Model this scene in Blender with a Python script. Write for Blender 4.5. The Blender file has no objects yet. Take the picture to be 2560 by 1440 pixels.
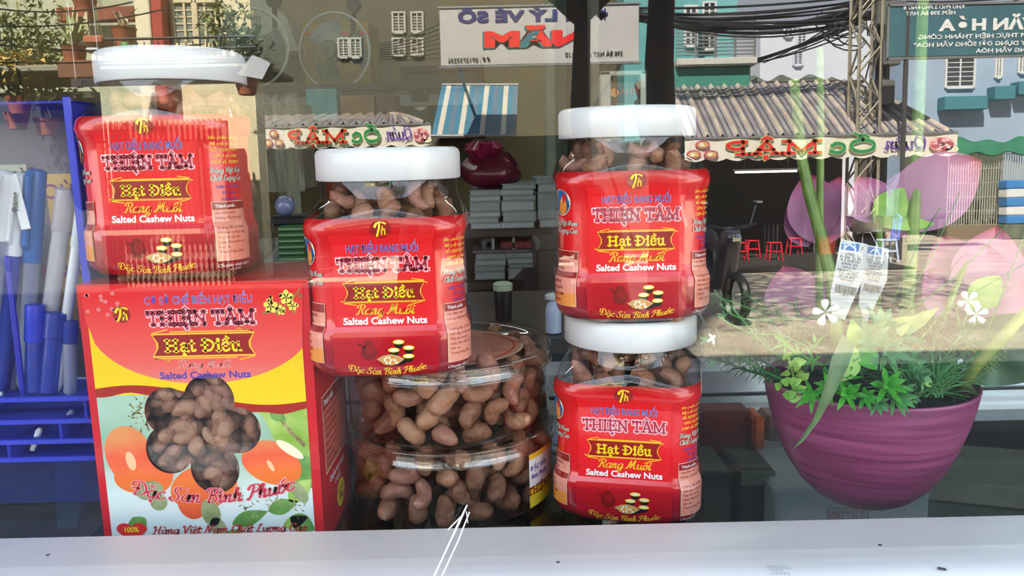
import bpy, math, random, unicodedata
from mathutils import Vector, Matrix, Euler, noise
from mathutils.geometry import delaunay_2d_cdt, tessellate_polygon

SC = bpy.context.scene
COL = SC.collection
RAD = math.radians
# ---------------------------------------------------------------- camera, world, sun, exposure
F_PX, PITCH, ROLL = 1991.0, RAD(9.5), RAD(1.3)
FWD = Vector((0, math.cos(PITCH), -math.sin(PITCH)))
R0, U0 = Vector((1, 0, 0)), Vector((0, math.sin(PITCH), math.cos(PITCH)))
CR = math.cos(ROLL) * R0 - math.sin(ROLL) * U0
CU = math.sin(ROLL) * R0 + math.cos(ROLL) * U0
cd = bpy.data.cameras.new('camera'); cd.sensor_width = 36; cd.lens = 36 * F_PX / 2560; cd.clip_start = .02; cd.clip_end = 300
cam = bpy.data.objects.new('camera', cd); COL.objects.link(cam); SC.camera = cam
cam.matrix_world = Matrix((CR, CU, -FWD)).transposed().to_4x4()

w = bpy.data.worlds.new('sky'); SC.world = w; w.use_nodes = True
wn = w.node_tree.nodes; wl = w.node_tree.links
bg = wn['Background']; bg.inputs['Strength'].default_value = 2.4
tcn = wn.new('ShaderNodeTexCoord'); spn = wn.new('ShaderNodeSeparateXYZ'); crn = wn.new('ShaderNodeValToRGB')
wl.new(tcn.outputs['Generated'], spn.inputs[0]); wl.new(spn.outputs['Z'], crn.inputs[0]); wl.new(crn.outputs[0], bg.inputs[0])
crn.color_ramp.elements[0].position = 0; crn.color_ramp.elements[0].color = (.92, .95, 1, 1)
crn.color_ramp.elements[1].position = .7; crn.color_ramp.elements[1].color = (.6, .74, .98, 1)
sd = bpy.data.lights.new('sun', 'SUN'); sd.energy = 31; sd.angle = RAD(1.0); sd.color = (1, .93, .8)
sun = bpy.data.objects.new('sun', sd); COL.objects.link(sun)
sun.rotation_euler = Vector((.35, -1.0, -1.15)).to_track_quat('-Z', 'Y').to_euler()
sun.location = (-3, 8, 10)
vs = SC.view_settings; vs.view_transform = 'Standard'; vs.look = 'None'; vs.gamma = 1; vs.exposure = 1.1; vs.use_curve_mapping = False
SC.cycles.use_denoising = True
SC.cycles.transparent_max_bounces = 40
SC.cycles.max_bounces = 10; SC.cycles.diffuse_bounces = 4; SC.cycles.glossy_bounces = 5; SC.cycles.caustics_reflective = False
SC.cycles.sample_clamp_indirect = 6

# ---------------------------------------------------------------- helpers: geometry of the view
GY, GZ, TILT = .394, -.21, RAD(1.5)          # the display pane leans back by 1.5 degrees
PN = Vector((0, -math.cos(TILT), math.sin(TILT)))
PO = Vector((0, GY, GZ))
FLOOR = -1.45
def ray(px, py): return FWD + CR * ((px - 1280) / F_PX) + CU * ((720 - py) / F_PX)
def P(px, py, y):
    d = ray(px, py); return d * (y / d.y)
def PZ(px, py, z):
    d = ray(px, py); return d * (z / d.z)
def refl(px, py):
    d = ray(px, py); t = PO.dot(PN) / d.dot(PN); return d * t, d - 2 * d.dot(PN) * PN
def Q(px, py, D):
    h, r = refl(px, py); return h + r * ((-D - h.y) / r.y)
def QG(px, py, z=FLOOR):
    h, r = refl(px, py); return h + r * ((z - h.z) / r.z)
def qrect(x0, y0, x1, y1, D):
    ym, xm = (y0 + y1) / 2, (x0 + x1) / 2
    return Q(x0, ym, D).x, Q(x1, ym, D).x, Q(xm, y1, D).z, Q(xm, y0, D).z
def prect(x0, y0, x1, y1, y):
    ym, xm = (y0 + y1) / 2, (x0 + x1) / 2
    return P(x0, ym, y).x, P(x1, ym, y).x, P(xm, y1, y).z, P(xm, y0, y).z

# ---------------------------------------------------------------- materials
MATS = {}
def mat(name, col, rough=.6, metal=0, var=.08, scale=20, spec=.5, emit=0, coat=0, bump=0, col2=None, trans=0):
    if name in MATS: return MATS[name]
    m = bpy.data.materials.new(name); m.use_nodes = True; MATS[name] = m
    nt = m.node_tree; n = nt.nodes; l = nt.links; b = n['Principled BSDF']
    tc = n.new('ShaderNodeTexCoord'); nz = n.new('ShaderNodeTexNoise'); nz.inputs['Scale'].default_value = scale; nz.inputs['Detail'].default_value = 4
    l.new(tc.outputs['Object'], nz.inputs['Vector'])
    cr = n.new('ShaderNodeValToRGB'); c = Vector(col[:3])
    c2 = Vector(col2[:3]) if col2 else c * (1 + var)
    c1 = c if col2 else c * (1 - var)
    cr.color_ramp.elements[0].position = .35; cr.color_ramp.elements[1].position = .65
    cr.color_ramp.elements[0].color = (*c1, 1); cr.color_ramp.elements[1].color = (*[min(1, x) for x in c2], 1)
    l.new(nz.outputs['Fac'], cr.inputs[0]); l.new(cr.outputs[0], b.inputs['Base Color'])
    b.inputs['Roughness'].default_value = rough; b.inputs['Metallic'].default_value = metal
    b.inputs['Specular IOR Level'].default_value = spec; b.inputs['Coat Weight'].default_value = coat
    if trans: b.inputs['Subsurface Weight'].default_value = trans; b.inputs['Subsurface Radius'].default_value = (.004, .004, .002)
    if emit:
        b.inputs['Emission Color'].default_value = (*c, 1); b.inputs['Emission Strength'].default_value = emit
    if bump:
        bp = n.new('ShaderNodeBump'); bp.inputs['Strength'].default_value = bump; bp.inputs['Distance'].default_value = .002
        l.new(nz.outputs['Fac'], bp.inputs['Height']); l.new(bp.outputs[0], b.inputs['Normal'])
    return m
def clear(name, tint=(.97, .97, .97), fac=.05, rough=.04, gain=1.0, gcol=(1, 1, 1)):
    """thin clear plastic or glass: straight-through light plus a Fresnel reflection"""
    if name in MATS: return MATS[name]
    m = bpy.data.materials.new(name); m.use_nodes = True; MATS[name] = m
    nt = m.node_tree; n = nt.nodes; l = nt.links; n.remove(n['Principled BSDF'])
    o = n['Material Output']; mx = n.new('ShaderNodeMixShader'); t = n.new('ShaderNodeBsdfTransparent'); g = n.new('ShaderNodeBsdfAnisotropic')
    t.inputs[0].default_value = (*tint, 1); g.inputs['Roughness'].default_value = rough; g.inputs[0].default_value = (*gcol, 1)
    fr = n.new('ShaderNodeFresnel'); ge = n.new('ShaderNodeNewGeometry'); io = n.new('ShaderNodeMath'); io.operation = 'MULTIPLY_ADD'; io.inputs[1].default_value = 1/1.5 - 1.5; io.inputs[2].default_value = 1.5
    l.new(ge.outputs['Backfacing'], io.inputs[0]); l.new(io.outputs[0], fr.inputs[0])
    a = n.new('ShaderNodeMath'); a.operation = 'MULTIPLY_ADD'; a.inputs[1].default_value = gain; a.inputs[2].default_value = fac; a.use_clamp = True
    l.new(fr.outputs[0], a.inputs[0]); l.new(a.outputs[0], mx.inputs[0]); l.new(t.outputs[0], mx.inputs[1]); l.new(g.outputs[0], mx.inputs[2]); l.new(mx.outputs[0], o.inputs[0])
    return m
def sheet(name, tint, col, mixf=.4, rough=.3):
    """translucent coloured plastic"""
    if name in MATS: return MATS[name]
    m = bpy.data.materials.new(name); m.use_nodes = True; MATS[name] = m
    nt = m.node_tree; n = nt.nodes; l = nt.links; b = n['Principled BSDF']; o = n['Material Output']
    mx = n.new('ShaderNodeMixShader'); t = n.new('ShaderNodeBsdfTransparent'); t.inputs[0].default_value = (*tint, 1)
    nz = n.new('ShaderNodeTexNoise'); nz.inputs['Scale'].default_value = 30; tc = n.new('ShaderNodeTexCoord'); l.new(tc.outputs['Object'], nz.inputs[0])
    mr = n.new('ShaderNodeMapRange'); mr.inputs[3].default_value = mixf * .8; mr.inputs[4].default_value = min(1, mixf * 1.2); l.new(nz.outputs[0], mr.inputs[0])
    b.inputs['Base Color'].default_value = (*col, 1); b.inputs['Roughness'].default_value = rough
    l.new(mr.outputs[0], mx.inputs[0]); l.new(t.outputs[0], mx.inputs[1]); l.new(b.outputs[0], mx.inputs[2]); l.new(mx.outputs[0], o.inputs[0])
    return m
def gradmat(name, stops, axis='Z', lo=0, hi=1, rough=.35, coat=.3, nscale=0, namt=0, rnd=False, vertical=True):
    """printed colour that runs along one object axis between lo and hi"""
    if name in MATS: return MATS[name]
    m = bpy.data.materials.new(name); m.use_nodes = True; MATS[name] = m
    nt = m.node_tree; n = nt.nodes; l = nt.links; b = n['Principled BSDF']
    tc = n.new('ShaderNodeTexCoord'); sp = n.new('ShaderNodeSeparateXYZ'); l.new(tc.outputs['Object'], sp.inputs[0])
    mr = n.new('ShaderNodeMapRange'); mr.inputs[1].default_value = lo; mr.inputs[2].default_value = hi; l.new(sp.outputs[axis], mr.inputs[0])
    src = mr.outputs[0]
    if namt:
        nz = n.new('ShaderNodeTexNoise'); nz.inputs['Scale'].default_value = nscale; l.new(tc.outputs['Object'], nz.inputs[0])
        ma = n.new('ShaderNodeMath'); ma.operation = 'MULTIPLY_ADD'; ma.inputs[1].default_value = namt; ma.inputs[2].default_value = -namt / 2
        l.new(nz.outputs[0], ma.inputs[0]); ad = n.new('ShaderNodeMath'); l.new(ma.outputs[0], ad.inputs[0]); l.new(src, ad.inputs[1]); src = ad.outputs[0]
    cr = n.new('ShaderNodeValToRGB'); e = cr.color_ramp.elements
    while len(e) < len(stops): e.new(.5)
    for i, (p, c) in enumerate(stops): e[i].position = p; e[i].color = (*c, 1)
    l.new(src, cr.inputs[0]); l.new(cr.outputs[0], b.inputs['Base Color'])
    b.inputs['Roughness'].default_value = rough; b.inputs['Coat Weight'].default_value = coat; b.inputs['Coat Roughness'].default_value = .08
    return m

# ---------------------------------------------------------------- mesh building
class MB:
    def __init__(s): s.v = []; s.f = []; s.m = []
    def add(s, vs, fs, mi=0):
        b = len(s.v); s.v += [tuple(v) for v in vs]; s.f += [tuple(b + i for i in f) for f in fs]; s.m += [mi] * len(fs); return s
    def box(s, x0, x1, y0, y1, z0, z1, mi=0, M=None):
        v = [Vector((x, y, z)) for x in (x0, x1) for y in (y0, y1) for z in (z0, z1)]
        if M: v = [M @ a for a in v]
        return s.add(v, [(0, 1, 3, 2), (4, 6, 7, 5), (0, 4, 5, 1), (2, 3, 7, 6), (0, 2, 6, 4), (1, 5, 7, 3)], mi)
    def bbox(s, x0, x1, y0, y1, z0, z1, b=.01, mi=0, M=None):
        """box with chamfered edges"""
        b = min(b, (x1 - x0) / 2.01, (y1 - y0) / 2.01, (z1 - z0) / 2.01)
        vs = []; 
        for sx in (0, 1):
            for sy in (0, 1):
                for sz in (0, 1):
                    X, Y, Z = (x0, x1)[sx], (y0, y1)[sy], (z0, z1)[sz]; dx, dy, dz = b * (1 - 2 * sx), b * (1 - 2 * sy), b * (1 - 2 * sz)
                    vs += [Vector((X, Y + dy, Z + dz)), Vector((X + dx, Y, Z + dz)), Vector((X + dx, Y + dy, Z))]
        c = lambda sx, sy, sz, k: (sx * 4 + sy * 2 + sz) * 3 + k
        fs = []
        for a in (0, 1):
            fs.append((c(a,0,0,0), c(a,1,0,0), c(a,1,1,0), c(a,0,1,0))); fs.append((c(0,a,0,1), c(1,a,0,1), c(1,a,1,1), c(0,a,1,1))); fs.append((c(0,0,a,2), c(1,0,a,2), c(1,1,a,2), c(0,1,a,2)))
            for d in (0, 1):
                fs.append((c(0,a,d,1), c(1,a,d,1), c(1,a,d,2), c(0,a,d,2))); fs.append((c(a,0,d,0), c(a,1,d,0), c(a,1,d,2), c(a,0,d,2))); fs.append((c(a,d,0,0), c(a,d,1,0), c(a,d,1,1), c(a,d,0,1)))
        for sx in (0, 1):
            for sy in (0, 1):
                for sz in (0, 1): fs.append((c(sx,sy,sz,0), c(sx,sy,sz,1), c(sx,sy,sz,2)))
        if M: vs = [M @ a for a in vs]
        return s.add(vs, fs, mi)
    def tube(s, pts, r, n=8, mi=0, cap=True):
        pts = [Vector(p) for p in pts]; rs = r if isinstance(r, (list, tuple)) else [r] * len(pts)
        up = Vector((0, 0, 1)); d0 = (pts[1] - pts[0]).normalized()
        if abs(d0.dot(up)) > .9: up = Vector((1, 0, 0))
        u = d0.cross(up).normalized(); vs = []; k = len(pts)
        for i, p in enumerate(pts):
            d = (pts[min(i + 1, k - 1)] - pts[max(i - 1, 0)]).normalized()
            u = (u - d * u.dot(d)).normalized(); w_ = d.cross(u)
            for j in range(n):
                a = 2 * math.pi * j / n; vs.append(p + (u * math.cos(a) + w_ * math.sin(a)) * rs[i])
        fs = [(i * n + j, i * n + (j + 1) % n, (i + 1) * n + (j + 1) % n, (i + 1) * n + j) for i in range(k - 1) for j in range(n)]
        if cap: fs += [tuple(range(n))[::-1], tuple(range((k - 1) * n, k * n))]
        return s.add(vs, fs, mi)
    def lathe(s, prof, n=32, c=(0, 0, 0), mi=0, sx=1, sy=1):
        vs = [(c[0] + r * math.cos(2 * math.pi * j / n) * sx, c[1] + r * math.sin(2 * math.pi * j / n) * sy, c[2] + z) for r, z in prof for j in range(n)]
        k = len(prof)
        return s.add(vs, [(i * n + j, i * n + (j + 1) % n, (i + 1) * n + (j + 1) % n, (i + 1) * n + j) for i in range(k - 1) for j in range(n)], mi)
    def grid(s, fn, nu, nv, mi=0, closed=False):
        vs = [fn(i / nu, j / nv) for i in range(nu + 1) for j in range(nv + 1)]
        return s.add(vs, [(i * (nv + 1) + j, (i + 1) * (nv + 1) + j, (i + 1) * (nv + 1) + j + 1, i * (nv + 1) + j + 1) for i in range(nu) for j in range(nv)], mi)
    def prism(s, poly, fn, t0, t1, mi=0):
        """closed slab from a 2-D outline; fn(x, y, t) places it"""
        n = len(poly); vs = [fn(x, y, t0) for x, y in poly] + [fn(x, y, t1) for x, y in poly]
        fs = [tuple(range(n))[::-1], tuple(range(n, 2 * n))] + [(i, (i + 1) % n, n + (i + 1) % n, n + i) for i in range(n)]
        return s.add(vs, fs, mi)
    def build(s, name, mats, parent=None, smooth=False, loc=None, **tags):
        me = bpy.data.meshes.new(name)
        if loc is not None: s.v = [(a - loc[0], b - loc[1], c - loc[2]) for a, b, c in s.v]
        me.from_pydata(s.v, [], s.f)
        for m in (mats if isinstance(mats, (list, tuple)) else [mats]): me.materials.append(m)
        me.polygons.foreach_set('material_index', s.m)
        if smooth: me.polygons.foreach_set('use_smooth', [True] * len(s.f))
        me.update(); o = bpy.data.objects.new(name, me); COL.objects.link(o)
        if smooth and smooth != 'all':
            me.set_sharp_from_angle(angle=RAD(40))
        if parent: o.parent = parent
        if loc is not None: o.location = loc
        for k, v in tags.items(): o[k] = v
        return o
def thing(name, label, cat, loc=(0, 0, 0), rz=0, group=None):
    o = bpy.data.objects.new(name, None); COL.objects.link(o); o.empty_display_size = .02
    o.location = loc; o.rotation_euler = (0, 0, rz); o['label'] = label; o['category'] = cat
    if group: o['group'] = group
    return o
def tag(o, label, cat, group=None):
    o['label'] = label; o['category'] = cat
    if group: o['group'] = group
    return o
def copy_tree(o, parent=None, top=True):
    c = o.copy(); COL.objects.link(c)
    if parent: c.parent = parent
    for ch in list(o.children): copy_tree(ch, c)
    return c
RND = random.Random(7)

# ---------------------------------------------------------------- flat print: polygons, lettering
_tc = {}
def text2d(s, size=1, bold=0, shear=0, align='CENTER', xs=1):
    key = (s, bold, shear, align)
    if key not in _tc:
        cu = bpy.data.curves.new('lettering', 'FONT'); cu.body = s; cu.offset = bold; cu.shear = shear; cu.align_x = align; cu.resolution_u = 3
        o = bpy.data.objects.new('lettering', cu); COL.objects.link(o)
        me = bpy.data.meshes.new_from_object(o.evaluated_get(bpy.context.evaluated_depsgraph_get()))
        _tc[key] = ([(v.co.x, v.co.y) for v in me.vertices], [tuple(p.vertices) for p in me.polygons])
        bpy.data.objects.remove(o); bpy.data.curves.remove(cu); bpy.data.meshes.remove(me)
    v, f = _tc[key]
    return [(x * size * xs, y * size) for x, y in v], f
CAPS = {
 'T': (.66, [(1, 0, [(.33,0),(.33,.7)]), (1,0,[(.04,.64),(.62,.64)]), (.7,0,[(.05,.48),(.05,.7)]), (.7,0,[(.61,.48),(.61,.7)]), (.7,0,[(.18,.04),(.48,.04)])]),
 'H': (.8, [(1,0,[(.17,0),(.17,.7)]), (1,0,[(.63,0),(.63,.7)]), (.8,0,[(.17,.36),(.63,.36)])] + [(.7,0,[(a,b),(a+.28,b)]) for a in (.03,.49) for b in (.04,.66)]),
 'I': (.4, [(1,0,[(.2,0),(.2,.7)]), (.7,0,[(.05,.04),(.35,.04)]), (.7,0,[(.05,.66),(.35,.66)])]),
 'E': (.66, [(1,0,[(.18,0),(.18,.7)]), (.8,0,[(.04,.65),(.58,.65)]), (.7,0,[(.18,.36),(.46,.36)]), (.8,0,[(.04,.05),(.6,.05)]), (.6,0,[(.57,.5),(.57,.68)]), (.6,0,[(.59,.02),(.59,.22)]), (.6,0,[(.46,.26),(.46,.46)])]),
 'N': (.82, [(.8,0,[(.17,0),(.17,.68)]), (.8,0,[(.66,0),(.66,.7)]), (1.1,0,[(.17,.66),(.66,.05)]), (.7,0,[(.03,.04),(.31,.04)]), (.7,0,[(.02,.66),(.2,.66)]), (.7,0,[(.52,.66),(.8,.66)])]),
 'A': (.78, [(.8,0,[(.37,.68),(.13,.03)]), (1.1,0,[(.39,.68),(.65,.03)]), (.7,0,[(.2,.25),(.58,.25)]), (.7,0,[(0,.04),(.27,.04)]), (.7,0,[(.5,.04),(.79,.04)])]),
 'M': (.98, [(.8,0,[(.17,0),(.17,.66)]), (1,0,[(.81,0),(.81,.66)]), (1,0,[(.17,.66),(.49,.12)]), (.8,0,[(.49,.12),(.81,.66)]), (.7,0,[(.02,.04),(.31,.04)]), (.7,0,[(.67,.04),(.96,.04)]), (.7,0,[(.02,.66),(.2,.66)]), (.7,0,[(.78,.66),(.96,.66)])]),
 'P': (.68, [(1,0,[(.18,0),(.18,.7)]), (.9,1,[(.1,.66),(.4,.66),(.57,.5),(.4,.32),(.18,.32)]), (.7,0,[(.03,.04),(.34,.04)])]),
 'O': (.8, [(1,1,[(.4,.66),(.16,.55),(.1,.34),(.18,.12),(.4,.03),(.62,.12),(.7,.34),(.64,.55),(.4,.66)])]),
 'D': (.76, [(1,0,[(.2,0),(.2,.7)]), (.9,1,[(.08,.66),(.4,.65),(.62,.5),(.65,.3),(.5,.08),(.3,.04),(.08,.04)])]),
 'a': (.54, [(1,0,[(.4,.38),(.4,.04),(.5,.02)]), (.8,1,[(.38,.3),(.2,.27),(.1,.14),(.2,.02),(.38,.12)]), (.8,1,[(.12,.4),(.25,.5),(.38,.44),(.4,.34)])]),
 't': (.38, [(1,1,[(.17,.62),(.16,.3),(.18,.05),(.33,.08)]), (.6,0,[(.02,.46),(.33,.46)])]),
 'i': (.32, [(1,0,[(.17,0),(.17,.48)]), (.6,0,[(.03,.03),(.3,.03)]), (.6,0,[(.04,.46),(.17,.46)])]),
 'e': (.5, [(.6,0,[(.1,.28),(.41,.28)]), (.9,1,[(.42,.29),(.38,.45),(.25,.5),(.11,.42),(.08,.25),(.14,.06),(.28,.01),(.43,.1)])]),
 'u': (.6, [(1,1,[(.15,.48),(.14,.2),(.2,.03),(.34,.03),(.44,.16)]), (1,0,[(.45,.48),(.45,.02),(.56,.02)]), (.6,0,[(.02,.46),(.15,.46)]), (.6,0,[(.32,.46),(.45,.46)])]),
 'c': (.5, [(1,1,[(.4,.38),(.28,.5),(.12,.42),(.08,.25),(.15,.06),(.28,.01),(.43,.1)])]),
 ' ': (.3, []),
}
SCR = {
 'a': (.5, [[(.40,.36),(.28,.42),(.1,.3),(.08,.1),(.2,.0),(.36,.12),(.42,.4),(.38,.1),(.46,.0),(.56,.1)]]),
 'c': (.4, [[(.38,.33),(.28,.42),(.1,.28),(.1,.08),(.24,.0),(.44,.12)]]),
 'n': (.5, [[(.02,.3),(.1,.4),(.12,.0)], [(.12,.2),(.28,.42),(.36,.36),(.32,.06),(.4,0),(.52,.1)]]),
 'm': (.74, [[(.02,.3),(.1,.4),(.12,.0)], [(.12,.2),(.26,.42),(.34,.34),(.32,0)], [(.34,.2),(.5,.42),(.58,.34),(.55,.06),(.63,0),(.76,.1)]]),
 'g': (.5, [[(.40,.36),(.28,.42),(.1,.3),(.08,.1),(.2,.0),(.36,.12),(.42,.4),(.38,-.1),(.24,-.28),(.08,-.2),(.28,-.02),(.54,.12)]]),
 'u': (.52, [[(.02,.3),(.1,.4),(.1,.08),(.2,0),(.36,.15),(.4,.4),(.38,.08),(.46,0),(.56,.1)]]),
 'i': (.26, [[(.02,.3),(.12,.4),(.1,.06),(.18,0),(.3,.1)]]),
 'o': (.44, [[(.24,.42),(.08,.28),(.1,.06),(.22,0),(.36,.14),(.34,.36),(.24,.42),(.3,.3),(.48,.34)]]),
 'h': (.48, [[(.02,.2),(.2,.62),(.14,.72),(.08,.6),(.1,0)], [(.1,.18),(.26,.42),(.34,.36),(.31,.06),(.38,0),(.5,.1)]]),
 'l': (.26, [[(.02,.2),(.2,.62),(.14,.72),(.08,.6),(.1,.08),(.18,0),(.3,.1)]]),
 't': (.28, [[(.14,.65),(.1,.08),(.18,0),(.32,.1)], [(0,.42),(.28,.42)]]),
 'e': (.4, [[(.08,.18),(.3,.26),(.28,.42),(.12,.36),(.08,.12),(.2,0),(.44,.12)]]),
 'R': (.62, [[(-.02,.5),(.1,.72),(.4,.74),(.56,.6),(.46,.42),(.22,.36),(.4,.3),(.5,.05),(.64,.02)], [(.26,.7),(.22,.35),(.12,.02),(0,.06)]]),
 'M': (.86, [[(-.05,.1),(.06,.02),(.16,.2),(.3,.72),(.34,.3),(.36,.05)], [(.36,.05),(.5,.45),(.64,.74),(.62,.3),(.68,.02),(.86,.1)]]),
 'D': (.7, [[(.28,.68),(.24,.3),(.12,.04),(.3,.0),(.56,.12),(.66,.4),(.5,.7),(.2,.74),(-.02,.6),(.04,.48)]]),
 'S': (.56, [[(.5,.6),(.4,.74),(.22,.66),(.24,.48),(.42,.3),(.38,.08),(.18,0),(.0,.1),(.06,.22)]]),
 'B': (.62, [[(.26,.7),(.22,.3),(.14,.0)], [(-.02,.52),(.1,.72),(.42,.74),(.52,.58),(.4,.42),(.26,.4),(.46,.34),(.54,.16),(.38,0),(.1,.04)]]),
 'P': (.56, [[(.26,.7),(.22,.3),(.1,.0),(0,.06)], [(-.04,.5),(.1,.72),(.42,.74),(.56,.58),(.44,.38),(.24,.36)]]),
 'H': (.72, [[(.02,.55),(.16,.72),(.2,.4),(.12,.02),(0,.04)], [(.6,.74),(.54,.4),(.5,.05),(.64,.04)], [(.14,.34),(.4,.4),(.56,.38)]]),
 'V': (.6, [[(-.02,.56),(.1,.72),(.18,.4),(.24,.02),(.42,.4),(.56,.74),(.66,.64)]]),
 'N': (.76, [[(-.04,.06),(.1,.05),(.2,.4),(.26,.72),(.36,.4),(.46,.02)], [(.46,.02),(.56,.4),(.66,.7),(.8,.7)]]),
 'C': (.54, [[(.46,.54),(.5,.68),(.34,.74),(.12,.56),(.06,.24),(.2,.02),(.4,.04),(.56,.2)]]),
 'L': (.54, [[(.36,.6),(.4,.72),(.28,.72),(.22,.4),(.14,.08),(.02,.06),(.14,.08),(.34,0),(.54,.08)]]),
 'Q': (.66, [[(.4,.72),(.14,.58),(.08,.24),(.24,.02),(.5,.14),(.58,.48),(.4,.72)], [(.24,.16),(.42,.04),(.66,-.06)]]),
 ' ': (.26, []),
}
MARK = {'\u0301': [[(-.06,.02),(.08,.14)]], '\u0300': [[(-.08,.14),(.06,.02)]], '\u0309': [[(-.05,.14),(.03,.15),(.04,.08),(0,.02)]], '\u0303': [[(-.12,.04),(-.04,.11),(.04,.05),(.12,.11)]],
        '\u0323': [[(0,-.0),(.01,-.01)]], '\u0302': [[(-.12,.0),(0,.12),(.12,.0)]], '\u0306': [[(-.1,.12),(0,.02),(.1,.12)]], '\u031b': [[(.02,-.12),(.1,-.08),(.1,.02)]]}
def cat(pts, step=6):
    if len(pts) < 3: return pts
    out = []; n = len(pts)
    for i in range(n - 1):
        p0, p1, p2, p3 = pts[max(i-1,0)], pts[i], pts[i+1], pts[min(i+2,n-1)]
        for k in range(step):
            t = k / step
            out.append(tuple(.5 * (2*p1[a] + (p2[a]-p0[a])*t + (2*p0[a]-5*p1[a]+4*p2[a]-p3[a])*t*t + (3*p1[a]-p0[a]-3*p2[a]+p3[a])*t**3) for a in (0, 1)))
    return out + [pts[-1]]
def strokes_of(s, face):
    """lettering as centre lines: [(width factor, points)], total advance"""
    out = []; x = 0; font = CAPS if face == 'slab' else SCR
    for ch in unicodedata.normalize('NFC', s):
        bar = ch in 'Đđ'; d = unicodedata.normalize('NFD', ch.replace('Đ', 'D').replace('đ', 'd'))
        b = d[0]; mk = d[1:]; adv, st = font.get(b, font[' '])
        if b not in font and b.isupper() is False and b in CAPS: adv, st = CAPS[b]
        up = b.isupper(); h = .7 if up else (.5 if face == 'slab' else .44)
        for q in st:
            if face == 'slab': wf, sm, pts = q
            else: wf, sm, pts = 1, 1, q
            out.append((wf, [(x + a, c) for a, c in (cat(pts) if sm else pts)]))
        if bar: out.append((.6, [(x - .02, .36), (x + .36, .36)]))
        if face != 'slab' and b == 'i' and not mk: out.append((1, [(x + .14, .56), (x + .15, .57)]))
        if face == 'slab' and b == 'i' and not mk: out.append((1.3, [(x + .16, .65), (x + .17, .65)]))
        lv = h + .1
        for c in mk:
            if c == '\u0323': pos = (x + adv / 2, -.16)
            elif c == '\u031b': pos = (x + adv - .06, h)
            else: pos = (x + adv / 2 - .02, lv); lv += .15
            if c == '\u0301' and '\u0302' in mk: pos = (x + adv / 2 + .14, h + .16)
            if c == '\u0300' and '\u0302' in mk: pos = (x + adv / 2 + .12, h + .2)
            for q in MARK[c]: out.append((1.4 if c == '\u0323' else .7, [(pos[0] + a, pos[1] + e) for a, e in q]))
        x += adv
    return out, x
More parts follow.
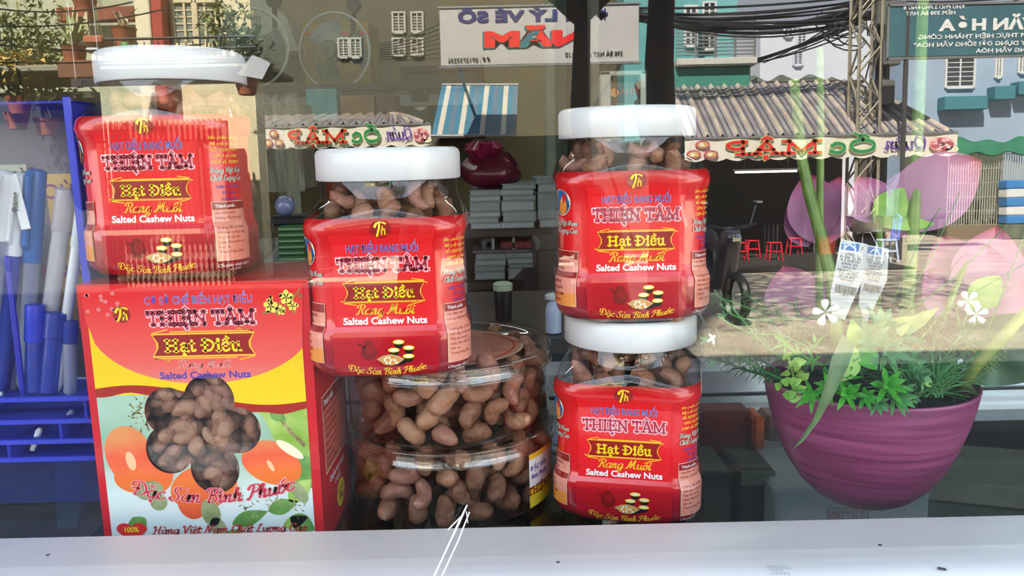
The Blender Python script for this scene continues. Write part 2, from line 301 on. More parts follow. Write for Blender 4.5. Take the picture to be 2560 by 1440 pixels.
class Art:
    """flat print gathered as coloured polygons in (s, t); mapped onto a surface by build()"""
    def __init__(s): s.items = []; s.mats = []
    def mi(s, m):
        if m not in s.mats: s.mats.append(m)
        return s.mats.index(m)
    def poly(s, pts, m, layer=1, hole=None, simple=False):
        n = len(pts)
        if simple: s.items.append((pts, [tuple(range(n))], s.mi(m), layer)); return
        allp = [Vector(p) for p in pts]; ed = [(i, (i + 1) % n) for i in range(n)]
        if hole:
            k = len(hole); allp += [Vector(p) for p in hole]; ed += [(n + i, n + (i + 1) % k) for i in range(k)]
        r = delaunay_2d_cdt(allp, ed, [], 0, 1e-7); vs, fs = r[0], r[2]; keep = []
        for f in fs:
            c = sum((vs[i] for i in f), Vector((0, 0))) / len(f)
            if inside(c, pts) and not (hole and inside(c, hole)): keep.append(tuple(f))
        s.items.append(([tuple(v) for v in vs], keep, s.mi(m), layer))
    def rect(s, x0, y0, x1, y1, m, layer=1, cell=.004):
        nu, nv = max(1, int((x1 - x0) / cell)), max(1, int((y1 - y0) / cell))
        vs = [(x0 + (x1 - x0) * i / nu, y0 + (y1 - y0) * j / nv) for i in range(nu + 1) for j in range(nv + 1)]
        s.items.append((vs, [(i*(nv+1)+j, (i+1)*(nv+1)+j, (i+1)*(nv+1)+j+1, i*(nv+1)+j+1) for i in range(nu) for j in range(nv)], s.mi(m), layer))
    def ell(s, cx, cy, rx, ry, m, layer=1, n=20, rot=0, hole=None):
        c, q = math.cos(rot), math.sin(rot)
        pts = [(cx + rx*math.cos(a)*c - ry*math.sin(a)*q, cy + rx*math.cos(a)*q + ry*math.sin(a)*c) for a in [2*math.pi*i/n for i in range(n)]]
        s.poly(pts, m, layer, hole, simple=not hole)
    def line(s, pts, w, m, layer=1, calli=False, maxseg=1e9):
        vs = []; fs = []
        q = [pts[0]]
        for a, b in zip(pts, pts[1:]):
            L = math.hypot(b[0]-a[0], b[1]-a[1]); k = max(1, math.ceil(L / maxseg))
            q += [(a[0]+(b[0]-a[0])*i/k, a[1]+(b[1]-a[1])*i/k) for i in range(1, k+1)]
        n = len(q)
        for i, p in enumerate(q):
            a, b = q[max(i-1,0)], q[min(i+1,n-1)]; dx, dy = b[0]-a[0], b[1]-a[1]; L = math.hypot(dx, dy) or 1; dx /= L; dy /= L
            ww = w * (.35 + .65 * abs(dy)) if calli else w
            e = 0
            if i == 0: e = -w * .5
            if i == n - 1: e = w * .5
            e = 0 if calli else e
            vs += [(p[0] - dy*ww/2 + dx*e, p[1] + dx*ww/2 + dy*e), (p[0] + dy*ww/2 + dx*e, p[1] - dx*ww/2 + dy*e)]
        fs = [(2*i, 2*i+1, 2*i+3, 2*i+2) for i in range(n-1)]
        s.items.append((vs, fs, s.mi(m), layer))
    def text(s, str_, cx, cy, h, m, layer=1, bold=.02, shear=0, align='CENTER', width=None, rot=0, slope=0):
        v, f = text2d(str_, 1, bold, shear, align)
        if not v: return
        x0, x1 = min(a for a, b in v), max(a for a, b in v); sc = h / .7
        xs = (width / (x1 - x0)) if width else sc
        mid = (x0 + x1) / 2 if align == 'CENTER' else 0; c, q = math.cos(rot), math.sin(rot)
        pts = [((a - mid) * xs, b * sc) for a, b in v]
        s.items.append(([(cx + a*c - b*q, cy + a*q + b*c) for a, b in pts], f, s.mi(m), layer))
    def face(s, str_, cx, cy, h, m, layer=1, style='slab', w=.13, width=None, shear=0, out=None, outw=.06, arc=0, fill2=None, maxseg=.003):
        """stroke-built lettering; h is the capital height; out adds an outline colour beneath"""
        st, adv = strokes_of(str_, style); sc = h / .7; xs = (width / adv) if width else sc
        passes = ([(out, w + outw, layer)] if out else []) + [(m, w, layer + (1 if out else 0))]
        for mm, ww, ly in passes:
            for wf, pts in st:
                q = [(cx + (a - adv/2 + b*shear) * xs, cy + b * sc) for a, b in pts]
                if arc:
                    hw = adv * xs / 2; q = [(a, b + arc * ((a - cx) / hw) ** 2) for a, b in q]
                W = (ww - w + w * wf) * sc
                s.line(q, W, mm, ly, calli=(style == 'script' and len(pts) > 3), maxseg=maxseg)
    def build(s, fn, name, parent=None, step=.00015, base=.0002, **tags):
        mb = MB()
        for vs, fs, mi, ly in s.items: mb.add([fn(a, b, base + step * ly) for a, b in vs], fs, mi)
        return mb.build(name, s.mats, parent, **tags)
def inside(p, poly):
    x, y = p[0], p[1]; r = False; n = len(poly); j = n - 1
    for i in range(n):
        xi, yi = poly[i][0], poly[i][1]; xj, yj = poly[j][0], poly[j][1]
        if (yi > y) != (yj > y) and x < (xj - xi) * (y - yi) / (yj - yi) + xi: r = not r
        j = i
    return r
# inks
INK = {}
def ink(name, c, rough=.3, coat=.3):
    return mat('ink_' + name, c, rough, 0, .02, 50, .5, 0, coat)
PINK = ink('pink', (.92, .58, .62)); MAROON = ink('maroon', (.22, .01, .01)); TTRED = ink('plum_red', (.5, .03, .07)); GOLD = ink('gold', (.95, .55, .03)); YEL = ink('yellow', (.95, .72, .02)); WHITE = ink('white', (.9, .9, .9))
PURP = ink('purple', (.1, .06, .4)); SALM = ink('salmon', (.85, .33, .24)); DRED = ink('dark_red', (.32, .01, .01)); GREYG = ink('grey_green', (.42, .45, .38)); BLACK = ink('black', (.015, .012, .012))
ORNG = ink('orange', (.85, .3, .05)); GRN = ink('green', (.02, .3, .08)); BLUE = ink('blue', (.02, .16, .45)); TAN = ink('tan', (.62, .38, .14)); RED = ink('red', (.75, .02, .02)); CREAM = ink('cream', (.9, .84, .6))
LILAC = ink('lilac', (.5, .5, .8))
# ================================================================ the cabinet and the room
M_alu = mat('aluminium', (.62, .66, .7), .32, .75, .05, 8)
M_pane = clear('pane_glass', (.97, .985, .975), .03, .0, 1.0)
M_shelf = clear('shelf_glass', (.92, .97, .95), .02, .02, 1.0)
M_dark = mat('dark_board', (.02, .025, .028), .5, 0, .3, 6)
M_cream = mat('cream_wall', (.36, .29, .16), .8, 0, .1, 3)
M_white = mat('white_paint', (.72, .73, .72), .6, 0, .04, 4)
M_conc = mat('shop_floor_tile', (.16, .15, .14), .5, 0, .2, 5)
M_black = mat('black_plastic', (.012, .012, .014), .35, 0, .2, 10)

# front rail: rounded aluminium profile in which the pane stands
def rail_prof():
    pr = []
    for k in range(9):
        a = math.pi / 2 + math.pi / 2 * k / 8
        pr.append((.388 + .022 * math.cos(a), -.2355 + .020 * math.sin(a)))
    return [(.438, -.31), (.438, -.2155)] + pr + [(.366, -.31)]
SH_Z = -.251
rail = thing('display_case', 'aluminium and glass counter display case holding jars, boxes and a potted plant', 'display case', (0, .6, FLOOR))
def pc(name, mb, m, parent=rail, smooth=False, **t):
    o = mb.build(name, m, None, smooth, **t); o.parent = parent; o.matrix_parent_inverse = Matrix.Translation(-Vector(parent.location)); return o
pr = rail_prof(); mb = MB(); n = len(pr)
mb.add([(x, y, z) for x in (-.95, .95) for y, z in pr], [(i, (i + 1) % n, n + (i + 1) % n, n + i) for i in range(n)] + [tuple(range(n)), tuple(range(n, 2 * n))])
M_rail = mat('brushed_rail', (.86, .89, .92), .42, .15, .03, 5)
r_ = pc('front_rail', mb, M_rail, smooth=True)
mb = MB()
for k in range(5):
    a = RND.uniform(0, 1); px = [1390, 2140, 1870, 2330, 60][k]
    p = PZ([1395, 2200, 2350, 2360, 120][k], [1408, 1365, 1423, 1425, 1390][k], -.2161)
    mb.lathe([(.0, .0006), (.0011, .0004), (.0014, 0)], 8, (p.x, p.y, -.2158))
pc('dirt_specks', mb, mat('rail_dirt', (.1, .1, .11), .8), kind='stuff')
# printed batch marks on the rail
art = Art()
for k, (x0, x1, yy) in enumerate([(0, 42, 0), (0, 60, 12), (2, 60, 24), (2, 36, 36), (10, 30, 44)]): art.line([(x0 * .0002, -yy * .0002), (x1 * .0002, -yy * .00021)], .0005, BLACK)
art.text('IVVPJ', .005, -.0145, .003, BLACK, bold=0)
p = PZ(1880, 1362, -.2155)
M_mark = mat('faded_mark', (.4, .42, .44), .7)
art.mats = [M_mark for _ in art.mats]
pc('rail_mark', MB(), M_mark) if False else None
o = art.build(lambda a, b, e: Vector((p.x + a, .386 + b * .6, -.2155 + .0002 + e)), 'rail_mark'); o.parent = rail; o.matrix_parent_inverse = Matrix.Translation(-Vector(rail.location))
# glass front pane, leaning back
mb = MB()
U_ = Vector((0, math.sin(TILT), math.cos(TILT)))
def pv(x, h): return PO + Vector((x, 0, 0)) + U_ * h
mb.add([pv(-.95, -.02), pv(.95, -.02), pv(.95, .62), pv(-.95, .62)], [(0, 1, 2, 3)])
pc('front_pane', mb, M_pane)
mb = MB().bbox(-.95, .95, .39, .44, GZ + .62, GZ + .66, .003); pc('top_rail', mb, M_alu)
mb = MB().box(-.94, .94, .44, .80, SH_Z - .006, SH_Z); pc('glass_shelf', mb, M_shelf)
mb = MB().box(-.94, .94, .44, .80, -.452, -.44); pc('lower_shelf', mb, mat('grey_shelf', (.10, .11, .11), .5, 0, .2, 8))
for s in (-1, 1):
    pc('end_panel', MB().box(s * .945 - .006, s * .945 + .006, .44, .84, FLOOR, -.2), M_alu)
    pc('corner_post', MB().bbox(s * .945 - .012, s * .945 + .012, .40, .43, -.22, GZ + .62, .002), M_alu)
pc('lower_pane', MB().box(-.94, .94, .404, .408, -.95, -.30), clear('lower_glass', (.95, .97, .96), .03, .0, 1.0)); pc('kick_panel', MB().box(-.94, .94, .40, .43, FLOOR, -.95), M_alu)
# rear sliding track: stepped aluminium
mb = MB(); mb.bbox(-.94, .94, .800, .815, -.270, -.2265, .001); mb.bbox(-.94, .94, .815, .835, -.262, -.221, .001); mb.box(-.94, .94, .797, .8005, -.2525, -.2495, 1)
pc('rear_track', mb, [M_alu, M_dark])
# room
def struct(name, mb, m, smooth=False): return mb.build(name, m, None, smooth, kind='structure')
RX0, RX1, RY1, RZ1 = -2.6, 2.6, 4.4, 1.35
struct('floor', MB().box(RX0, RX1, .45, RY1, FLOOR - .1, FLOOR), M_conc)
struct('ceiling', MB().box(RX0 - .2, RX1 + .2, .5, RY1 + .2, RZ1, RZ1 + .12), mat('grey_ceiling', (.25, .27, .26), .8))
struct('wall_back', MB().box(RX0, RX1, RY1, RY1 + .15, FLOOR, RZ1), M_cream)
struct('wall_left', MB().box(RX0 - .15, RX0, .5, RY1, FLOOR, RZ1), mat('green_grey_wall', (.16, .19, .15), .8))
struct('wall_right', MB().box(RX1, RX1 + .15, .5, RY1, FLOOR, RZ1), mat('dim_wall', (.12, .12, .1), .8))
struct('wall_front', MB().box(-4.5, 4.5, .47, .6, .45, 3.6), M_white)
struct('wall_upper_blocker', MB().box(-16, -1.2, .5, 1.0, 3.75, 13.5), M_white)  # unseen storeys added to shade the left part of the street
struct('wall_tower_blocker', MB().box(-6.6, -1.6, 1.0, 3.0, 3.75, 17.5), M_white)  # unseen tower added to cast shade across the street
struct('roof', MB().box(-5, 5, -1.6, 4.8, 3.6, 3.75), mat('roof_sheet', (.2, .2, .2), .8))
# low unseen canopy added over the pavement, keeps sun off the case
mb = MB(); mb.box(-5, 5, -.5, .47, .95, 1.0)
tag(mb.build('shading_canopy', mat('canopy_sheet', (.1, .16, .14), .8)), 'unseen dull green canopy added over the pavement to block light', 'canopy')
for s in (-1, 1): struct('wall_side', MB().box(s * 1.6 - .6, s * 1.6 + .6, .45, .6, FLOOR, .5), M_white)
# white partition and door opening (centre)
x0, x1, z0, z1 = prect(1365, -60, 1392, 900, 1.9); 
struct('trim_1', MB().bbox(x0, x1, 1.9, 2.0, -.9, z1, .004), mat('green_grey_frame', (.22, .28, .24), .5))
x0, x1, z0, z1 = prect(1478, -60, 1500, 900, 1.9)
struct('trim_2', MB().bbox(x0, x1, 1.9, 1.97, -.9, z1, .004), mat('steel_frame', (.3, .31, .3), .5))
x0, x1, z0, z1 = prect(1392, -60, 1420, 900, 2.2); struct('door_1', MB().bbox(x0, x1, 2.2, 2.24, FLOOR, z1, .004), mat('green_door', (.1, .15, .13), .5))
x0, x1, z0, z1 = prect(1420, -60, 2900, 900, 2.4); struct('door_dark_backing', MB().bbox(x0, x1, 2.4, 2.44, FLOOR, z1, .004), mat('dark_backing', (.02, .014, .016), .5))  # widened dark panel stands in for the dim shop interior
# white counter panel / fridge edge behind the stacked jars
x0, x1, z0, z1 = prect(1500, 178, 1612, 900, 1.5)
t = thing('white_notice_board', 'white-framed notice board on legs, standing behind the two stacked jars', 'notice board', ((x0 + x1) / 2, 1.5, FLOOR))
pc('frame', MB().bbox(x0, x0 + .02, 1.49, 1.52, FLOOR, z1, .002).bbox(x0, x1, 1.49, 1.52, z1 - .008, z1, .002).bbox(x1 - .01, x1, 1.49, 1.52, FLOOR, z1, .002), M_white, t)
pc('poster', MB().box(x0 + .02, x1 - .01, 1.5, 1.51, z1 - .35, z1 - .02), mat('poster_brown', (.13, .09, .08), .6), t)
a_ = Art(); cx = (x0 + x1) / 2 + .01; a_.text('LAHIT', 0, -.022, .012, RED, bold=0); a_.ell(-.025, -.018, .008, .008, ORNG); a_.text('3 THANH', 0, -.045, .008, GREYG, bold=0)
o = a_.build(lambda a, b, e: Vector((cx + a, 1.4995 - e, z1 - .02 + b)), 'poster_print', base=.001); o.parent = t; o.matrix_parent_inverse = Matrix.Translation(-Vector(t.location))
# ================================================================ cashew nuts
M_nut = [mat('nut_skin_a', (.37, .20, .125), .5, 0, 0, 260, .4, 0, .1, .9, (.36, .15, .09)), mat('nut_skin_b', (.48, .29, .19), .5, 0, 0, 200, .4, 0, .1, .9, (.48, .23, .14)),
         mat('nut_skin_c', (.41, .225, .165), .45, 0, 0, 320, .4, 0, .15, .6, (.42, .18, .13)), mat('nut_skin_d', (.3, .16, .09), .55, 0, 0, 280, .4, 0, .1, .7, (.22, .09, .06))]
def nut_mesh(seed, n=18, m=16):
    r = random.Random(seed); Rc = r.uniform(.0075, .0095); sp = r.uniform(1.15, 1.5); fat = r.uniform(.0056, .0064); ph = r.uniform(0, 6)
    mb = MB(); vs = []
    for i in range(n + 1):
        t = i / n; a = -sp + 2 * sp * t
        c = Vector((Rc * math.sin(a), 0, Rc * math.cos(a) - Rc)); d = Vector((math.cos(a), 0, -math.sin(a))); o = Vector((math.sin(a), 0, math.cos(a)))
        rr = fat * (max(0, 1 - abs(2 * t - 1) ** 2.6)) ** .5 * (1.08 - .3 * t)
        for j in range(m):
            b = 2 * math.pi * j / m
            wr = 1 + .035 * math.sin(5 * b + ph + 2 * t) + .03 * math.sin(9 * t * 3 + 3 * b + ph) + .022 * math.sin(7 * b + 3 * math.sin(5 * t + ph)) * math.sin(17 * t + ph) + .02 * math.sin(31 * t + 4 * b)
            crease = 1 - .1 * math.exp(-((b - math.pi / 2) / .25) ** 2) - .1 * math.exp(-((b - 3 * math.pi / 2) / .25) ** 2)
            vs.append(c + (o * math.cos(b) * .95 + Vector((0, 1, 0)) * math.sin(b) * 1.08) * rr * wr * crease + o * 0)
    mb.add(vs, [(i * m + j, i * m + (j + 1) % m, (i + 1) * m + (j + 1) % m, (i + 1) * m + j) for i in range(n) for j in range(m)])
    return mb
NUTME = []
for k in range(8):
    o = nut_mesh(k).build('cashew_nut', M_nut[k % 4], smooth='all'); NUTME.append(o.data); bpy.data.objects.remove(o)
def put_nut(loc, rot, label, group, sc=1, k=None):
    o = bpy.data.objects.new('cashew_nut', NUTME[RND.randrange(8) if k is None else k]); COL.objects.link(o)
    o.location = loc; o.rotation_euler = rot; o.scale = (sc,) * 3
    tag(o, label, 'nut', group); return o
def nuts_stuff(name, locs, label, sc=1):
    mb = MB(); proto = [nut_mesh(k, 7, 6) for k in range(4)]
    for l_ in locs:
        M = Matrix.Translation(l_) @ Euler([RND.uniform(0, 6.3) for _ in range(3)]).to_matrix().to_4x4() @ Matrix.Scale(sc, 4)
        q = RND.randrange(4); mb.add([M @ Vector(v) for v in proto[q].v], proto[q].f, q)
    o = mb.build(name, M_nut, None, 'all'); o['kind'] = 'stuff'; return tag(o, label, 'nuts')

# ================================================================ jars with a printed sleeve
JH = .143; A_, CRN = .0500, .0205
def square_pt(s, inset=0):
    """point and outward normal on the rounded-square body at arc length s from the middle of the front"""
    L = A_ - CRN; q = math.pi / 2 * CRN; per = 8 * L + 4 * q; s = s % per; side = 0
    seg = 2 * L + q
    s2 = s + L; k = int(s2 // seg); u = s2 - k * seg
    if u < 2 * L: x, y, nx, ny = u - L, -A_, 0, -1
    else:
        a = (u - 2 * L) / CRN; x, y, nx, ny = L + CRN * math.sin(a), -L - CRN * math.cos(a), math.sin(a), -math.cos(a)
    k %= 4
    for _ in range(k): x, y, nx, ny = -y, x, -ny, nx
    return Vector((x, y, 0)), Vector((nx, ny, 0))
PER = 8 * (A_ - CRN) + 2 * math.pi * CRN
PROF = [(.000,.80,.5),(.0015,.90,.4),(.005,.965,.15),(.010,.995,0),(.030,1.0,0),(.0325,.985,0),(.035,.958,0),(.040,.95,0),(.080,.95,0),(.086,.958,0),(.090,.985,0),(.094,1.0,0),(.099,1.0,.1),(.104,.98,.3),(.108,.945,.6),(.1105,.91,.85),(.1125,.885,1),(.1265,.875,1)]
def prof(z):
    for (a, f, c), (b, g, e) in zip(PROF, PROF[1:]):
        if z <= b: t = (z - a) / (b - a); return f + (g - f) * t, c + (e - c) * t
    return PROF[-1][1:]
def jar_pt(s, z, off=0):
    f, c = prof(max(0, z)); p, nrm = square_pt(s); p = p * f; nn = nrm
    if c > 0:
        a = math.atan2(p.y, p.x); cir = Vector((math.cos(a), math.sin(a), 0)) * A_ * f; p = p.lerp(cir, c); nn = nrm.lerp(Vector((math.cos(a), math.sin(a), 0)), c)
    return Vector((p.x, p.y, z)) + nn * off
M_jar = clear('jar_plastic', (.9, .885, .87), .02, .03, .9)
M_lid = mat('white_lid_plastic', (.87, .89, .92), .35, 0, .02, 8, .5, 0, .2)
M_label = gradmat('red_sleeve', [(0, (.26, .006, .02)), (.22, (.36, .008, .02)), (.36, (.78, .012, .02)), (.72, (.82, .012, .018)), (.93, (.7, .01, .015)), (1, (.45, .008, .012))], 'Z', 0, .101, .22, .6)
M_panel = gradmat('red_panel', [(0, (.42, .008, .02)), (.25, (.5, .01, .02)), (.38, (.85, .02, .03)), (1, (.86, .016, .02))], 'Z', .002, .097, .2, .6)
def jar_art():
    a = Art(); mm = .001
    # slightly brighter front panel framed by thin lighter lines
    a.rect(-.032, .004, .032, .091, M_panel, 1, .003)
    a.rect(-.032, .0905, .032, .0912, RED, 2, .003)
    # monogram
    a.ell(0, .0945, .0062, .0055, DRED, 2)
    a.line(cat([(-.0035,.0955),(-.002,.098),(.001,.0985),(.0035,.0975)]), .0017, YEL, 3, True); a.line(cat([(-.0005,.0985),(-.0008,.095),(-.0022,.0905)]), .0013, YEL, 3); a.line([(.0012,.096),(.0006,.0915)], .0009, GOLD, 3); a.line(cat([(.0006,.0935),(.0024,.0945),(.0026,.0915)]), .0009, GOLD, 3)
    a.text('HẠT ĐIỀU RANG MUỐI', 0, .0805, .0046, LILAC, 3, .028, width=.0454); a.text('HẠT ĐIỀU RANG MUỐI', 0, .0805, .0046, PURP, 4, .0, width=.0448)
    a.face('THIỆN TÂM', 0, .0690, .0078, TTRED, 3, 'slab', .11, width=.058, out=PINK, outw=.13)
    # cartouche
    def cart(w_, h_, cy, m, ly):
        a.poly([(-w_, cy - h_), (-w_ + .0025, cy - h_ * .25), (-w_ + .0025, cy + h_ * .25), (-w_, cy + h_), (-w_ + .004, cy + h_), (w_ - .004, cy + h_), (w_, cy + h_), (w_ - .0025, cy + h_ * .25), (w_ - .0025, cy - h_ * .25), (w_, cy - h_)], m, ly, simple=False)
    cy = .0562
    a.line([(-.0275, cy - .0052), (-.0245, cy - .0062), (.020, cy - .0062)], .0007, GOLD, 3, maxseg=.003); a.line([(.0275, cy + .0052), (.0245, cy + .0064), (-.018, cy + .0064)], .0007, GOLD, 3, maxseg=.003)
    a.line([(-.018, cy + .0078), (-.024, cy + .0064)], .0006, GOLD, 3); a.line([(.018, cy - .0078), (.025, cy - .0060)], .0006, GOLD, 3); a.line([(.018, cy + .0078), (.0255, cy + .0068)], .0006, GOLD, 3); a.line([(-.018, cy - .0078), (-.0255, cy - .0066)], .0006, GOLD, 3)
    cart(.0262, .0060, cy, GOLD, 3); cart(.0254, .0054, cy, DRED, 4)
    a.face('Hạt Điều', 0, cy - .0034, .0062, YEL, 5, 'slab', .15, width=.0385)
    a.face('Rang Muối', 0, .0425, .0058, GOLD, 3, 'script', .13, width=.037, shear=.28)
    a.text('Salted Cashew Nuts', 0, .0365, .0041, WHITE, 3, .035, width=.0535)
    # still life: clay pot, four cups, dish of nuts
    a.ell(-.0105, .0195, .0048, .0052, MAROON, 3); a.ell(-.0105, .0250, .0026, .0018, MAROON, 3); a.ell(-.0095, .0215, .003, .0036, DRED, 4); a.line([(-.0135,.0225),(-.0165,.0245)], .0012, MAROON, 3)
    for x, y in [(.0078,.0255),(.0138,.0218),(.0046,.0205),(.0135,.0165)]:
        a.ell(x, y - .0018, .0027, .0022, BLACK, 3, 14); a.ell(x, y, .0036, .0015, YEL, 4, 14); a.ell(x, y + .0001, .0028, .0010, CREAM, 5, 14)
    a.ell(.004, .0128, .0082, .0022, BLACK, 3); a.poly([(-.0062,.0150),(-.002,.0172),(.003,.0180),(.0075,.0168),(.0110,.0148),(.007,.0118),(.003,.0108),(-.001,.0114)], TAN, 4)
    for k in range(13): a.ell(-.002 + (k % 5) * .0020 + (k // 5) * .0009, .0126 + (k // 5) * .0016, .0011, .0007, CREAM if k % 3 else ORNG, 5 + .2 * (k % 4), 8, rot=k)
    a.face('Đặc Sản Bình Phước', 0, .0048, .0042, GOLD, 3, 'script', .13, width=.048, shear=.25, arc=.0032)
    # right panel: notices
    for k, (t, wd) in enumerate([('Sản phẩm đã được', .023), ('Bộ y tế và an toàn', .021), ('SỐ: 432/2015 /ATTP', .02), ('GPKD số: 44806', .018), ('CSSP số: 3038079', .021)]): a.text(t, .050, .0860 - k * .0037, .0018, GOLD, 3, .03, width=wd)
    for k, t in enumerate(['Hàng Việt Nam', 'Chất Lượng Cao']): a.face(t, .050, .0655 - k * .0048, .0032, GREYG, 3, 'script', .17, width=.024, shear=.25)
    for k, t in enumerate(['HSD: 6 THÁNG', 'ĐT: 0651', 'NGÀY SX']): a.text(t, .050, .0560 - k * .0038, .0018, PURP, 3, .02)
    a.rect(.0375, .0112, .0635, .0478, CREAM, 3, .003); a.rect(.0378, .0115, .0632, .0475, SALM, 4, .003); a.rect(.0378, .0428, .0632, .0475, DRED, 5, .003); a.text('Thành phần', .0395, .0442, .0019, WHITE, 6, .02, align='LEFT')
    for k, t in enumerate(['Hạt điều, muối', 'Không chất bảo quản', '', 'Hướng dẫn sử dụng', 'Mở nắp ra dùng ngay', 'Đậy kín sau khi', 'dùng. Bảo quản nơi', 'khô ráo', 'Trọng lượng 500g']):
        if t: a.text(t, .0392, .0402 - k * .003, .0015, DRED, 5, .0, align='LEFT')
    a.text('Chuyên kinh doanh', .0505, .0072, .0020, WHITE, 3, .03, width=.025); a.text('sỉ và lẻ', .0505, .0042, .0020, WHITE, 3, .03)
    # left panel
    a.ell(-.052, .081, .0082, .0088, CREAM, 3, 24); a.ell(-.052, .081, .0075, .0081, BLUE, 4, 24); a.ell(-.051, .0785, .0042, .0055, ORNG, 5); a.ell(-.054, .083, .003, .003, CREAM, 5); a.ell(-.049, .084, .0022, .003, RED, 5)
    for k, t in enumerate(['Hàng Việt Nam', 'Chất Lượng Cao']): a.face(t, -.051, .0660 - k * .0048, .0032, GREYG, 3, 'script', .17, width=.024, shear=.25)
    a.rect(-.0645, .0128, -.0385, .0495, CREAM, 3, .003); a.rect(-.0642, .0131, -.0388, .0492, SALM, 4, .003)
    a.rect(-.0642, .0440, -.0388, .0492, DRED, 5, .003); a.rect(-.0642, .0320, -.0388, .0358, DRED, 5, .003); a.rect(-.0642, .0131, -.0388, .022, ORNG, 5, .003)
    for k, t in enumerate(['PROTEIN 20.7%', 'LIPID 49.3%', '', 'VITAMIN B', 'CANXI, SẮT', 'ĐT: 0651.388', '0983.555.9']):
        if t: a.text(t, -.062, .0410 - k * .0042, .0018, DRED, 6, .02, align='LEFT')
    return a
JLAB = (-.086, .086)
def make_jar():
    t = thing('cashew_jar', 'jar', 'jar')
    mb = MB(); K = 72; pr = PROF
    mb.grid(lambda u, v: jar_pt(u * PER, pr[round(v * (len(pr) - 1))][0]), K, len(pr) - 1)
    mb.add([jar_pt(k / K * PER, 0) for k in range(K)], [tuple(range(K))[::-1]])
    body = mb.build('body', M_jar, t, 'all')
    mb = MB(); zs = [.004, .007, .010, .015, .02, .025, .03, .0325, .035, .04, .05, .06, .07, .08, .086, .09, .094, .099, .101]
    ns = 60; mb.grid(lambda u, v: jar_pt(JLAB[0] + (JLAB[1] - JLAB[0]) * u, zs[round(v * (len(zs) - 1))], .0003), ns, len(zs) - 1)
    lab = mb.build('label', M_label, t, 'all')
    jar_art().build(lambda a, b, e: jar_pt(a, b, e + .0003), 'label_print', lab)
    # lid with fine grip ribs
    mb = MB(); K = 180; R = .0462
    pl = [(R - .001, .1225), (R, .1232), (R, .139), (R - .0008, .1412), (R - .003, .1425), (R - .006, .1425), (R - .008, .1418), (.0, .1418)]
    def lid(u, v):
        r, z = pl[round(v * (len(pl) - 1))]; a = 2 * math.pi * u; g = .00022 * (1 if int(u * K + .5) % 2 else -1) * (1 if .1230 < z < .1395 and math.sin(a * 4) > -.35 else 0)
        return Vector(((r + g) * math.cos(a), (r + g) * math.sin(a), z))
    mb.grid(lid, K, len(pl) - 1); mb.lathe([(R - .001, .1225), (R - .003, .1225), (R - .003, .128)], 64)
    mb.build('lid', M_lid, t, 'all')
    return t
jar0 = make_jar()
JG = 'plastic jars of salted cashew nuts'
def put_jar(px, depth, base, rz, label, first=False):
    t = jar0 if first else copy_tree(jar0)
    x = px; t.location = (x, depth, base); t.rotation_euler = (0, 0, rz); t['label'] = label; t['group'] = JG; return t
Xof = lambda px, y, z: P(px, 720, y).x if False else ((px - 1280) / F_PX * (y * math.cos(PITCH) - z * math.sin(PITCH)))
BOX_TOP = SH_Z + .178; TUB_TOP = SH_Z + .114
j1 = (P(452, 420, .540).x, .540, BOX_TOP + .0006); j2 = (P(982, 640, .524).x, .524, TUB_TOP + .0006)
j3 = (P(1566, 560, .553).x, .553, SH_Z + .1405); j4 = (P(1574, 1060, .553).x, .553, SH_Z + .0004)
put_jar(*j1, RAD(0), 'red-labelled jar of salted cashews with a white lid, standing on the red cashew carton', True)
put_jar(*j2, RAD(1), 'red-labelled jar of salted cashews with a white lid, standing on the two round tubs')
put_jar(*j3, RAD(-1), 'red-labelled jar of salted cashews, the upper one of the two stacked beside the flower pot')
put_jar(*j4, RAD(-13), 'red-labelled jar of salted cashews, the lower of the stacked pair')
for o_ in [o for o in COL.objects if o.name.startswith('cashew_jar')]:
    if o_.location.x > .02: o_.scale = (1, 1, .98)
for j, nm in ((j1, 'jar on the red carton'), (j2, 'jar on the round tubs'), (j3, 'upper jar of the stacked pair'), (j4, 'lower jar of the stacked pair')):
    locs = []
    for z in [.006 + .0095 * k for k in range(12)]:
        rr = A_ * prof(z)[0] - .0125
        for k in range(11):
            a = 2 * math.pi * (k + RND.random() * .6) / 11; c = prof(z)[1]
            m_ = 1 if c > .5 else min(1.22, 1 / max(abs(math.cos(a)), abs(math.sin(a))))
            q = RND.uniform(.86, 1.0) * rr * m_; locs.append(Vector((j[0] + q * math.cos(a), j[1] + q * math.sin(a), j[2] + z + RND.uniform(-.002, .002))))
        for k in range(5):
            a = RND.uniform(0, 6.3); locs.append(Vector((j[0] + rr * .5 * math.cos(a), j[1] + rr * .5 * math.sin(a), j[2] + z)))
    nuts_stuff('cashew_nuts', locs, 'brown roasted cashew nuts packed inside the ' + nm, .93)

# ================================================================ two round tubs
TX, TY, TR, TH = P(1130, 1060, .577).x, .577, .0755, .057
M_tub = clear('tub_plastic', (.93, .91, .89), .03, .03, 1.0)
M_tublid = clear('tub_lid_plastic', (.88, .86, .84), .07, .06, 1.0)
def make_tub():
    t = thing('cashew_tub', 'tub', 'tub', (TX, TY, SH_Z))
    mb = MB(); mb.lathe([(0, .0005), (TR - .008, .0005), (TR - .0035, .0016), (TR - .001, .004), (TR - .0008, .0425), (TR, .044), (TR, .046), (TR - .0015, .047), (TR - .0015, .0555)], 80)
    mb.build('body', M_tub, t, 'all')
    mb = MB(); mb.lathe([(TR + .0005, .0455), (TR + .002, .0460), (TR + .0018, .0475), (TR + .0008, .049), (TR + .0008, .0545), (TR + .002, .0560), (TR + .0012, .0568), (TR - .003, .0568), (TR - .005, .0555), (TR - .006, .054), (0, .054)], 80)
    mb.build('lid', M_tublid, t, 'all'); return t
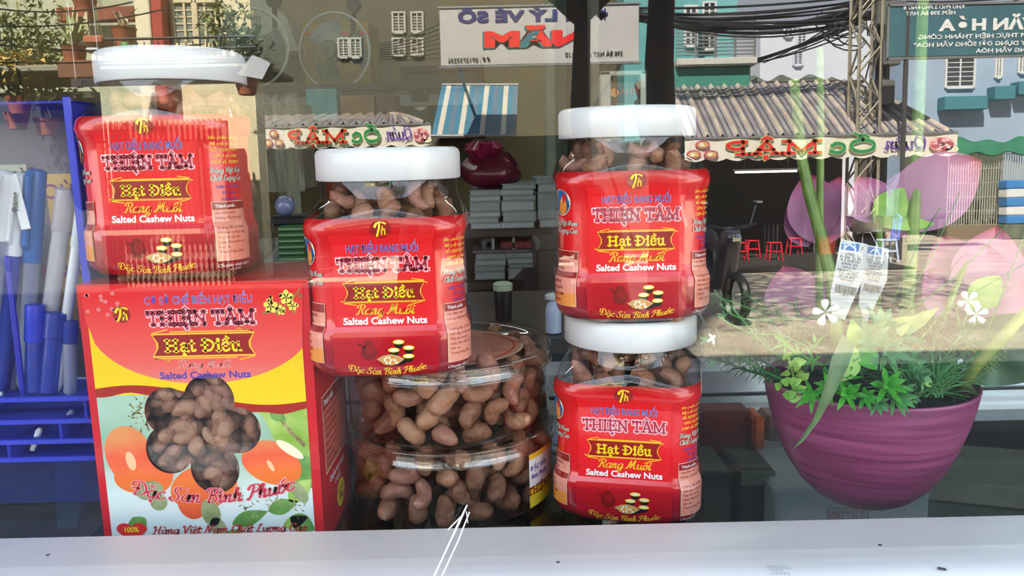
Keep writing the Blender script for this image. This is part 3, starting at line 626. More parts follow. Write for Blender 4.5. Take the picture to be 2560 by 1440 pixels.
tub0 = make_tub(); tub0['label'] = 'clear round tub of cashew nuts, the bottom one of two, with a side label'; tub0['group'] = 'round clear tubs'
tub1 = copy_tree(tub0); tub1.location = (TX - .001, TY, SH_Z + .057); tub1['label'] = 'clear round tub of cashew nuts, the top one of two, carrying a jar'; tub1['group'] = 'round clear tubs'
# round lid sticker and side label
a = Art(); a.ell(0, 0, .056, .056, CREAM, 0, 60); a.ell(0, 0, .0545, .0545, SALM, 1, 60); a.ell(0, 0, .050, .050, RED, 2, 60, hole=[(.0488*math.cos(2*math.pi*k/60), .0488*math.sin(2*math.pi*k/60)) for k in range(60)])
a.rect(.0, .02, .011, .0545, YEL, 3, .05); a.text('100%', .0055, .03, .005, DRED, 4, .02, rot=1.57)
for k in range(9): a.text(['Hạt điều muối', 'Thành phần: hạt điều', 'muối ăn tinh khiết', 'Bảo quản nơi khô ráo', 'Hạn sử dụng 12 tháng', 'Cơ sở chế biến', 'Bình Phước', 'ĐT 0651 388', 'Sản xuất tại VN'][k], .016, .034 - k * .0065, .0028, DRED, 4, .01, align='LEFT')
o = a.build(lambda a_, b_, e: Vector((a_, b_, .0541 + e)), 'lid_sticker', tub1)
def tubm(ang): return lambda s, z, e: Vector(((TR - .0006 + e) * math.sin(ang + s / TR), -(TR - .0006 + e) * math.cos(ang + s / TR), z))
a = Art(); a.rect(0, .005, .042, .0445, WHITE, 1, .003); a.rect(0, .005, .042, .0195, YEL, 2, .003); a.rect(0, .0405, .042, .0445, GOLD, 2, .003)
a.text('ĐẶC SẢN', .012, .0318, .0035, PURP, 3, .02); a.text('Bình Phước', .013, .026, .0032, PURP, 3, .02); a.face('THIỆN TÂM', .022, .0145, .0055, MAROON, 3, 'slab', .14)
sl = a.build(tubm(RAD(49)), 'side_label', tub0, base=.0003)
# nuts in the tubs: outer rings are individuals
for ti, (bz, nm) in enumerate(((SH_Z, 'lower'), (SH_Z + .057, 'upper'))):
    lab = 'brown roasted cashew nut lying in the %s round tub' % nm; gr = 'cashew nuts in the %s round tub' % nm
    for lay in range(4):
        for k in range(16):
            a = 2 * math.pi * (k + (lay % 2) * .5 + RND.uniform(-.2, .2)) / 16
            r = TR - .0125 + RND.uniform(-.0025, .001)
            put_nut((TX + r * math.cos(a), TY + r * math.sin(a), bz + .0095 + lay * .0125 + RND.uniform(-.001, .001)), [RND.uniform(0, 6.3) for _ in range(3)], lab, gr, RND.uniform(1.0, 1.2))
    nuts_stuff('cashew_nuts', [Vector((TX + q * math.cos(b), TY + q * math.sin(b), bz + .009 + l_ * .0115)) for l_ in range(4) for q, n_ in ((.046, 15), (.025, 8), (.006, 2)) for b in [2 * math.pi * (k + RND.random() * .5) / n_ for k in range(n_)]], 'brown cashew nuts filling the middle of the %s round tub' % nm, .95)

# ================================================================ carton with a flower-shaped window
BXW, BXH, BXD = .143, .178, .088
bx = (P(506, 1000, .485).x, .485)
M_card = mat('red_card', (.62, .008, .018), .35, 0, .04, 30, .5, 0, .4)
t = thing('cashew_carton', 'red and yellow cashew carton with a flower-shaped window, in front of the pen rack', 'carton', (bx[0], bx[1], SH_Z), RAD(0))
FC = (-.0060, .0615)   # window centre (from box bottom centre)
hole = []; VS, ZO = .178 / .167, .0095
N5 = 60
petals = [tuple(q * .82 for q in w_) for w_ in [(-.0195, .0225, .0185), (.0125, .0305, .0195), (.0330, .0075, .0175), (.0125, -.0215, .0190), (-.0215, -.0060, .0185)]]
for k in range(160):
    a = 2 * math.pi * k / 160; d = (math.cos(a), math.sin(a)); best = .012
    for cx, cy, r in petals:
        b = d[0] * cx + d[1] * cy; c = cx * cx + cy * cy - r * r; disc = b * b - c
        if disc > 0: best = max(best, b + disc ** .5)
    hole.append((FC[0] + best * d[0], FC[1] + best * d[1]))
W2 = BXW / 2
mb = MB(); r = delaunay_2d_cdt([Vector(p) for p in [(-W2, 0), (W2, 0), (W2, BXH), (-W2, BXH)] + [(x_, (z_ + ZO) * VS) for x_, z_ in hole]], [(0, 1), (1, 2), (2, 3), (3, 0)] + [(4 + i, 4 + (i + 1) % 160) for i in range(160)], [], 0, 1e-7)
fr = [tuple(f) for f in r[2] if not inside(sum((r[0][i] for i in f), Vector((0, 0))) / 3, [(x_, (z_ + ZO) * VS) for x_, z_ in hole])]
mb.add([(v.x, 0, v.y) for v in r[0]], fr); mb.add([(v.x, .0006, v.y) for v in r[0]], [f[::-1] for f in fr])
mb.add([(x, y, (z + ZO) * VS) for y in (0, .0006) for x, z in hole], [(i, (i + 1) % 160, 160 + (i + 1) % 160, 160 + i) for i in range(160)])
front = mb.build('front_panel', M_card, t)
mb = MB(); e = .0006
mb.box(-W2, -W2 + e, e, BXD, 0, BXH); mb.box(W2 - e, W2, e, BXD, 0, BXH); mb.box(-W2, W2, BXD - e, BXD, 0, BXH); mb.box(-W2 + e, W2 - e, e, BXD - e, BXH - e, BXH); mb.box(-W2 + e, W2 - e, e, BXD - e, 0, e)
mb.build('carton_body', M_card, t)
M_film = clear('window_film', (.95, .95, .94), .04, .05, 1.0)
MB().add([(-.06, .0012, .015), (.06, .0012, .015), (.06, .0012, .115), (-.06, .0012, .115)], [(0, 1, 2, 3)]).build('window_film', M_film, t)
a = Art()
redgrad = gradmat('carton_red_print', [(0, (.8, .25, .22)), (.3, (.85, .12, .1)), (1, (.78, .01, .015))], 'Z', .11, .17, .3, .4)
sky_p = gradmat('photo_sky_print', [(0, (.6, .78, .8)), (.35, (.75, .86, .86)), (.7, (.3, .5, .36)), (1, (.42, .62, .5))], 'Z', 0, .1, .3, .4, 40, .5)
leafy = mat('photo_leaf_print', (.25, .45, .05), .3, 0, 0, 60, .5, 0, .4, 0, (.5, .68, .2))
leafd = mat('photo_dark_leaf_print', (.08, .25, .04), .3, 0, 0, 80, .5, 0, .4, 0, (.2, .42, .1))
apple = gradmat('cashew_apple_print', [(0, (.75, .06, .02)), (.45, (.9, .2, .03)), (.75, (.85, .1, .03)), (1, (.8, .3, .1))], 'Z', .02, .08, .3, .4, 30, .5)
seedp = mat('raw_nut_print', (.2, .26, .1), .3, 0, 0, 60, .5, 0, .4, 0, (.42, .48, .26))
stalkp = mat('stalk_print', (.12, .08, .02), .3, 0, 0, 160, .5, 0, .3, 0, (.5, .45, .2))
yelp = gradmat('carton_yellow_print', [(0, (.92, .7, .02)), (1, (.9, .58, .0))], 'Z', .07, .15, .3, .4)
X0, X1 = -.0665, .0655
def clipx(pts): return [(min(X1, max(X0, x)), y) for x, y in pts]
a.rect(X0, .0, X1, .0905, sky_p, 1, .2); a.items.pop()
a.poly([(X0, -.009), (X1, -.009), (X1, .094), (X0, .094)], sky_p, 1, hole)
a.poly(clipx([(.02, .092), (X1, .092), (X1, .03), (.05, .045), (.038, .075), (.025, .086)]), leafy, 2, hole)
a.poly(clipx([(.066,.05),(.058,.052),(.05,.044),(.052,.035),(.0655,.03)]), leafd, 3, hole)
def leafpoly(x0, y0, x1, y1, wd, m, ly):
    L = math.hypot(x1-x0, y1-y0); dx, dy = (x1-x0)/L, (y1-y0)/L; n = 12; pts = []
    for k in range(n + 1): s_ = k / n; h_ = wd * math.sin(math.pi * s_ ** .8); pts.append((x0+dx*L*s_ - dy*h_, y0+dy*L*s_ + dx*h_))
    for k in range(n - 1, 0, -1): s_ = k / n; h_ = -wd * math.sin(math.pi * s_ ** .8); pts.append((x0+dx*L*s_ - dy*h_, y0+dy*L*s_ + dx*h_))
    a.poly(clipx(pts), m, ly, hole)
a.line([(.046,.078),(.054,.066),(.062,.058)], .0025, stalkp, 3)
for v_ in [(.042,.080,.052,.073,.004,leafd),(.012,.008,.036,.016,.005,leafd),(.036,.016,.056,.022,.005,leafd),(.05,.012,.066,.003,.006,leafd),(-.052,.014,-.046,.003,.007,leafd),(.045,.006,.062,.012,.004,leafy),(.05,.022,.0655,.036,.006,leafy),(.006,.0,.02,.004,.003,leafd)]: leafpoly(*v_[:5], v_[5], 4)
for k in range(26):
    x, y = -.040 + RND.uniform(-.007, .005), .082 + RND.uniform(-.012, .006); an = RND.uniform(0, 6.3); a.poly(clipx([(x, y), (x + .004*math.cos(an), y + .004*math.sin(an)), (x + .0045*math.cos(an+.25), y + .0045*math.sin(an+.25)), (x + .001, y + .0006)]), stalkp, 3, hole)
for k in range(40):
    x, y = .03 + RND.uniform(-.012, .03), .019 + RND.uniform(-.006, .008) ; an = RND.uniform(0, 6.3); a.poly(clipx([(x, y), (x + .003*math.cos(an), y + .003*math.sin(an)), (x + .0035*math.cos(an+.3), y + .0035*math.sin(an+.3))]), stalkp, 5, hole)
def blob(cx, cy, rx, ry, rot, m, ly, egg=0):
    pts = []
    for k in range(36):
        b = 2*math.pi*k/36; x = rx*math.cos(b)*(1 + egg*math.sin(b)); y = ry*math.sin(b); pts.append((cx + x*math.cos(rot) - y*math.sin(rot), cy + x*math.sin(rot) + y*math.cos(rot)))
    a.poly(clipx(pts), m, ly, hole)
hot = ink('highlight', (.95, .55, .3))
blob(-.050, .0525, .0145, .0195, .15, apple, 5, .12); blob(-.036, .044, .013, .015, .4, apple, 4); blob(-.046, .0395, .015, .010, 0, apple, 4.5)
blob(.041, .047, .0195, .0135, -.35, apple, 5.3, -.1); blob(-.004, .0325, .022, .014, .25, apple, 5); blob(-.012, .024, .010, .012, 0, apple, 6)
blob(-.049, .050, .003, .006, .2, hot, 6); blob(.040, .045, .0015, .004, .5, hot, 6); blob(.053, .055, .010, .003, -.6, CREAM, 6)
blob(-.039, .031, .009, .006, .2, seedp, 6); blob(-.034, .0235, .0055, .0055, 0, seedp, 6); blob(-.001, .016, .006, .009, .2, seedp, 7); blob(.003, .006, .005, .007, .4, seedp, 7); blob(.057, .028, .004, .008, .6, seedp, 6)
# yellow field, dark red wave, red bowl shape
bowl = [(X0 + (X1 - X0) * k / 40, 0) for k in range(41)]
def bowl_y(x): u = (x - .003) / .0695; return .1330 - .036 * math.sqrt(max(0, 1 - u * u))
a.poly([(X0, .0905)] + [(X0 + (X1-X0)*k/30, .0870 + .0045*math.sin(2*math.pi*(.12 + .78*k/30)) - .003*k/30) for k in range(31)] + [(X1, .136)] + [(X1 - (X1-X0)*k/40, bowl_y(X1 - (X1-X0)*k/40)) for k in range(41)], yelp, 7, hole)
wave = lambda k: .0895 + .0058*math.sin(2*math.pi*(.10 + .80*k/30)) - .0035*k/30
a.poly([(X0 + (X1-X0)*k/30, wave(k) - .0030 - .0008*math.sin(k)) for k in range(31)] + [(X1 - (X1-X0)*k/30, wave(30-k) + .0022) for k in range(31)], ink('wave_red', (.4, .02, .01)), 8, hole)
a.poly([(X0 - .001, .1335)] + [(X0 + (X1-X0)*k/40, bowl_y(X0 + (X1-X0)*k/40)) for k in range(41)] + [(X1 + .001, .1335), (X1 + .003, .1565), (X0 - .003, .1565)], redgrad, 9, hole)
a.face('CƠ SỞ CHẾ BIẾN HẠT ĐIỀU', .003, .1468, .0042, PURP, 10, 'slab', .02, width=.066) if False else (a.text('CƠ SỞ CHẾ BIẾN HẠT ĐIỀU', .003, .1450, .0045, LILAC, 10, .028, width=.0665), a.text('CƠ SỞ CHẾ BIẾN HẠT ĐIỀU', .003, .1450, .0045, PURP, 11, .0, width=.066))
a.face('THIỆN TÂM', .004, .1325, .0082, TTRED, 10, 'slab', .11, width=.067, out=PINK, outw=.13)
cy = .1205
def cart(w_, h_, m, ly): a.poly([(.004-w_, cy-h_), (.004-w_+.003, cy-h_*.25), (.004-w_+.003, cy+h_*.25), (.004-w_, cy+h_), (.004+w_, cy+h_), (.004+w_-.003, cy+h_*.25), (.004+w_-.003, cy-h_*.25), (.004+w_, cy-h_)], m, ly)
cart(.0325, .0072, GOLD, 10); cart(.0312, .0062, DRED, 11)
for s_ in (-1, 1): a.line([(.004+s_*.022, cy+s_*.0094), (.004+s_*.031, cy+s_*.0080), (.004-s_*.02, cy+s_*.0080)], .0007, GOLD, 10)
for s_ in (-1, 1): a.line([(.004-s_*.022, cy+s_*.0094), (.004-s_*.031, cy+s_*.0074)], .0007, GOLD, 10)
a.face('Hạt Điều', .0035, cy - .0040, .0073, YEL, 12, 'slab', .15, width=.048)
a.face('Rang Muối', .003, .1065, .0046, ink('faded_pink', (.72, .3, .28)), 10, 'script', .12, width=.033, shear=.28)
a.text('Salted Cashew Nuts', .0035, .1003, .0041, PURP, 10, .03, width=.057)
a.ell(-.045, .1395, .0055, .005, DRED, 10)
a.line(cat([(-.049,.1405),(-.047,.143),(-.044,.1435),(-.041,.1425)]), .0019, YEL, 11, True); a.line(cat([(-.0455,.143),(-.046,.139),(-.0475,.136)]), .0014, YEL, 11); a.line([(-.0435,.1405),(-.0442,.1365)], .001, YEL, 11); a.line(cat([(-.0442,.1385),(-.0424,.1395),(-.042,.1365)]), .001, YEL, 11)
blossom = ink('blossom', (.85, .75, .12)); twig = ink('twig', (.3, .22, .05))
for cx, cy_, r in ((.0475,.1425,.0042),(.0575,.1475,.0042),(.061,.1425,.003),(.0535,.140,.003)):
    for k in range(5): b = k*1.2566+.3; a.ell(cx+r*.6*math.cos(b), cy_+r*.6*math.sin(b), r*.5, r*.42, blossom, 12, 10, rot=b)
    a.ell(cx, cy_, r*.25, r*.25, twig, 13, 8)
a.line([(.0425,.1385),(.049,.139),(.058,.143),(.066,.152)], .0010, twig, 11)
for k in range(16): x, y = .043 + RND.random()*.024, .137 + RND.random()*.012; a.ell(x, y, .0012, .0008, blossom if k % 2 else twig, 12, 8, rot=k)
for k in range(14): a.ell(-.066 + RND.random()*.02, .146 + RND.random()*.008 - .01*(k%2), .0014, .0012, ink('petal_pink', (.75, .2, .2)), 10, 8)
a.face('Đặc Sản Bình Phước', .0015, .0225, .0085, ink('script_red', (.65, .04, .06)), 14, 'script', .12, width=.104, shear=.25, arc=.007, out=PINK, outw=.07)
hx, hy = -.0530, .0052
a.poly([(hx + .0098*math.sin(t_)**3, hy + .0006*(13*math.cos(t_) - 5*math.cos(2*t_) - 2*math.cos(3*t_) - math.cos(4*t_))*.75) for t_ in [2*math.pi*k/30 for k in range(30)]], RED, 14)
a.text('100%', hx, hy - .0005, .0032, YEL, 15, .03)
a.face('Hàng Việt Nam Chất Lượng Cao', .010, .0030, .0048, ink('script_dark_red', (.55, .03, .03)), 14, 'script', .13, width=.100, shear=.25)
a.build(lambda s_, z_, e_: Vector((s_, -e_, (z_ + ZO) * VS)), 'front_print', front, step=.00004, base=.00008)
# right side print
a = Art(); a.rect(.014, .045, .078, .098, CREAM, 1, .1); a.rect(.015, .046, .077, .097, ink('side_salmon', (.6, .14, .1)), 2, .1); a.rect(.015, .088, .077, .097, DRED, 3, .1); a.text('Thành phần', .018, .0905, .004, WHITE, 4, .03, align='LEFT')
for k in range(8): a.text(['Hạt điều nguyên vỏ lụa', 'Muối ăn tinh khiết', 'Không chất bảo quản', 'Hướng dẫn sử dụng:', 'dùng ngay khi mở hộp', 'Bảo quản nơi khô ráo', 'tránh ánh nắng', 'Trọng lượng: 500g'][k], .018, .083 - k * .005, .0026, DRED, 4, 0, align='LEFT')
a.text('Chuyên kinh doanh', .045, .036, .004, WHITE, 2, .03); a.text('sỉ và lẻ', .045, .029, .004, WHITE, 2, .03); a.ell(.052, .017, .012, .010, YEL, 2, 30); a.text('KL tịnh', .052, .0185, .0035, DRED, 3, .02); a.text('500g', .052, .0125, .0045, DRED, 3, .03)
a.build(lambda s_, z_, e_: Vector((W2 + e_, s_, z_)), 'side_print', t, step=.00005, base=.0001)
for k in range(46):
    for _ in range(60):
        x, z = RND.uniform(-.045, .052), RND.uniform(.012, .104)
        if inside((x - 0, z), hole) or _ > 55: break
    put_nut((bx[0] + x, bx[1] + .0105 + RND.uniform(0, .004), SH_Z + (z + ZO) * VS), [RND.uniform(0, 6.3) for _ in range(3)], 'roasted cashew nut behind the flower window of the red carton', 'cashew nuts in the red carton', RND.uniform(.78, .9))
nuts_stuff('cashew_nuts', [Vector((bx[0] - .05 + .0115 * i, bx[1] + .024 + RND.uniform(-.002, .002), SH_Z + .012 + .011 * j)) for i in range(10) for j in range(10)], 'cashew nuts deeper in the red carton', .95)
# ================================================================ the street in front (seen only mirrored in the pane)
M_road = mat('concrete_road', (.46, .39, .29), .9, 0, .16, 1.5)
struct('road', MB().box(-40, 40, -13.3, .0, FLOOR - .2, FLOOR), M_road)
M_shade = mat('shade_asphalt', (.035, .035, .036), .9, 0, .3, 3)  # near-black colour paints shade onto the near lane and left road
struct('road_near_shade', MB().box(-40, 40, -5.6, .0, FLOOR, FLOOR + .004), M_shade)
struct('road_left_shade', MB().box(-40, 1.6, -13.3, -5.6, FLOOR, FLOOR + .004), M_shade)
struct('pavement', MB().box(-40, 40, -45, -13.3, FLOOR - .2, FLOOR + .02), mat('pavement_slabs', (.46, .39, .3), .9, 0, .2, 2))
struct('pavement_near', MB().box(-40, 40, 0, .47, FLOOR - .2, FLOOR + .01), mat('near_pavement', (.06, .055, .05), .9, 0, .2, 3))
def wallmap(x0, y, z0):      # art facing the shop: text reads from +x to -x
    return lambda a, b, e: Vector((x0 - a, y + e * 60, z0 + b))
M_greym = mat('galvanised_steel', (.3, .3, .3), .4, .6, .1, 6)
# ---- snail-eatery stall with corrugated awning and lettered valance
def stall(px_l, py_t, px_r, py_b, D, label, post_px, seed, text_scale, extra396=False, roof_back=2.3, roof_rise=1.35, ovals=True, inner=True):
    xl, xr, zb, zt = qrect(px_l, py_t, px_r, py_b, D); Y = -D; W = xr - xl; H = zt - zb
    t = thing('food_stall', label, 'stall', ((xl + xr) / 2, Y, FLOOR))
    mb = MB(); nr = int(W / .30); N = nr * 8
    def roof(u, v):
        x = xl + W * u; ph = (u * nr) % 1; h = .07 if .42 < ph < .58 else (.02 if .36 < ph < .64 else 0)
        ins = 1.35 * v * max(0, (u - .5) * 2) ** 3
        return Vector((x - ins, Y - roof_back * v, zt + .02 + roof_rise * v + h + .05 * math.sin(v * 3.1)))
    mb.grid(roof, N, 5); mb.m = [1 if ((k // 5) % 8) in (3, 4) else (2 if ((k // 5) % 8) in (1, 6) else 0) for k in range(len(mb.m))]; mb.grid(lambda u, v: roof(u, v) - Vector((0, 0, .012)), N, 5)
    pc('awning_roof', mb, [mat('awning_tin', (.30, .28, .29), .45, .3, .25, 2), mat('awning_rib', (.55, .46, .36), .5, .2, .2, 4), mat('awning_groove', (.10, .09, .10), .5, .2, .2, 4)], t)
    mb = MB(); ns = int(W / .42)
    def val(u, v, o=0): 
        x = xl + W * u; sc = .055 * (1 - abs(math.sin(math.pi * u * ns))) 
        return Vector((x, Y + o + .015 * math.sin(u * 40), zt - v * (H - sc)))
    mb.grid(val, ns * 10, 2); mb.grid(lambda u, v: val(u, v, -.012), ns * 10, 2)
    pc('valance', mb, mat('valance_cloth', (.82, .78, .68), .8, 0, .05, 3), t)
    pc('edge_bar', MB().box(xl, xr, Y - .02, Y + .03, zt - .01, zt + .03), M_greym, t)
    a = Art(); k = text_scale
    # from the right end (photo) to the left: flower, Quán, ỐC, MẬP, ovals
    a.ell(.33, .22, .25, .15, ink('snail_pink', (.7, .25, .25)), 1); 
    for q in range(18): a.ell(.33 + .2 * math.cos(q * 2.4) * (q / 18) ** .5, .22 + .13 * math.sin(q * 2.4) * (q / 18) ** .5, .045, .035, ink('snail_dark', (.45, .1, .12)) if q % 2 else PINK, 2, 8)
    a.ell(.12, .12, .14, .06, CREAM, 1)
    a.face('Quán', 1.05, .14, .28, ink('violet', (.16, .06, .4)), 1, 'script', .10, width=.85, shear=.1, maxseg=9)
    a.face('Ốc', 2.12, .10, .27, ink('shop_green', (.02, .25, .1)), 2, 'slab', .16, width=1.0, out=ink('lime', (.5, .6, .2)), outw=.07, maxseg=9)
    a.face('MẬP', 3.75, .10, .27, ink('shop_red', (.72, .02, .02)), 2, 'slab', .18, width=2.0, out=ink('lime', (.5, .6, .2)), outw=.07, maxseg=9)
    if ovals:
        for ox, oy in ((5.15, .32), (4.98, .12), (5.33, .13)): a.ell(ox, oy, .15, .09, ink('snail_dark', (.45, .1, .12)), 1); a.ell(ox, oy, .11, .06, TAN, 2); a.ell(ox + .02, oy, .05, .04, CREAM, 3)
    if extra396:
        a.rect(5.72, .0, 6.55, .44, mat('valance_cloth', (.82, .78, .68)), 1, 9); a.text('396', 6.12, .26, .15, RED, 2, .03); a.text('BÀ HẠT - P.8 - Q.10', 6.14, .15, .07, RED, 2, .02); a.text('ĐT: 0918.171346', 6.14, .04, .07, RED, 2, .02)
    sc_ = W / (6.6 if extra396 else 5.5)
    o = a.build(lambda s_, b_, e_: Vector((xr - s_ * sc_, Y + .03 + e_ * 40, zb + .02 + b_ * H / .47)), 'sign_lettering'); o.parent = t; o.matrix_parent_inverse = Matrix.Translation(-Vector(t.location))
    for ppx in post_px:
        x = Q(ppx, py_b, D).x
        pc('post', MB().tube([(x, Y - .05, FLOOR), (x, Y - .05, zt)], .028), M_greym, t); pc('post_foot', MB().bbox(x - .12, x + .12, Y - .17, Y + .07, FLOOR, FLOOR + .3, .02), mat('concrete_foot', (.4, .38, .3), .9), t)
    if inner:
        pc('floor_shade', MB().box(xl, xr - 1.9, Y - roof_back - 1.0, -13.25, FLOOR + .02, FLOOR + .035), mat('stall_floor_shade', (.03, .026, .022), .8, 0, .3, 3), t)  # dark sheet paints the shade on the ground under the awning
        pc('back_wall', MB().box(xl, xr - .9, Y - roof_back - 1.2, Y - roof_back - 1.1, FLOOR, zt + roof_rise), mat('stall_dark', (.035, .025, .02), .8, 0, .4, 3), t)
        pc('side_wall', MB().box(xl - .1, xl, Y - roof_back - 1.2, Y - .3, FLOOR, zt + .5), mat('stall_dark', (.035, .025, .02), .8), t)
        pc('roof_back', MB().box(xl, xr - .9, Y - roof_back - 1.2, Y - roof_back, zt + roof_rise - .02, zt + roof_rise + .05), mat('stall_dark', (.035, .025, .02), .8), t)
    return t, (xl, xr, zb, zt)
s1, e1 = stall(1712, 340, 2392, 398, 15.5, 'snail eatery stall with sunlit corrugated awning and scalloped lettered valance beside lattice mast', (2258,), 1, 1)
xl, xr, zb, zt = e1
s2, e2 = stall(575, 316, 1078, 372, 17.5, 'shaded copy of the snail eatery stall for its second reflection, numbered 396', (), 2, .8, True, roof_rise=.45)  # second stall added as a solid copy for the doubled reflection
# tube light under the awning
ta = Q(1838, 431, 16.5); tb = Q(1992, 431, 16.5)
t = thing('tube_light', 'lit white tube light hanging under the corrugated awning', 'light', ((ta.x + tb.x) / 2, -16.5, ta.z + .04))
pc('tube', MB().tube([(ta.x, -16.5, ta.z), (tb.x, -16.5, ta.z)], .022), mat('lit_tube', (1, .97, .95), .5, emit=26), t)
pc('batten', MB().bbox(ta.x - .05, tb.x + .05, -16.53, -16.47, ta.z + .025, ta.z + .07, .008).tube([(ta.x + .2, -16.5, ta.z + .05), (ta.x + .2, -16.5, zt + .4)], .006).tube([(tb.x - .2, -16.5, ta.z + .05), (tb.x - .2, -16.5, zt + .4)], .006), M_white, t)
# stools, chairs, tables
def stool_mesh(m, name, label, cat_, x, y, s=1.0, group=None):
    t = thing(name, label, cat_, (x, y , FLOOR + .035), 0, group)
    MB().bbox(-.15*s, .15*s, -.15*s, .15*s, .40*s, .44*s, .02).build('seat', m, t)
    for sx in (-1, 1):
        for sy in (-1, 1): MB().tube([(sx*.12*s, sy*.12*s, .40*s), (sx*.16*s, sy*.16*s, 0)], [.022*s, .018*s], 6).build('leg', m, t)
    MB().bbox(-.14*s, .14*s, -.142*s, -.12*s, .2*s, .24*s, .004).bbox(-.14*s, .14*s, .12*s, .142*s, .2*s, .24*s, .004).build('brace', m, t)
    return t
M_redp = mat('red_plastic', (.6, .015, .03), .35); M_bluep = mat('blue_plastic', (.12, .22, .75), .35); M_whp = mat('pale_blue_plastic', (.6, .72, .95), .35)
for k, (px, py) in enumerate([(1935, 655), (1880, 648), (1985, 640), (1850, 655)]):
    g = QG(px, py); stool_mesh(M_redp, 'stool', 'red plastic stool standing in the shade of the snail stall', 'stool', g.x, g.y, .85, 'red stools under the awning')
g = QG(2118, 655); stool_mesh(M_whp, 'stool', 'pale blue plastic stool in the sun beside the noodle pot', 'stool', g.x, g.y, .8)
g = QG(2215, 660); t = stool_mesh(M_whp, 'chair', 'white and blue plastic chair with open back beside the noodle pot', 'chair', g.x, g.y, 1.0)
mb = MB(); pts = [(.15, -.13, .42), (.2, -.13, .85), (.19, 0, .9), (.2, .13, .85), (.15, .13, .42)]; mb.tube(cat(pts) if False else pts, .022, 6); mb.tube([(.17, -.05, .44), (.2, -.05, .88)], .014, 5); mb.tube([(.17, .05, .44), (.2, .05, .88)], .014, 5); mb.build('backrest', M_bluep, t)
for k, (px, py, m_) in enumerate([(2005, 640, M_black), (1900, 640, M_black)]):
    g = QG(px, py); t = thing('folding_table', ['dark low table set back under the awning', 'dark low table beside the red stools'][k], 'table', (g.x, g.y - .7, FLOOR))
    MB().bbox(-.5, .5, -.35, .35, .68, .72, .01).build('top', m_, t)
    for sx in (-1, 1):
        for sy in (-1, 1): MB().tube([(sx*.42, sy*.3, 0), (sx*.42, sy*.3, .68)], .02, 6).build('leg', M_greym, t)
# noodle pot on stand
g = Q(2172, 560, 15.0); t = thing('noodle_pot', 'large stainless noodle pot on a stand in front of the lattice mast', 'pot', (g.x, -15.0, FLOOR))
r = (Q(2225, 560, 15).x - Q(2120, 560, 15).x) / 2; zc = g.z - FLOOR
MB().lathe([(0, zc-.14), (r*.96, zc-.14), (r, zc-.1), (r, zc+.12), (r*1.05, zc+.14), (r*1.05, zc+.16), (r*.9, zc+.17), (0, zc+.19)], 32).build('pan', mat('stainless', (.5, .46, .4), .25, .9, .1, 3), t, True)
for k in range(4): a = k*1.571+.78; MB().tube([(r*.7*math.cos(a), r*.7*math.sin(a), zc-.14), (r*.8*math.cos(a), r*.8*math.sin(a), 0)], .018, 6).build('leg', M_greym, t)
MB().lathe([(0, .30), (r*.6, .3), (r*.62, .5), (r*.4, .56), (0, .56)], 20).build('burner', M_black, t, True)
MB().tube([(r*1.02, 0, zc+.02), (r*1.15, 0, zc+.04), (r*1.02, 0, zc+.06)], .01, 6).build('handle', M_greym, t)
# red bucket and planters
for px, py, m_, l_ in ((2080, 640, mat('red_bucket', (.5, .05, .03), .4), 'red bucket left of the noodle pot'), (2205, 638, mat('orange_bucket', (.75, .16, .04), .4), 'orange red basin right of the noodle pot')):
    g = QG(px, py); tag(MB().lathe([(0, 0), (.16, 0), (.22, .4), (.24, .42), (.22, .42), (.15, .05), (0, .05)], 20).build('bucket', m_, None, True, loc=None), l_, 'bucket').location = (g.x, g.y - .3, FLOOR)
# ---- lattice mast + utility pole with cables
def lattice(px0, px1, D, z1, label, m_, name='lattice_mast'):
    x0, x1 = Q(px0, 450, D).x, Q(px1, 450, D).x; w_ = x1 - x0; t = thing(name, label, 'mast', ((x0+x1)/2, -D, FLOOR))
    for sx in (-1, 1):
        for sy in (-1, 1): MB().tube([(sx*w_/2, sy*w_/2, 0), (sx*w_/2, sy*w_/2, z1)], .035, 5).build('leg', m_, t)
    mb = MB(); k = 0; z = 0
    while z < z1 - w_:
        for sy in (-1, 1):
            s_ = 1 if k % 2 else -1
            mb.tube([(-s_*w_/2, sy*w_/2, z), (s_*w_/2, sy*w_/2, z + w_*1.2)], .022, 4); mb.tube([(sy*w_/2, -s_*w_/2, z), (sy*w_/2, s_*w_/2, z + w_*1.2)], .022, 4)
        z += w_ * 1.2; k += 1
    mb.build('lattice_brace', m_, t); return t
lattice(2128, 2182, 15.8, 5.6, 'rusty steel lattice mast rising beside the snail stall', mat('mast_steel', (.3, .27, .2), .6, .3, .2, 3))
g = Q(2198, 450, 16.6); t = thing('utility_pole', 'dark utility pole carrying bundles of black cables and meter boxes', 'utility pole', (g.x, -16.6, FLOOR))
MB().tube([(0, 0, 0), (0, 0, 8)], [.16, .12], 12).build('pole', mat('dark_pole', (.05, .05, .05), .8), t, True)
for k in range(5): z = 3.2 + k * .8; MB().bbox(-.3 + .1 * (k % 2), .12 + .1 * (k % 3), .1, .35, z, z + .5, .02).build('meter_box', mat('meter_grey', (.12, .12, .12), .5), t)
white_x0 = Q(2160, 450, 17.4).x
struct('pillar_1', MB().box(white_x0 - .12, white_x0 + .14, -17.6, -17.4, FLOOR, Q(2170, 405, 17.4).z + .5), mat('pale_pillar', (.75, .68, .55), .8))
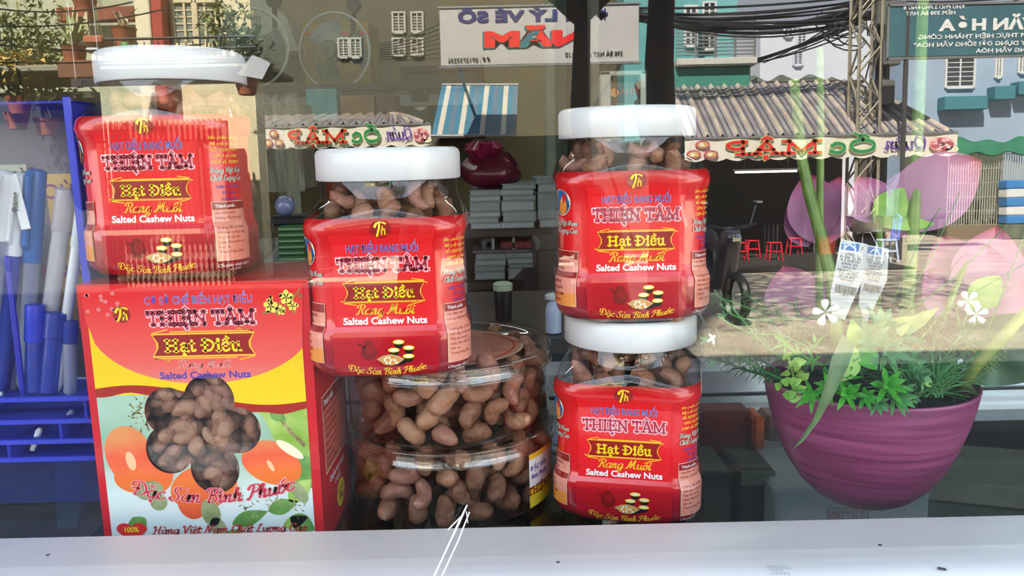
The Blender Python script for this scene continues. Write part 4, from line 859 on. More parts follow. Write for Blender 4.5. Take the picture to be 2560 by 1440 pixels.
# cables
mb = MB(); M_cab = mat('cable_black', (.012, .012, .014), .6)
def cable(p, q, sag, r=.02, n=14): mb.tube([p.lerp(q, i/n) + Vector((0, 0, -sag*4*(i/n)*(1-i/n))) for i in range(n+1)], r, 5)
for k in range(16):
    cable(Q(1560, 22 + RND.uniform(-12, 22), 15.6 + k*.05), Q(2205, 8 + RND.uniform(-30, 40), 16.4), RND.uniform(.1, .5), RND.uniform(.015, .035))
for k in range(9): cable(Q(1850 + RND.uniform(0, 60), 150 + RND.uniform(0, 20), 20), Q(2150, 20 + RND.uniform(-10, 60), 16.4), .1, .016)
for k in range(6): cable(Q(2205, 0 + k * 15, 16.4), Q(2570, -10 + k * 20 - 20 * (k % 2), 16), RND.uniform(.05, .3), .018)
for k in range(7): c = Q(2110 + RND.uniform(-30, 30), 70 + RND.uniform(-20, 30), 16.2); R_ = RND.uniform(.2, .45); mb.tube([c + Vector((R_*math.cos(a*.55), .1*math.sin(a), .7*R_*math.sin(a*.55))) for a in range(12)], .014, 4)
for k in range(10): cable(Q(2195 + RND.uniform(-25, 25), 60, 16.3), Q(2190 + RND.uniform(-30, 30), 200, 16.3), 0, .016)
for k in range(8): cable(Q(950, 110 + k * 5, 19), Q(1100, 60 + k * 12, 18.4), .05, .012)
for k in range(4): cable(Q(-20, 20 + k * 45, 9), Q(330 + 90 * k, [5, 20, 110, 118][k], 10), .08, .01)
o = mb.build('cables', M_cab, None, True); o['kind'] = 'stuff'; tag(o, 'black overhead cables and coils running along the street to the pole', 'cables')

# ---- buildings
def building(name, px0, py0, px1, py1, D, depth, m, label, wins=(), wm=None, base=None, frame=None, ledge=False, z_low=FLOOR):
    x0, x1, z0, z1 = qrect(px0, py0, px1, py1, D); t = thing(name, label, 'building', ((x0+x1)/2, -D, FLOOR))
    pc('walls', MB().box(x0, x1, -D - depth, -D, z_low, z1), m, t)
    pc('parapet', MB().bbox(x0 - .08, x1 + .08, -D - .1, -D + .08, z1 - .15, z1 + .05, .02), m, t)
    for wx0, wy0, wx1, wy1 in wins:
        a, b, c, d = qrect(wx0, wy0, wx1, wy1, D); fr = frame or M_white
        o = pc('window', MB().bbox(a - .06, a, -D, -D + .07, c - .06, d + .06, .01).bbox(b, b + .06, -D, -D + .07, c - .06, d + .06, .01).bbox(a, b, -D, -D + .07, d, d + .06, .01).bbox(a, b, -D, -D + .1, c - .1, c, .01).box((a+b)/2 - .02, (a+b)/2 + .02, -D + .02, -D + .06, c, d), fr, t)
        g_ = MB().box(a, b, -D + .005, -D + .02, c, d).build('pane', wm or mat('window_dark', (.05, .06, .07), .15), None); g_.parent = o
        
        o2 = MB()
        for k in range(1, 6): o2.box(a, b, -D + .02, -D + .035, c + (d-c)*k/6 - .012, c + (d-c)*k/6 + .012)
        q = o2.build('louvre_bars', fr, None); q.parent = o; q['kind'] = 'stuff'
        if ledge: pc('window_ledge', MB().bbox(a - .25, b + .25, -D, -D + .45, c - .75, c - .35, .02), mat('teal_ledge', (.05, .2, .25), .6), t)
    return t, (x0, x1, z0, z1)
M_teal = mat('teal_paint', (.10, .32, .33), .7, 0, .08, 2); M_bluegrey = mat('blue_grey_paint', (.30, .40, .52), .8, 0, .06, 2); M_wb = mat('white_wall_far', (.62, .66, .74), .8, 0, .04, 2)
building('house', 1900, 60, 2175, 300, 26, 6, M_wb, 'white plastered house beyond the cables with narrow windows', [(1962, 62, 1978, 88), (1995, 70, 2012, 110), (1985, 130, 2003, 160)], frame=M_wb)
b1, eb = building('house', 1560, -120, 1745, 300, 18.8, 1.2, M_teal, 'teal house with a steel-railed balcony above the stall', [(1715, 20, 1738, 110)])
building('house', 1745, -120, 1843, 140, 20.4, 1, mat('teal_paint_b', (.16, .42, .45), .7), 'narrow turquoise house wing set back behind the balcony', [(1760, 10, 1785, 120)])
# balcony with railing bars
x0, x1, z0, z1 = qrect(1690, 30, 1892, 150, 17.6); 
b = thing('balcony', 'concrete balcony with horizontal stainless rails on the teal house', 'balcony', ((x0+x1)/2, -17.6, z0))
pc('slab', MB().bbox(x0, x1, -18.6, -17.5, z0 - .12, z0 + .04, .02), mat('balcony_slab', (.5, .5, .46), .8), b)
for k in range(11): pc('rail_bar', MB().tube([(x0, -17.6, z0 + .12 + k*(z1-z0-.15)/11), (x1 - .05, -17.6, z0 + .12 + k*(z1-z0-.15)/11)], .018 if k < 10 else .035, 5), M_greym, b)
for k in range(4): x = x0 + (x1-x0-.05)*(k+1)/4; pc('baluster', MB().tube([(x, -17.6, z0), (x, -17.6, z1)], .03, 6), M_greym, b)
pc('soffit_sign', MB().bbox(x0 - .5, x1 - .1, -18.6, -17.7, z0 - .75, z0 - .13, .03), mat('green_fascia', (.04, .22, .17), .5), b)
# old dark corrugated roof behind the awning
x0, x1, z0, z1 = qrect(1600, 178, 2130, 225, 17.9)
t = thing('lean_to_roof', 'old dark wavy tin roof behind the awning', 'roof', ((x0+x1)/2, -17.9, z0))
pc('roof_sheet', MB().grid(lambda u, v: Vector((x0+(x1-x0)*u, -17.9 - 1.2*v, z0 + (z1-z0)*(.15+.85*v) + .07*math.sin(u*44))), 110, 2).grid(lambda u, v: Vector((x0+(x1-x0)*u, -17.9 - 1.2*v, z0 - .02 + (z1-z0)*(.15+.85*v) + .07*math.sin(u*44))), 110, 2), mat('old_tin', (.1, .12, .09), .8, 0, .3, 2), t)
pc('tarp_fringe', MB().grid(lambda u, v: Vector((x0+(x1-x0)*u, -17.85 - .05*v, z0 + .1 - v*(.28 + .14*abs(math.sin(u*21))))), 90, 2), mat('green_tarp_dark', (.03, .08, .05), .8), t)
pc('roof_beam', MB().box(x0, x1, -19.2, -17.9, z0 - .5, z0 - .1), M_dark, t)
building('house', 2265, 60, 2600, 700, 24, 5, M_bluegrey, 'blue-grey painted house with white-framed barred windows at the street corner', [(2366, 145, 2432, 215), (2490, 140, 2500, 190), (2548, 135, 2560, 178)], ledge=True)
# low wing, green tarp and fence at the right
x0, x1, z0, z1 = qrect(2360, 285, 2640, 640, 21)
t = thing('fence', 'wire mesh fence with a green tarpaulin along its top at the street corner', 'fence', ((x0+x1)/2, -20.8, FLOOR))
z340 = Q(2470, 345, 20.8).z; z385 = Q(2470, 385, 20.8).z
pc('tarpaulin', MB().grid(lambda u, v: Vector((x0+(x1-x0)*u, -20.6 - .9*v, z385 - .05*math.sin(u*23) + (z340 - z385 + .05*math.sin(u*9)) * v)), 40, 3).grid(lambda u, v: Vector((x0+(x1-x0)*u, -20.62 - .9*v, z385 - .02 -.05*math.sin(u*23) + (z340 - z385 + .05*math.sin(u*9)) * v)), 40, 3), mat('green_tarp', (.02, .16, .08), .7, 0, .2, 4), t)
mb = MB()
for k in range(46): x = x0 + (x1-x0)*k/45; mb.box(x-.008, x+.008, -20.82, -20.8, FLOOR+.4, z385)
for k in range(6): z = FLOOR + .4 + (z385-FLOOR-.4)*k/5; mb.box(x0, x1, -20.82, -20.8, z-.01, z+.01)
pc('mesh_wires', mb, mat('fence_wire', (.5, .48, .4), .6), t, kind='stuff')
pc('inner_wall', MB().box(x0, x1, -23.5, -23.4, FLOOR, z340), mat('olive_shade', (.06, .08, .05), .8, 0, .4, 1), t)
pc('low_wall', MB().box(x0, x1, -20.9, -20.75, FLOOR, FLOOR + .4), mat('low_wall', (.2, .15, .1), .9), t)
M_carton = mat('dull_carton', (.12, .14, .1), .8, 0, .3, 3)
for k, (px, py) in enumerate([(2400, 520), (2440, 505), (2480, 520), (2425, 470), (2465, 465)]):
    g = Q(px, py, 21.6); tag(MB().bbox(-.3, .3, -.3, .3, 0, .5, .02).build('crate', M_carton, None), ['dull crate behind the mesh fence, nearest the mast', 'dull crate second from the mast behind the fence', 'dull crate beside the striped sacks', 'upper dull crate of the pile behind the fence', 'upper crate nearest the striped sacks'][k], 'crate').location = (g.x, -21.9, FLOOR + (.02 if k < 3 else .53))
for k in range(5):
    x0_, x1_, z0_, z1_ = qrect(2512, 560 - 22 * (k + 1), 2580, 560 - 22 * k, 20.4)
    tag(MB().bbox(x0_, x1_, -20.7, -20.3, z0_, z1_, .03, 0).build('sack', [mat('blue_sack', (.04, .2, .5), .7), mat('white_sack', (.75, .78, .78), .7)][k % 2], None), ['blue', 'white', 'middle blue', 'upper white', 'topmost blue'][k] + ' sack in the striped stack in front of the fence', 'sack')
tag(MB().bbox(x0_, x1_, -20.7, -20.3, FLOOR + .02, qrect(2512, 538, 2580, 560, 20.4)[2] - .005, .02).build('pallet', M_carton, None), 'dark pallet block carrying the striped sacks', 'pallet')
# blue community sign board on posts
x0, x1, z0, z1 = qrect(2222, 12, 2600, 140, 15.0)
t = thing('sign_board', 'blue community sign board with white lettering on a steel post', 'sign', ((x0+x1)/2, -15, FLOOR))
pc('board', MB().bbox(x0, x1, -15.05, -15, z0, z1, .015), mat('sign_blue', (.045, .13, .16), .5, 0, .15, 2), t)
pc('board_frame', MB().box(x0-.03, x1+.03, -15.06, -14.98, z1, z1+.04).box(x0-.03, x1+.03, -15.06, -14.98, z0-.04, z0).box(x0-.04, x0, -15.06, -14.98, z0-.04, z1+.04), M_greym, t)
px_ = Q(2265, 200, 15).x; pc('post', MB().tube([(px_, -15.03, FLOOR), (px_, -15.03, z1)], .045, 8), mat('dark_pole', (.05, .05, .05), .8), t)
mpp = (x1 - x0) / 378.0; Hs = z1 - z0
a = Art()
def st(s_, pxl, pxr, pyc, hpx, b=.03):
    w_ = (pxr - pxl) * mpp; cx = x1 - ((pxl + pxr) / 2 - 2222) * mpp
    a.text(s_, (2600 - (pxl+pxr)/2) * mpp, (140 - pyc) * mpp - hpx*mpp/2, hpx * mpp, WHITE, 1, b, width=w_)
st('KHU PHỐ 2 PHƯỜNG 8', 2256, 2408, 20, 9); st('HẺM 398 BÀ HẠT', 2262, 2386, 34, 9); st('VĂN HÓA', 2345, 2592, 64, 26, .05); st('M THỰC HIỆN THÀNH CÔNG', 2296, 2566, 92, 10); st('Y DỰNG ĐỜI SỐNG VĂN HÓA”', 2284, 2566, 111, 10); st('NG VĂN HÓA', 2440, 2566, 128, 10)
o = a.build(lambda s_, b_, e_: Vector((x1 - s_, -14.995 + e_ * 20, z0 + b_)), 'sign_lettering'); o.parent = t; o.matrix_parent_inverse = Matrix.Translation(-Vector(t.location))
# ---- tree between the lanes: trunk seen as a dark column, crown far above
def tree(x, y, r, label, crown=None, seed=1, n=2600, h=3.0, spread=3.4):
    t = thing('street_tree', label, 'tree', (x, y, FLOOR)); rr = random.Random(seed)
    MB().tube([(0, 0, 0), (.03, 0, 1.2), (-.02, .02, 2.6), (.05, 0, 4.2)], [r*1.15, r, r*.95, r*.7], 14).build('trunk', mat('dark_bark', (.03, .022, .018), .9, 0, .4, 6, bump=.6), t, True)
    mb = MB()
    for k in range(6): a = k*1.05; mb.tube([(0, 0, 3.6), (.9*math.cos(a), .9*math.sin(a), 4.4), (2.0*math.cos(a), 2.0*math.sin(a), 4.9)], [r*.5, r*.3, r*.1], 7)
    mb.build('branches', mat('dark_bark', (.03, .022, .018)), t, True)
    mb = MB()
    for k in range(n):
        a, q = rr.uniform(0, 6.3), spread * rr.random() ** .5; c = Vector((q*math.cos(a), q*math.sin(a)*.8, 4.9 + rr.uniform(-.6, .9))) + Vector(crown or (0, 0, 0))
        M = Matrix.Translation(c) @ Euler((rr.uniform(-.7, .7), rr.uniform(-.7, .7), rr.uniform(0, 6.3))).to_matrix().to_4x4(); s_ = rr.uniform(.06, .13)
        mb.add([M @ Vector(v) for v in ((-s_, 0, 0), (0, -s_*.45, .01), (s_, 0, 0), (0, s_*.45, .01))], [(0, 1, 2, 3)])
    mb.build('foliage', mat('street_leaf', (.04, .12, .02), .6, 0, .4, 5), t, kind='stuff')
g0 = Q(1615, 120, 6.5); g1 = Q(1690, 120, 6.5)
tree((g0.x+g1.x)/2, -6.5, (g1.x-g0.x)/2, 'dark-barked street tree standing at the kerb opposite the counter', seed=3, crown=(-.5, .6, 0), n=2600, spread=3.0)
tree(12.5, -9.5, .16, 'slimmer street tree standing farther along the kerb', seed=5, n=1500, crown=(.5, -1.5, .4))
gt = Q(1452, 120, 9.6); tree(gt.x, -9.6, .13, 'slim dark street tree in front of the ochre house', seed=8, n=2600, crown=(1.2, 2.4, .2), spread=3.2)
# ---- left side of the view: balcony garden, cream house, gates
M_creamh = mat('cream_house', (.62, .54, .34), .8, 0, .06, 2)
b2, e_ = building('house', 395, -150, 640, 700, 14, .5, M_creamh, 'cream house with tall grey-green shutters above the folding gate', [(440, 10, 490, 110), (492, 10, 540, 110)], wm=mat('shutter_green', (.16, .2, .17), .6), frame=M_creamh)
x0, x1, z0, z1 = qrect(335, -60, 373, 110, 13.6); x2 = Q(400, 20, 13.6).x
t = thing('house', 'cream house front with a bright pillar, red trim and brown fascia over plants', 'building', (x0, -13.8, FLOOR))
pc('pillar', MB().bbox(x0, x1, -14.2, -13.6, FLOOR, z1, .02), mat('bright_cream', (.85, .78, .55), .7), t); pc('red_trim', MB().bbox(x1, x2, -14.0, -13.65, FLOOR, z1, .01), mat('red_trim', (.35, .03, .02), .6), t)
a0, a1, c0, c1 = qrect(140, 16, 335, 52, 14.2); pc('fascia', MB().bbox(a0, a1, -14.4, -14.2, c0, c1, .02), mat('brown_fascia', (.24, .05, .02), .6, 0, .3, 3), t)
pc('wall', MB().box(Q(-60, 60, 14.5).x, a1, -14.9, -14.6, FLOOR, c1 + 2), mat('pale_green_wall', (.42, .44, .3), .8, 0, .1, 2), t)
# garden ledge and railing cage
x0, x1, z0, z1 = qrect(240, 95, 640, 150, 11)
t = thing('railing_cage', 'black steel balcony cage holding flower pots', 'railing', ((x0+x1)/2, -11, z0))
M_blk = mat('black_steel', (.012, .014, .02), .5)
for z in (z0, (z0+z1)/2, z1):
    pc('rail_bar', MB().tube([(x0, -11, z), (x1, -11, z)], .02, 6), M_blk, t)
for k in range(24): x = x0 + (x1-x0)*k/23; pc('baluster', MB().tube([(x, -11, z0), (x, -11, z1 - (0 if k % 4 == 0 else .05))], .009, 5), M_blk, t)
pc('ledge', MB().bbox(Q(-80, 200, 11).x, x1 + .1, -12.6, -11.03, z0 - .12, z0 - .02, .02), mat('ledge_concrete', (.25, .24, .18), .8), t)
# shop wall and folding gate under the ledge
x0g, x1g, zg0, zg1 = qrect(262, 300, 560, 640, 13.2)
t = thing('folding_gate', 'sunlit folding lattice gate of a house across the street', 'gate', ((x0g+x1g)/2, -13.2, FLOOR))
M_gate = mat('gate_steel', (.28, .21, .15), .5, .2)
ng = 22
for k in range(ng + 1): x = x0g + (x1g-x0g)*k/ng; pc('gate_bar', MB().box(x-.02, x+.02, -13.22, -13.18, FLOOR, zg1), M_gate, t)
mb = MB()
for k in range(ng):
    xa, xb = x0g + (x1g-x0g)*k/ng, x0g + (x1g-x0g)*(k+1)/ng
    for j in range(8): z = FLOOR + .1 + (zg1-FLOOR-.3)*j/8; mb.tube([(xa, -13.17, z), (xb, -13.17, z+.22)], .009, 4); mb.tube([(xa, -13.17, z+.22), (xb, -13.17, z)], .009, 4)
pc('gate_lattice', mb, M_gate, t)
pc('gate_backing', MB().box(x0g, x1g, -13.6, -13.5, FLOOR, zg1), mat('gate_shade', (.2, .10, .06), .7), t)
# long dark lean-to fronts (shaded openings)
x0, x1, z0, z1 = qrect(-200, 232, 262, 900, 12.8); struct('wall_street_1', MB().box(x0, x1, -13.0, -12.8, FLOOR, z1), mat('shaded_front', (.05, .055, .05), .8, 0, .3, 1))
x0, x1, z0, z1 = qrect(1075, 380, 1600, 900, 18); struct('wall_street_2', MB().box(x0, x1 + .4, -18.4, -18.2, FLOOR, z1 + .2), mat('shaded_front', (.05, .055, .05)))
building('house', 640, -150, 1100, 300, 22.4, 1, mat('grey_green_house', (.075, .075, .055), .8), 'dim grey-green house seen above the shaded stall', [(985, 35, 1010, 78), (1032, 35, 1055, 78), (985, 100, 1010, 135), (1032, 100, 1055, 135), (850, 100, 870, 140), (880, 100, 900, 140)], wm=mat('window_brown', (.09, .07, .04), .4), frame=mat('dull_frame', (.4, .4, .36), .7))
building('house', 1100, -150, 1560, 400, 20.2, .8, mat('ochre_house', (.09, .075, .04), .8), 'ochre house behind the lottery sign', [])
# lottery sign
x0, x1, z0, z1 = qrect(1100, 16, 1598, 160, 13)
t = thing('banner_sign', 'white lottery agency banner with navy and red lettering', 'sign', ((x0+x1)/2, -13, z0))
pc('banner', MB().bbox(x0, x1, -13.05, -13, z0, z1, .01), mat('banner_white', (.42, .41, .4), .7, 0, .06, 1.5), t)
pc('banner_edge', MB().box(x0 - .03, x1 + .03, -13.06, -12.98, z1, z1 + .03).box(x0 - .03, x1 + .03, -13.06, -12.98, z0 - .03, z0), M_greym, t)
pc('bracket', MB().tube([(x0 + .3, -13.1, z0), (x0 + .3, -19.9, z0 - .4)], .03).tube([(x1 - .3, -13.1, z0), (x1 - .3, -19.9, z0 - .4)], .03), M_greym, t)
mpp = (x1-x0)/498.; a = Art()
def st(s_, pxl, pxr, pyc, hpx, m_, b=.03, ly=1, rot=0): a.text(s_, (1598-(pxl+pxr)/2)*mpp, (160-pyc)*mpp - hpx*mpp/2, hpx*mpp, m_, ly, b, width=(pxr-pxl)*mpp, rot=rot)
NAVY = ink('navy', (.03, .03, .16))
st('ĐẠI LÝ VÉ SỐ', 1146, 1520, 42, 25, NAVY, .045); st('NĂM', 1206, 1464, 100, 34, ink('shadow_teal', (.03, .16, .2)), .075, 1); st('NĂM', 1210, 1468, 98, 34, RED, .07, 2)
st('ĐĐ: 0913733236', 1118, 1224, 147, 11, BLACK, .02); st('398 BÀ HẠT - P.8 - Q.10', 1412, 1556, 139, 11, BLACK, .02)
o = a.build(lambda s_, b_, e_: Vector((x1 - s_, -12.99 + e_ * 20, z0 + b_)), 'sign_lettering'); o.parent = t; o.matrix_parent_inverse = Matrix.Translation(-Vector(t.location))
# blue striped awning beside it
pa, pb, pc_, pd = Q(1105, 212, 15.2), Q(1296, 212, 15.2), Q(1078, 340, 14), Q(1290, 340, 14)
t = thing('striped_awning', 'blue awning with pale stripes in dappled sun below the lottery banner', 'awning', tuple((pc_ + pd) / 2))
mb = MB()
for k in range(16):
    u0, u1 = k/16, (k+1)/16; mb.add([pc_.lerp(pd, u0), pc_.lerp(pd, u1), pa.lerp(pb, u1), pa.lerp(pb, u0)], [(0, 1, 2, 3)], 1 if k % 4 in (1,) else (2 if k % 4 == 3 else 0))
    mb.add([v - Vector((0, .0, .02)) for v in (pc_.lerp(pd, u0), pc_.lerp(pd, u1), pa.lerp(pb, u1), pa.lerp(pb, u0))], [(0, 1, 2, 3)], 0)
pc('sheet', mb, [mat('awning_blue', (.04, .16, .24), .6), mat('awning_cream', (.6, .56, .45), .6), mat('awning_slate', (.1, .15, .2), .6)], t)
pc('support', MB().tube([pc_, pd], .03).tube([pa, pb], .03).tube([pc_, Vector((pc_.x, pc_.y - 4, pc_.z + .3))], .02).tube([pd, Vector((pd.x, pd.y - 4, pd.z + .3))], .02), M_greym, t)
# plants on the ledge
def bush(px, py, D, w_, h_, label, n=500, m_=None, seed=1, name='shrub'):
    rr = random.Random(seed); c = Q(px, py, D); t = thing(name, label, 'plant', (c.x, -D, c.z - h_/2))
    mb = MB()
    for k in range(n):
        p_ = Vector((rr.gauss(0, w_*.25), rr.gauss(0, .2), rr.uniform(0, h_)*(.5 + .5*rr.random()))); M = Matrix.Translation(p_) @ Euler((rr.uniform(-1, 1), rr.uniform(-1, 1), rr.uniform(0, 6.3))).to_matrix().to_4x4(); s_ = rr.uniform(.04, .09)
        mb.add([M @ Vector(v) for v in ((-s_, 0, 0), (0, -s_*.4, .01), (s_, 0, 0), (0, s_*.4, .01))], [(0, 1, 2, 3)])
    mb.build('foliage', m_ or mat('shrub_leaf', (.16, .2, .05), .6, 0, .4, 8), t, kind='stuff')
    mb = MB()
    for k in range(5): mb.tube([(rr.uniform(-.1, .1), 0, -.25), (rr.uniform(-w_*.3, w_*.3), 0, h_*.6)], .012, 5)
    mb.build('stem', mat('stem_brown', (.1, .07, .04), .8), t)
    MB().lathe([(0, -.45), (.12, -.45), (.18, -.22), (.19, -.2), (0, -.22)], 16).build('planter', mat('terracotta', (.4, .12, .06), .7), t, True)
bush(100, 120, 11.6, 1.0, 1.7, 'tall leafy shrub at the left end of the balcony ledge', 900, seed=2)
bush(25, 100, 11.8, .9, 1.8, 'pale green shrub beside the tall leafy one', 600, mat('shrub_pale', (.35, .36, .16), .6, 0, .3, 8), seed=3)
bush(40, 165, 11.3, .9, .5, 'low yellow-leaved plant in front of the shrubs', 400, mat('shrub_yellow', (.5, .35, .08), .6, 0, .3, 8), seed=4)
bush(560, 40, 12.4, .8, .9, 'small leafy tree branch planter beside the tall shutters', 300, seed=6)
bush(610, 100, 11.4, .6, .7, 'dark leafy plant at the right end of the balcony cage', 300, mat('shrub_dark', (.06, .1, .03), .6, 0, .3, 8), seed=9)
def spiky(px, py, D, n, L, label, m_, seed, down=False):
    rr = random.Random(seed); c = Q(px, py, D); t = thing('spiky_plant', label, 'plant', (c.x, -D, c.z)); mb = MB()
    for k in range(n):
        a, e = rr.uniform(0, 6.3), rr.uniform(.2, 1.0); d = Vector((math.cos(a)*e, math.sin(a)*e*.6, 1)).normalized() * L * rr.uniform(.6, 1.1); w_ = Vector((-math.sin(a), math.cos(a), 0)) * L * .06
        mid = d * .55; end = d + Vector((0, 0, -L*.5*e))
        if down: mid, end = d*.35, Vector((d.x*.9, d.y*.9, -L*.8))
        mb.add([Vector((0, 0, 0)), mid + w_, end, mid - w_], [(0, 1, 2, 3)])
    mb.build('leaf', m_, t)
    MB().lathe([(0, -.25), (.13, -.25), (.17, 0), (.19, .02), (0, .0)], 16).build('pot', mat('terracotta', (.4, .12, .06), .7), t, True)
spiky(185, 120, 11.2, 26, .6, 'grassy pot plant on the ledge beside the terracotta box', mat('grassy_leaf', (.3, .36, .14), .6), 3)
spiky(212, 5, 12.2, 26, .75, 'hanging plant with long drooping pale leaves', mat('droop_leaf', (.5, .46, .26), .6), 4, True)
spiky(310, 75, 11.6, 9, .5, 'thin spiny succulent in a small pot inside the cage', mat('spiny', (.5, .5, .3), .6), 5)
for px0, py0, px1, py1, m_, l_ in ((205, 88, 255, 108, mat('terracotta', (.4, .12, .06)), 'terracotta planter box resting on the black cage'), (142, 150, 240, 196, mat('brown_box', (.16, .06, .03), .7), 'brown planter box below the shrubs'), (300, 104, 318, 118, mat('green_pot', (.1, .35, .12), .5), 'small green flower pot inside the cage'), (212, 118, 242, 130, M_white, 'white tub beside the grassy plant')):
    a0, a1, c0, c1 = qrect(px0, py0, px1, py1, 10.95); tag(MB().bbox(a0, a1, -11.3, -10.95, c0, c1, .02).build('planter_box', m_, None), l_, 'planter')
# parked scooter seen at the kerb
g = QG(1780, 790); t = thing('scooter', 'dark parked scooter with a round chrome mirror and purple-brown seat', 'scooter', (g.x, g.y, FLOOR), RAD(80))
M_sc = mat('scooter_dark', (.02, .012, .02), .25, 0, .1, 4, coat=.5); M_chr = mat('chrome', (.6, .6, .6), .12, 1)
for sx in (-.62, .62):
    MB().lathe([(.22, -.05), (.27, -.04), (.285, 0), (.27, .04), (.22, .05)], 28).build('wheel', M_black, t, True).matrix_parent_inverse = Matrix.Translation((sx, 0, .285)) @ Matrix.Rotation(RAD(90), 4, 'X')
MB().tube([(-.95, 0, .78), (-.6, 0, .80), (-.3, 0, .72), (.1, 0, .40), (.3, 0, .42), (.45, 0, .9), (.5, 0, 1.02)], [.07, .17, .19, .14, .12, .13, .09], 12).build('body', M_sc, t, True)
MB().tube([(-.85, 0, .90), (-.5, 0, .93), (-.15, 0, .88), (.05, 0, .82)], [.06, .15, .14, .07], 12).build('seat', mat('scooter_seat', (.06, .03, .045), .6), t, True)
MB().tube([(.4, -.33, 1.08), (.48, 0, 1.02), (.4, .33, 1.08)], .018, 8).build('handlebar', M_black, t)
for s_ in (-1, 1): o = MB().tube([(.44, s_*.25, 1.08), (.46, s_*.3, 1.28)], .008, 6).lathe([(0, -.01), (.05, -.012), (.055, 0), (.05, .012), (0, .01)], 18, (.46, s_*.32, 1.32)).build('mirror', M_chr, t, True)
MB().lathe([(0, -.02), (.07, -.02), (.085, .02), (.06, .06), (0, .07)], 18, (.55, 0, .92)).build('headlight', M_chr, t, True)
MB().bbox(-1.02, -1.0, -.1, .1, .55, .70, .005).build('plate', M_white, t)
MB().tube([(-.7, .2, .3), (-.2, .2, .25)], .04, 8).build('exhaust', M_chr, t, True)
# ================================================================ inside the case, left: pen rack
M_bt = sheet('blue_translucent', (.35, .42, .95), (.03, .05, .6), .55); M_btl = sheet('blue_clear', (.72, .76, .98), (.1, .14, .5), .25)
M_bsol = mat('solid_blue_plastic', (.03, .05, .55), .3)
fy = .505; xr_ = P(212, 600, fy).x
zt_ = P(180, 250, fy).z; t = thing('pen_rack', 'blue translucent plastic pen rack at the left end beside the red carton', 'rack', (xr_ - .1, fy + .03, SH_Z))
pc('side_panel', MB().box(xr_ - .003, xr_, fy, fy + .06, SH_Z + .0005, zt_), M_bt, t)
pc('side_panel', MB().box(xr_ - .24, xr_ - .237, fy, fy + .06, SH_Z + .0005, zt_), M_bt, t)
pc('edge_strip', MB().bbox(xr_ - .0035, xr_ + .0015, fy - .002, fy, SH_Z + .0005, zt_ + .002, .0005), M_bsol, t)
pc('edge_strip', MB().bbox(xr_ - .003, xr_ + .001, fy + .06, fy + .062, SH_Z + .0005, zt_ - .004, .0005), M_bsol, t)
pc('back_panel', MB().box(xr_ - .24, xr_, fy + .06, fy + .0615, SH_Z + .001, zt_), M_btl, t)
pc('top_bar', MB().bbox(xr_ - .24, xr_, fy, fy + .06, zt_ - .002, zt_, .0005), M_bt, t)
zl = [P(120, q, fy).z for q in (996, 1052, 1102, 1146)]
for k, z in enumerate(zl):
    pc('tray_lip', MB().bbox(xr_ - .24, xr_ - .003, fy - .001, fy + .002, z - .0022, z + .0012, .0004), M_bsol, t)
    pc('tray_floor', MB().box(xr_ - .24, xr_ - .003, fy + .002, fy + .05, z - .002, z - .001), M_bt, t)
for k in range(9):
    x = xr_ - .012 - .027 * k + (.009 if k % 2 else 0); a, b = (zl[0], zl[1]) if k % 3 == 0 else ((zl[1], zl[2]) if k % 3 == 1 else (zl[2], zl[3]))
    pc('divider', MB().box(x - .001, x + .001, fy, fy + .05, b, a), M_bt, t)
for x in (xr_ - .083, xr_ - .17): pc('divider', MB().box(x - .001, x + .001, fy + .01, fy + .05, zl[0], zl[0] + .11), M_bt, t)
# printed card behind the pens
t2 = thing('printed_card', 'dim printed paper card standing behind the pens in the blue rack', 'card', (xr_ - .1, fy + .055, zl[0]))
pc('card', MB().box(xr_ - .20, xr_ - .012, fy + .055, fy + .0555, zl[0], zt_ - .01), mat('grey_card', (.17, .16, .2), .7, 0, .2, 12), t2)
a = Art()
for s_, x, y_, h_, m_ in (('PHÚC', .022, .128, .010, ink('card_violet', (.25, .06, .2))), ('QUÝ', .022, .100, .010, ink('card_violet', (.25, .06, .2))), ('KHÁCH', .026, .073, .010, ink('card_violet', (.25, .06, .2)))): a.text(s_, x, y_, h_, m_, 2, .02)
a.rect(.006, .035, .04, .145, TAN, 1, 1); a.text('Báo cáo', .065, .142, .008, BLACK, 1, .02); a.text('TV, hồ sơ', .065, .130, .008, BLACK, 1, .02); a.rect(.052, .126, .08, .152, GREYG, 0, 1)
o = a.build(lambda s_, z_, e_: Vector((xr_ - .012 - s_, fy + .0548 - e_, zl[0] + z_)), 'card_print'); o.parent = t2; o.matrix_parent_inverse = Matrix.Translation(-Vector(t2.location))
def pen(pt, pb, r, capm, barm, tipm, label, capf=.3, depth=.53, clip=True, band=None, lettering=False):
    A, B = P(*pt, depth), P(*pb, depth - .004); t = thing('pen', label, 'pen', B)
    L = (B - A); Q_ = lambda f, o=0: A + L * f + Vector((0, o, 0))
    pc('cap', MB().tube([Q_(0), Q_(.01), Q_(capf * .97), Q_(capf)], [r * .5, r, r, r * .92], 14), capm, t, True)
    pc('barrel', MB().tube([Q_(capf), Q_(.93), Q_(.97)], [r * .86, r * .86, r * .5], 14), barm, t, True)
    pc('refill', MB().tube([Q_(capf), Q_(.95)], r * .28, 8), tipm, t, True)
    pc('tip', MB().tube([Q_(.96), Q_(1)], [r * .45, r * .12], 10), tipm, t, True)
    if clip: pc('clip', MB().tube([Q_(.02, -r), Q_(.03, -r * 1.5), Q_(capf * .8, -r * 1.45), Q_(capf * .85, -r * 1.05)], [r * .35, r * .4, r * .35, r * .2], 8), capm, t, True)
    if band: pc('band', MB().tube([Q_(capf), Q_(capf + .04)], r * 1.0, 14), band, t, True)
    return t
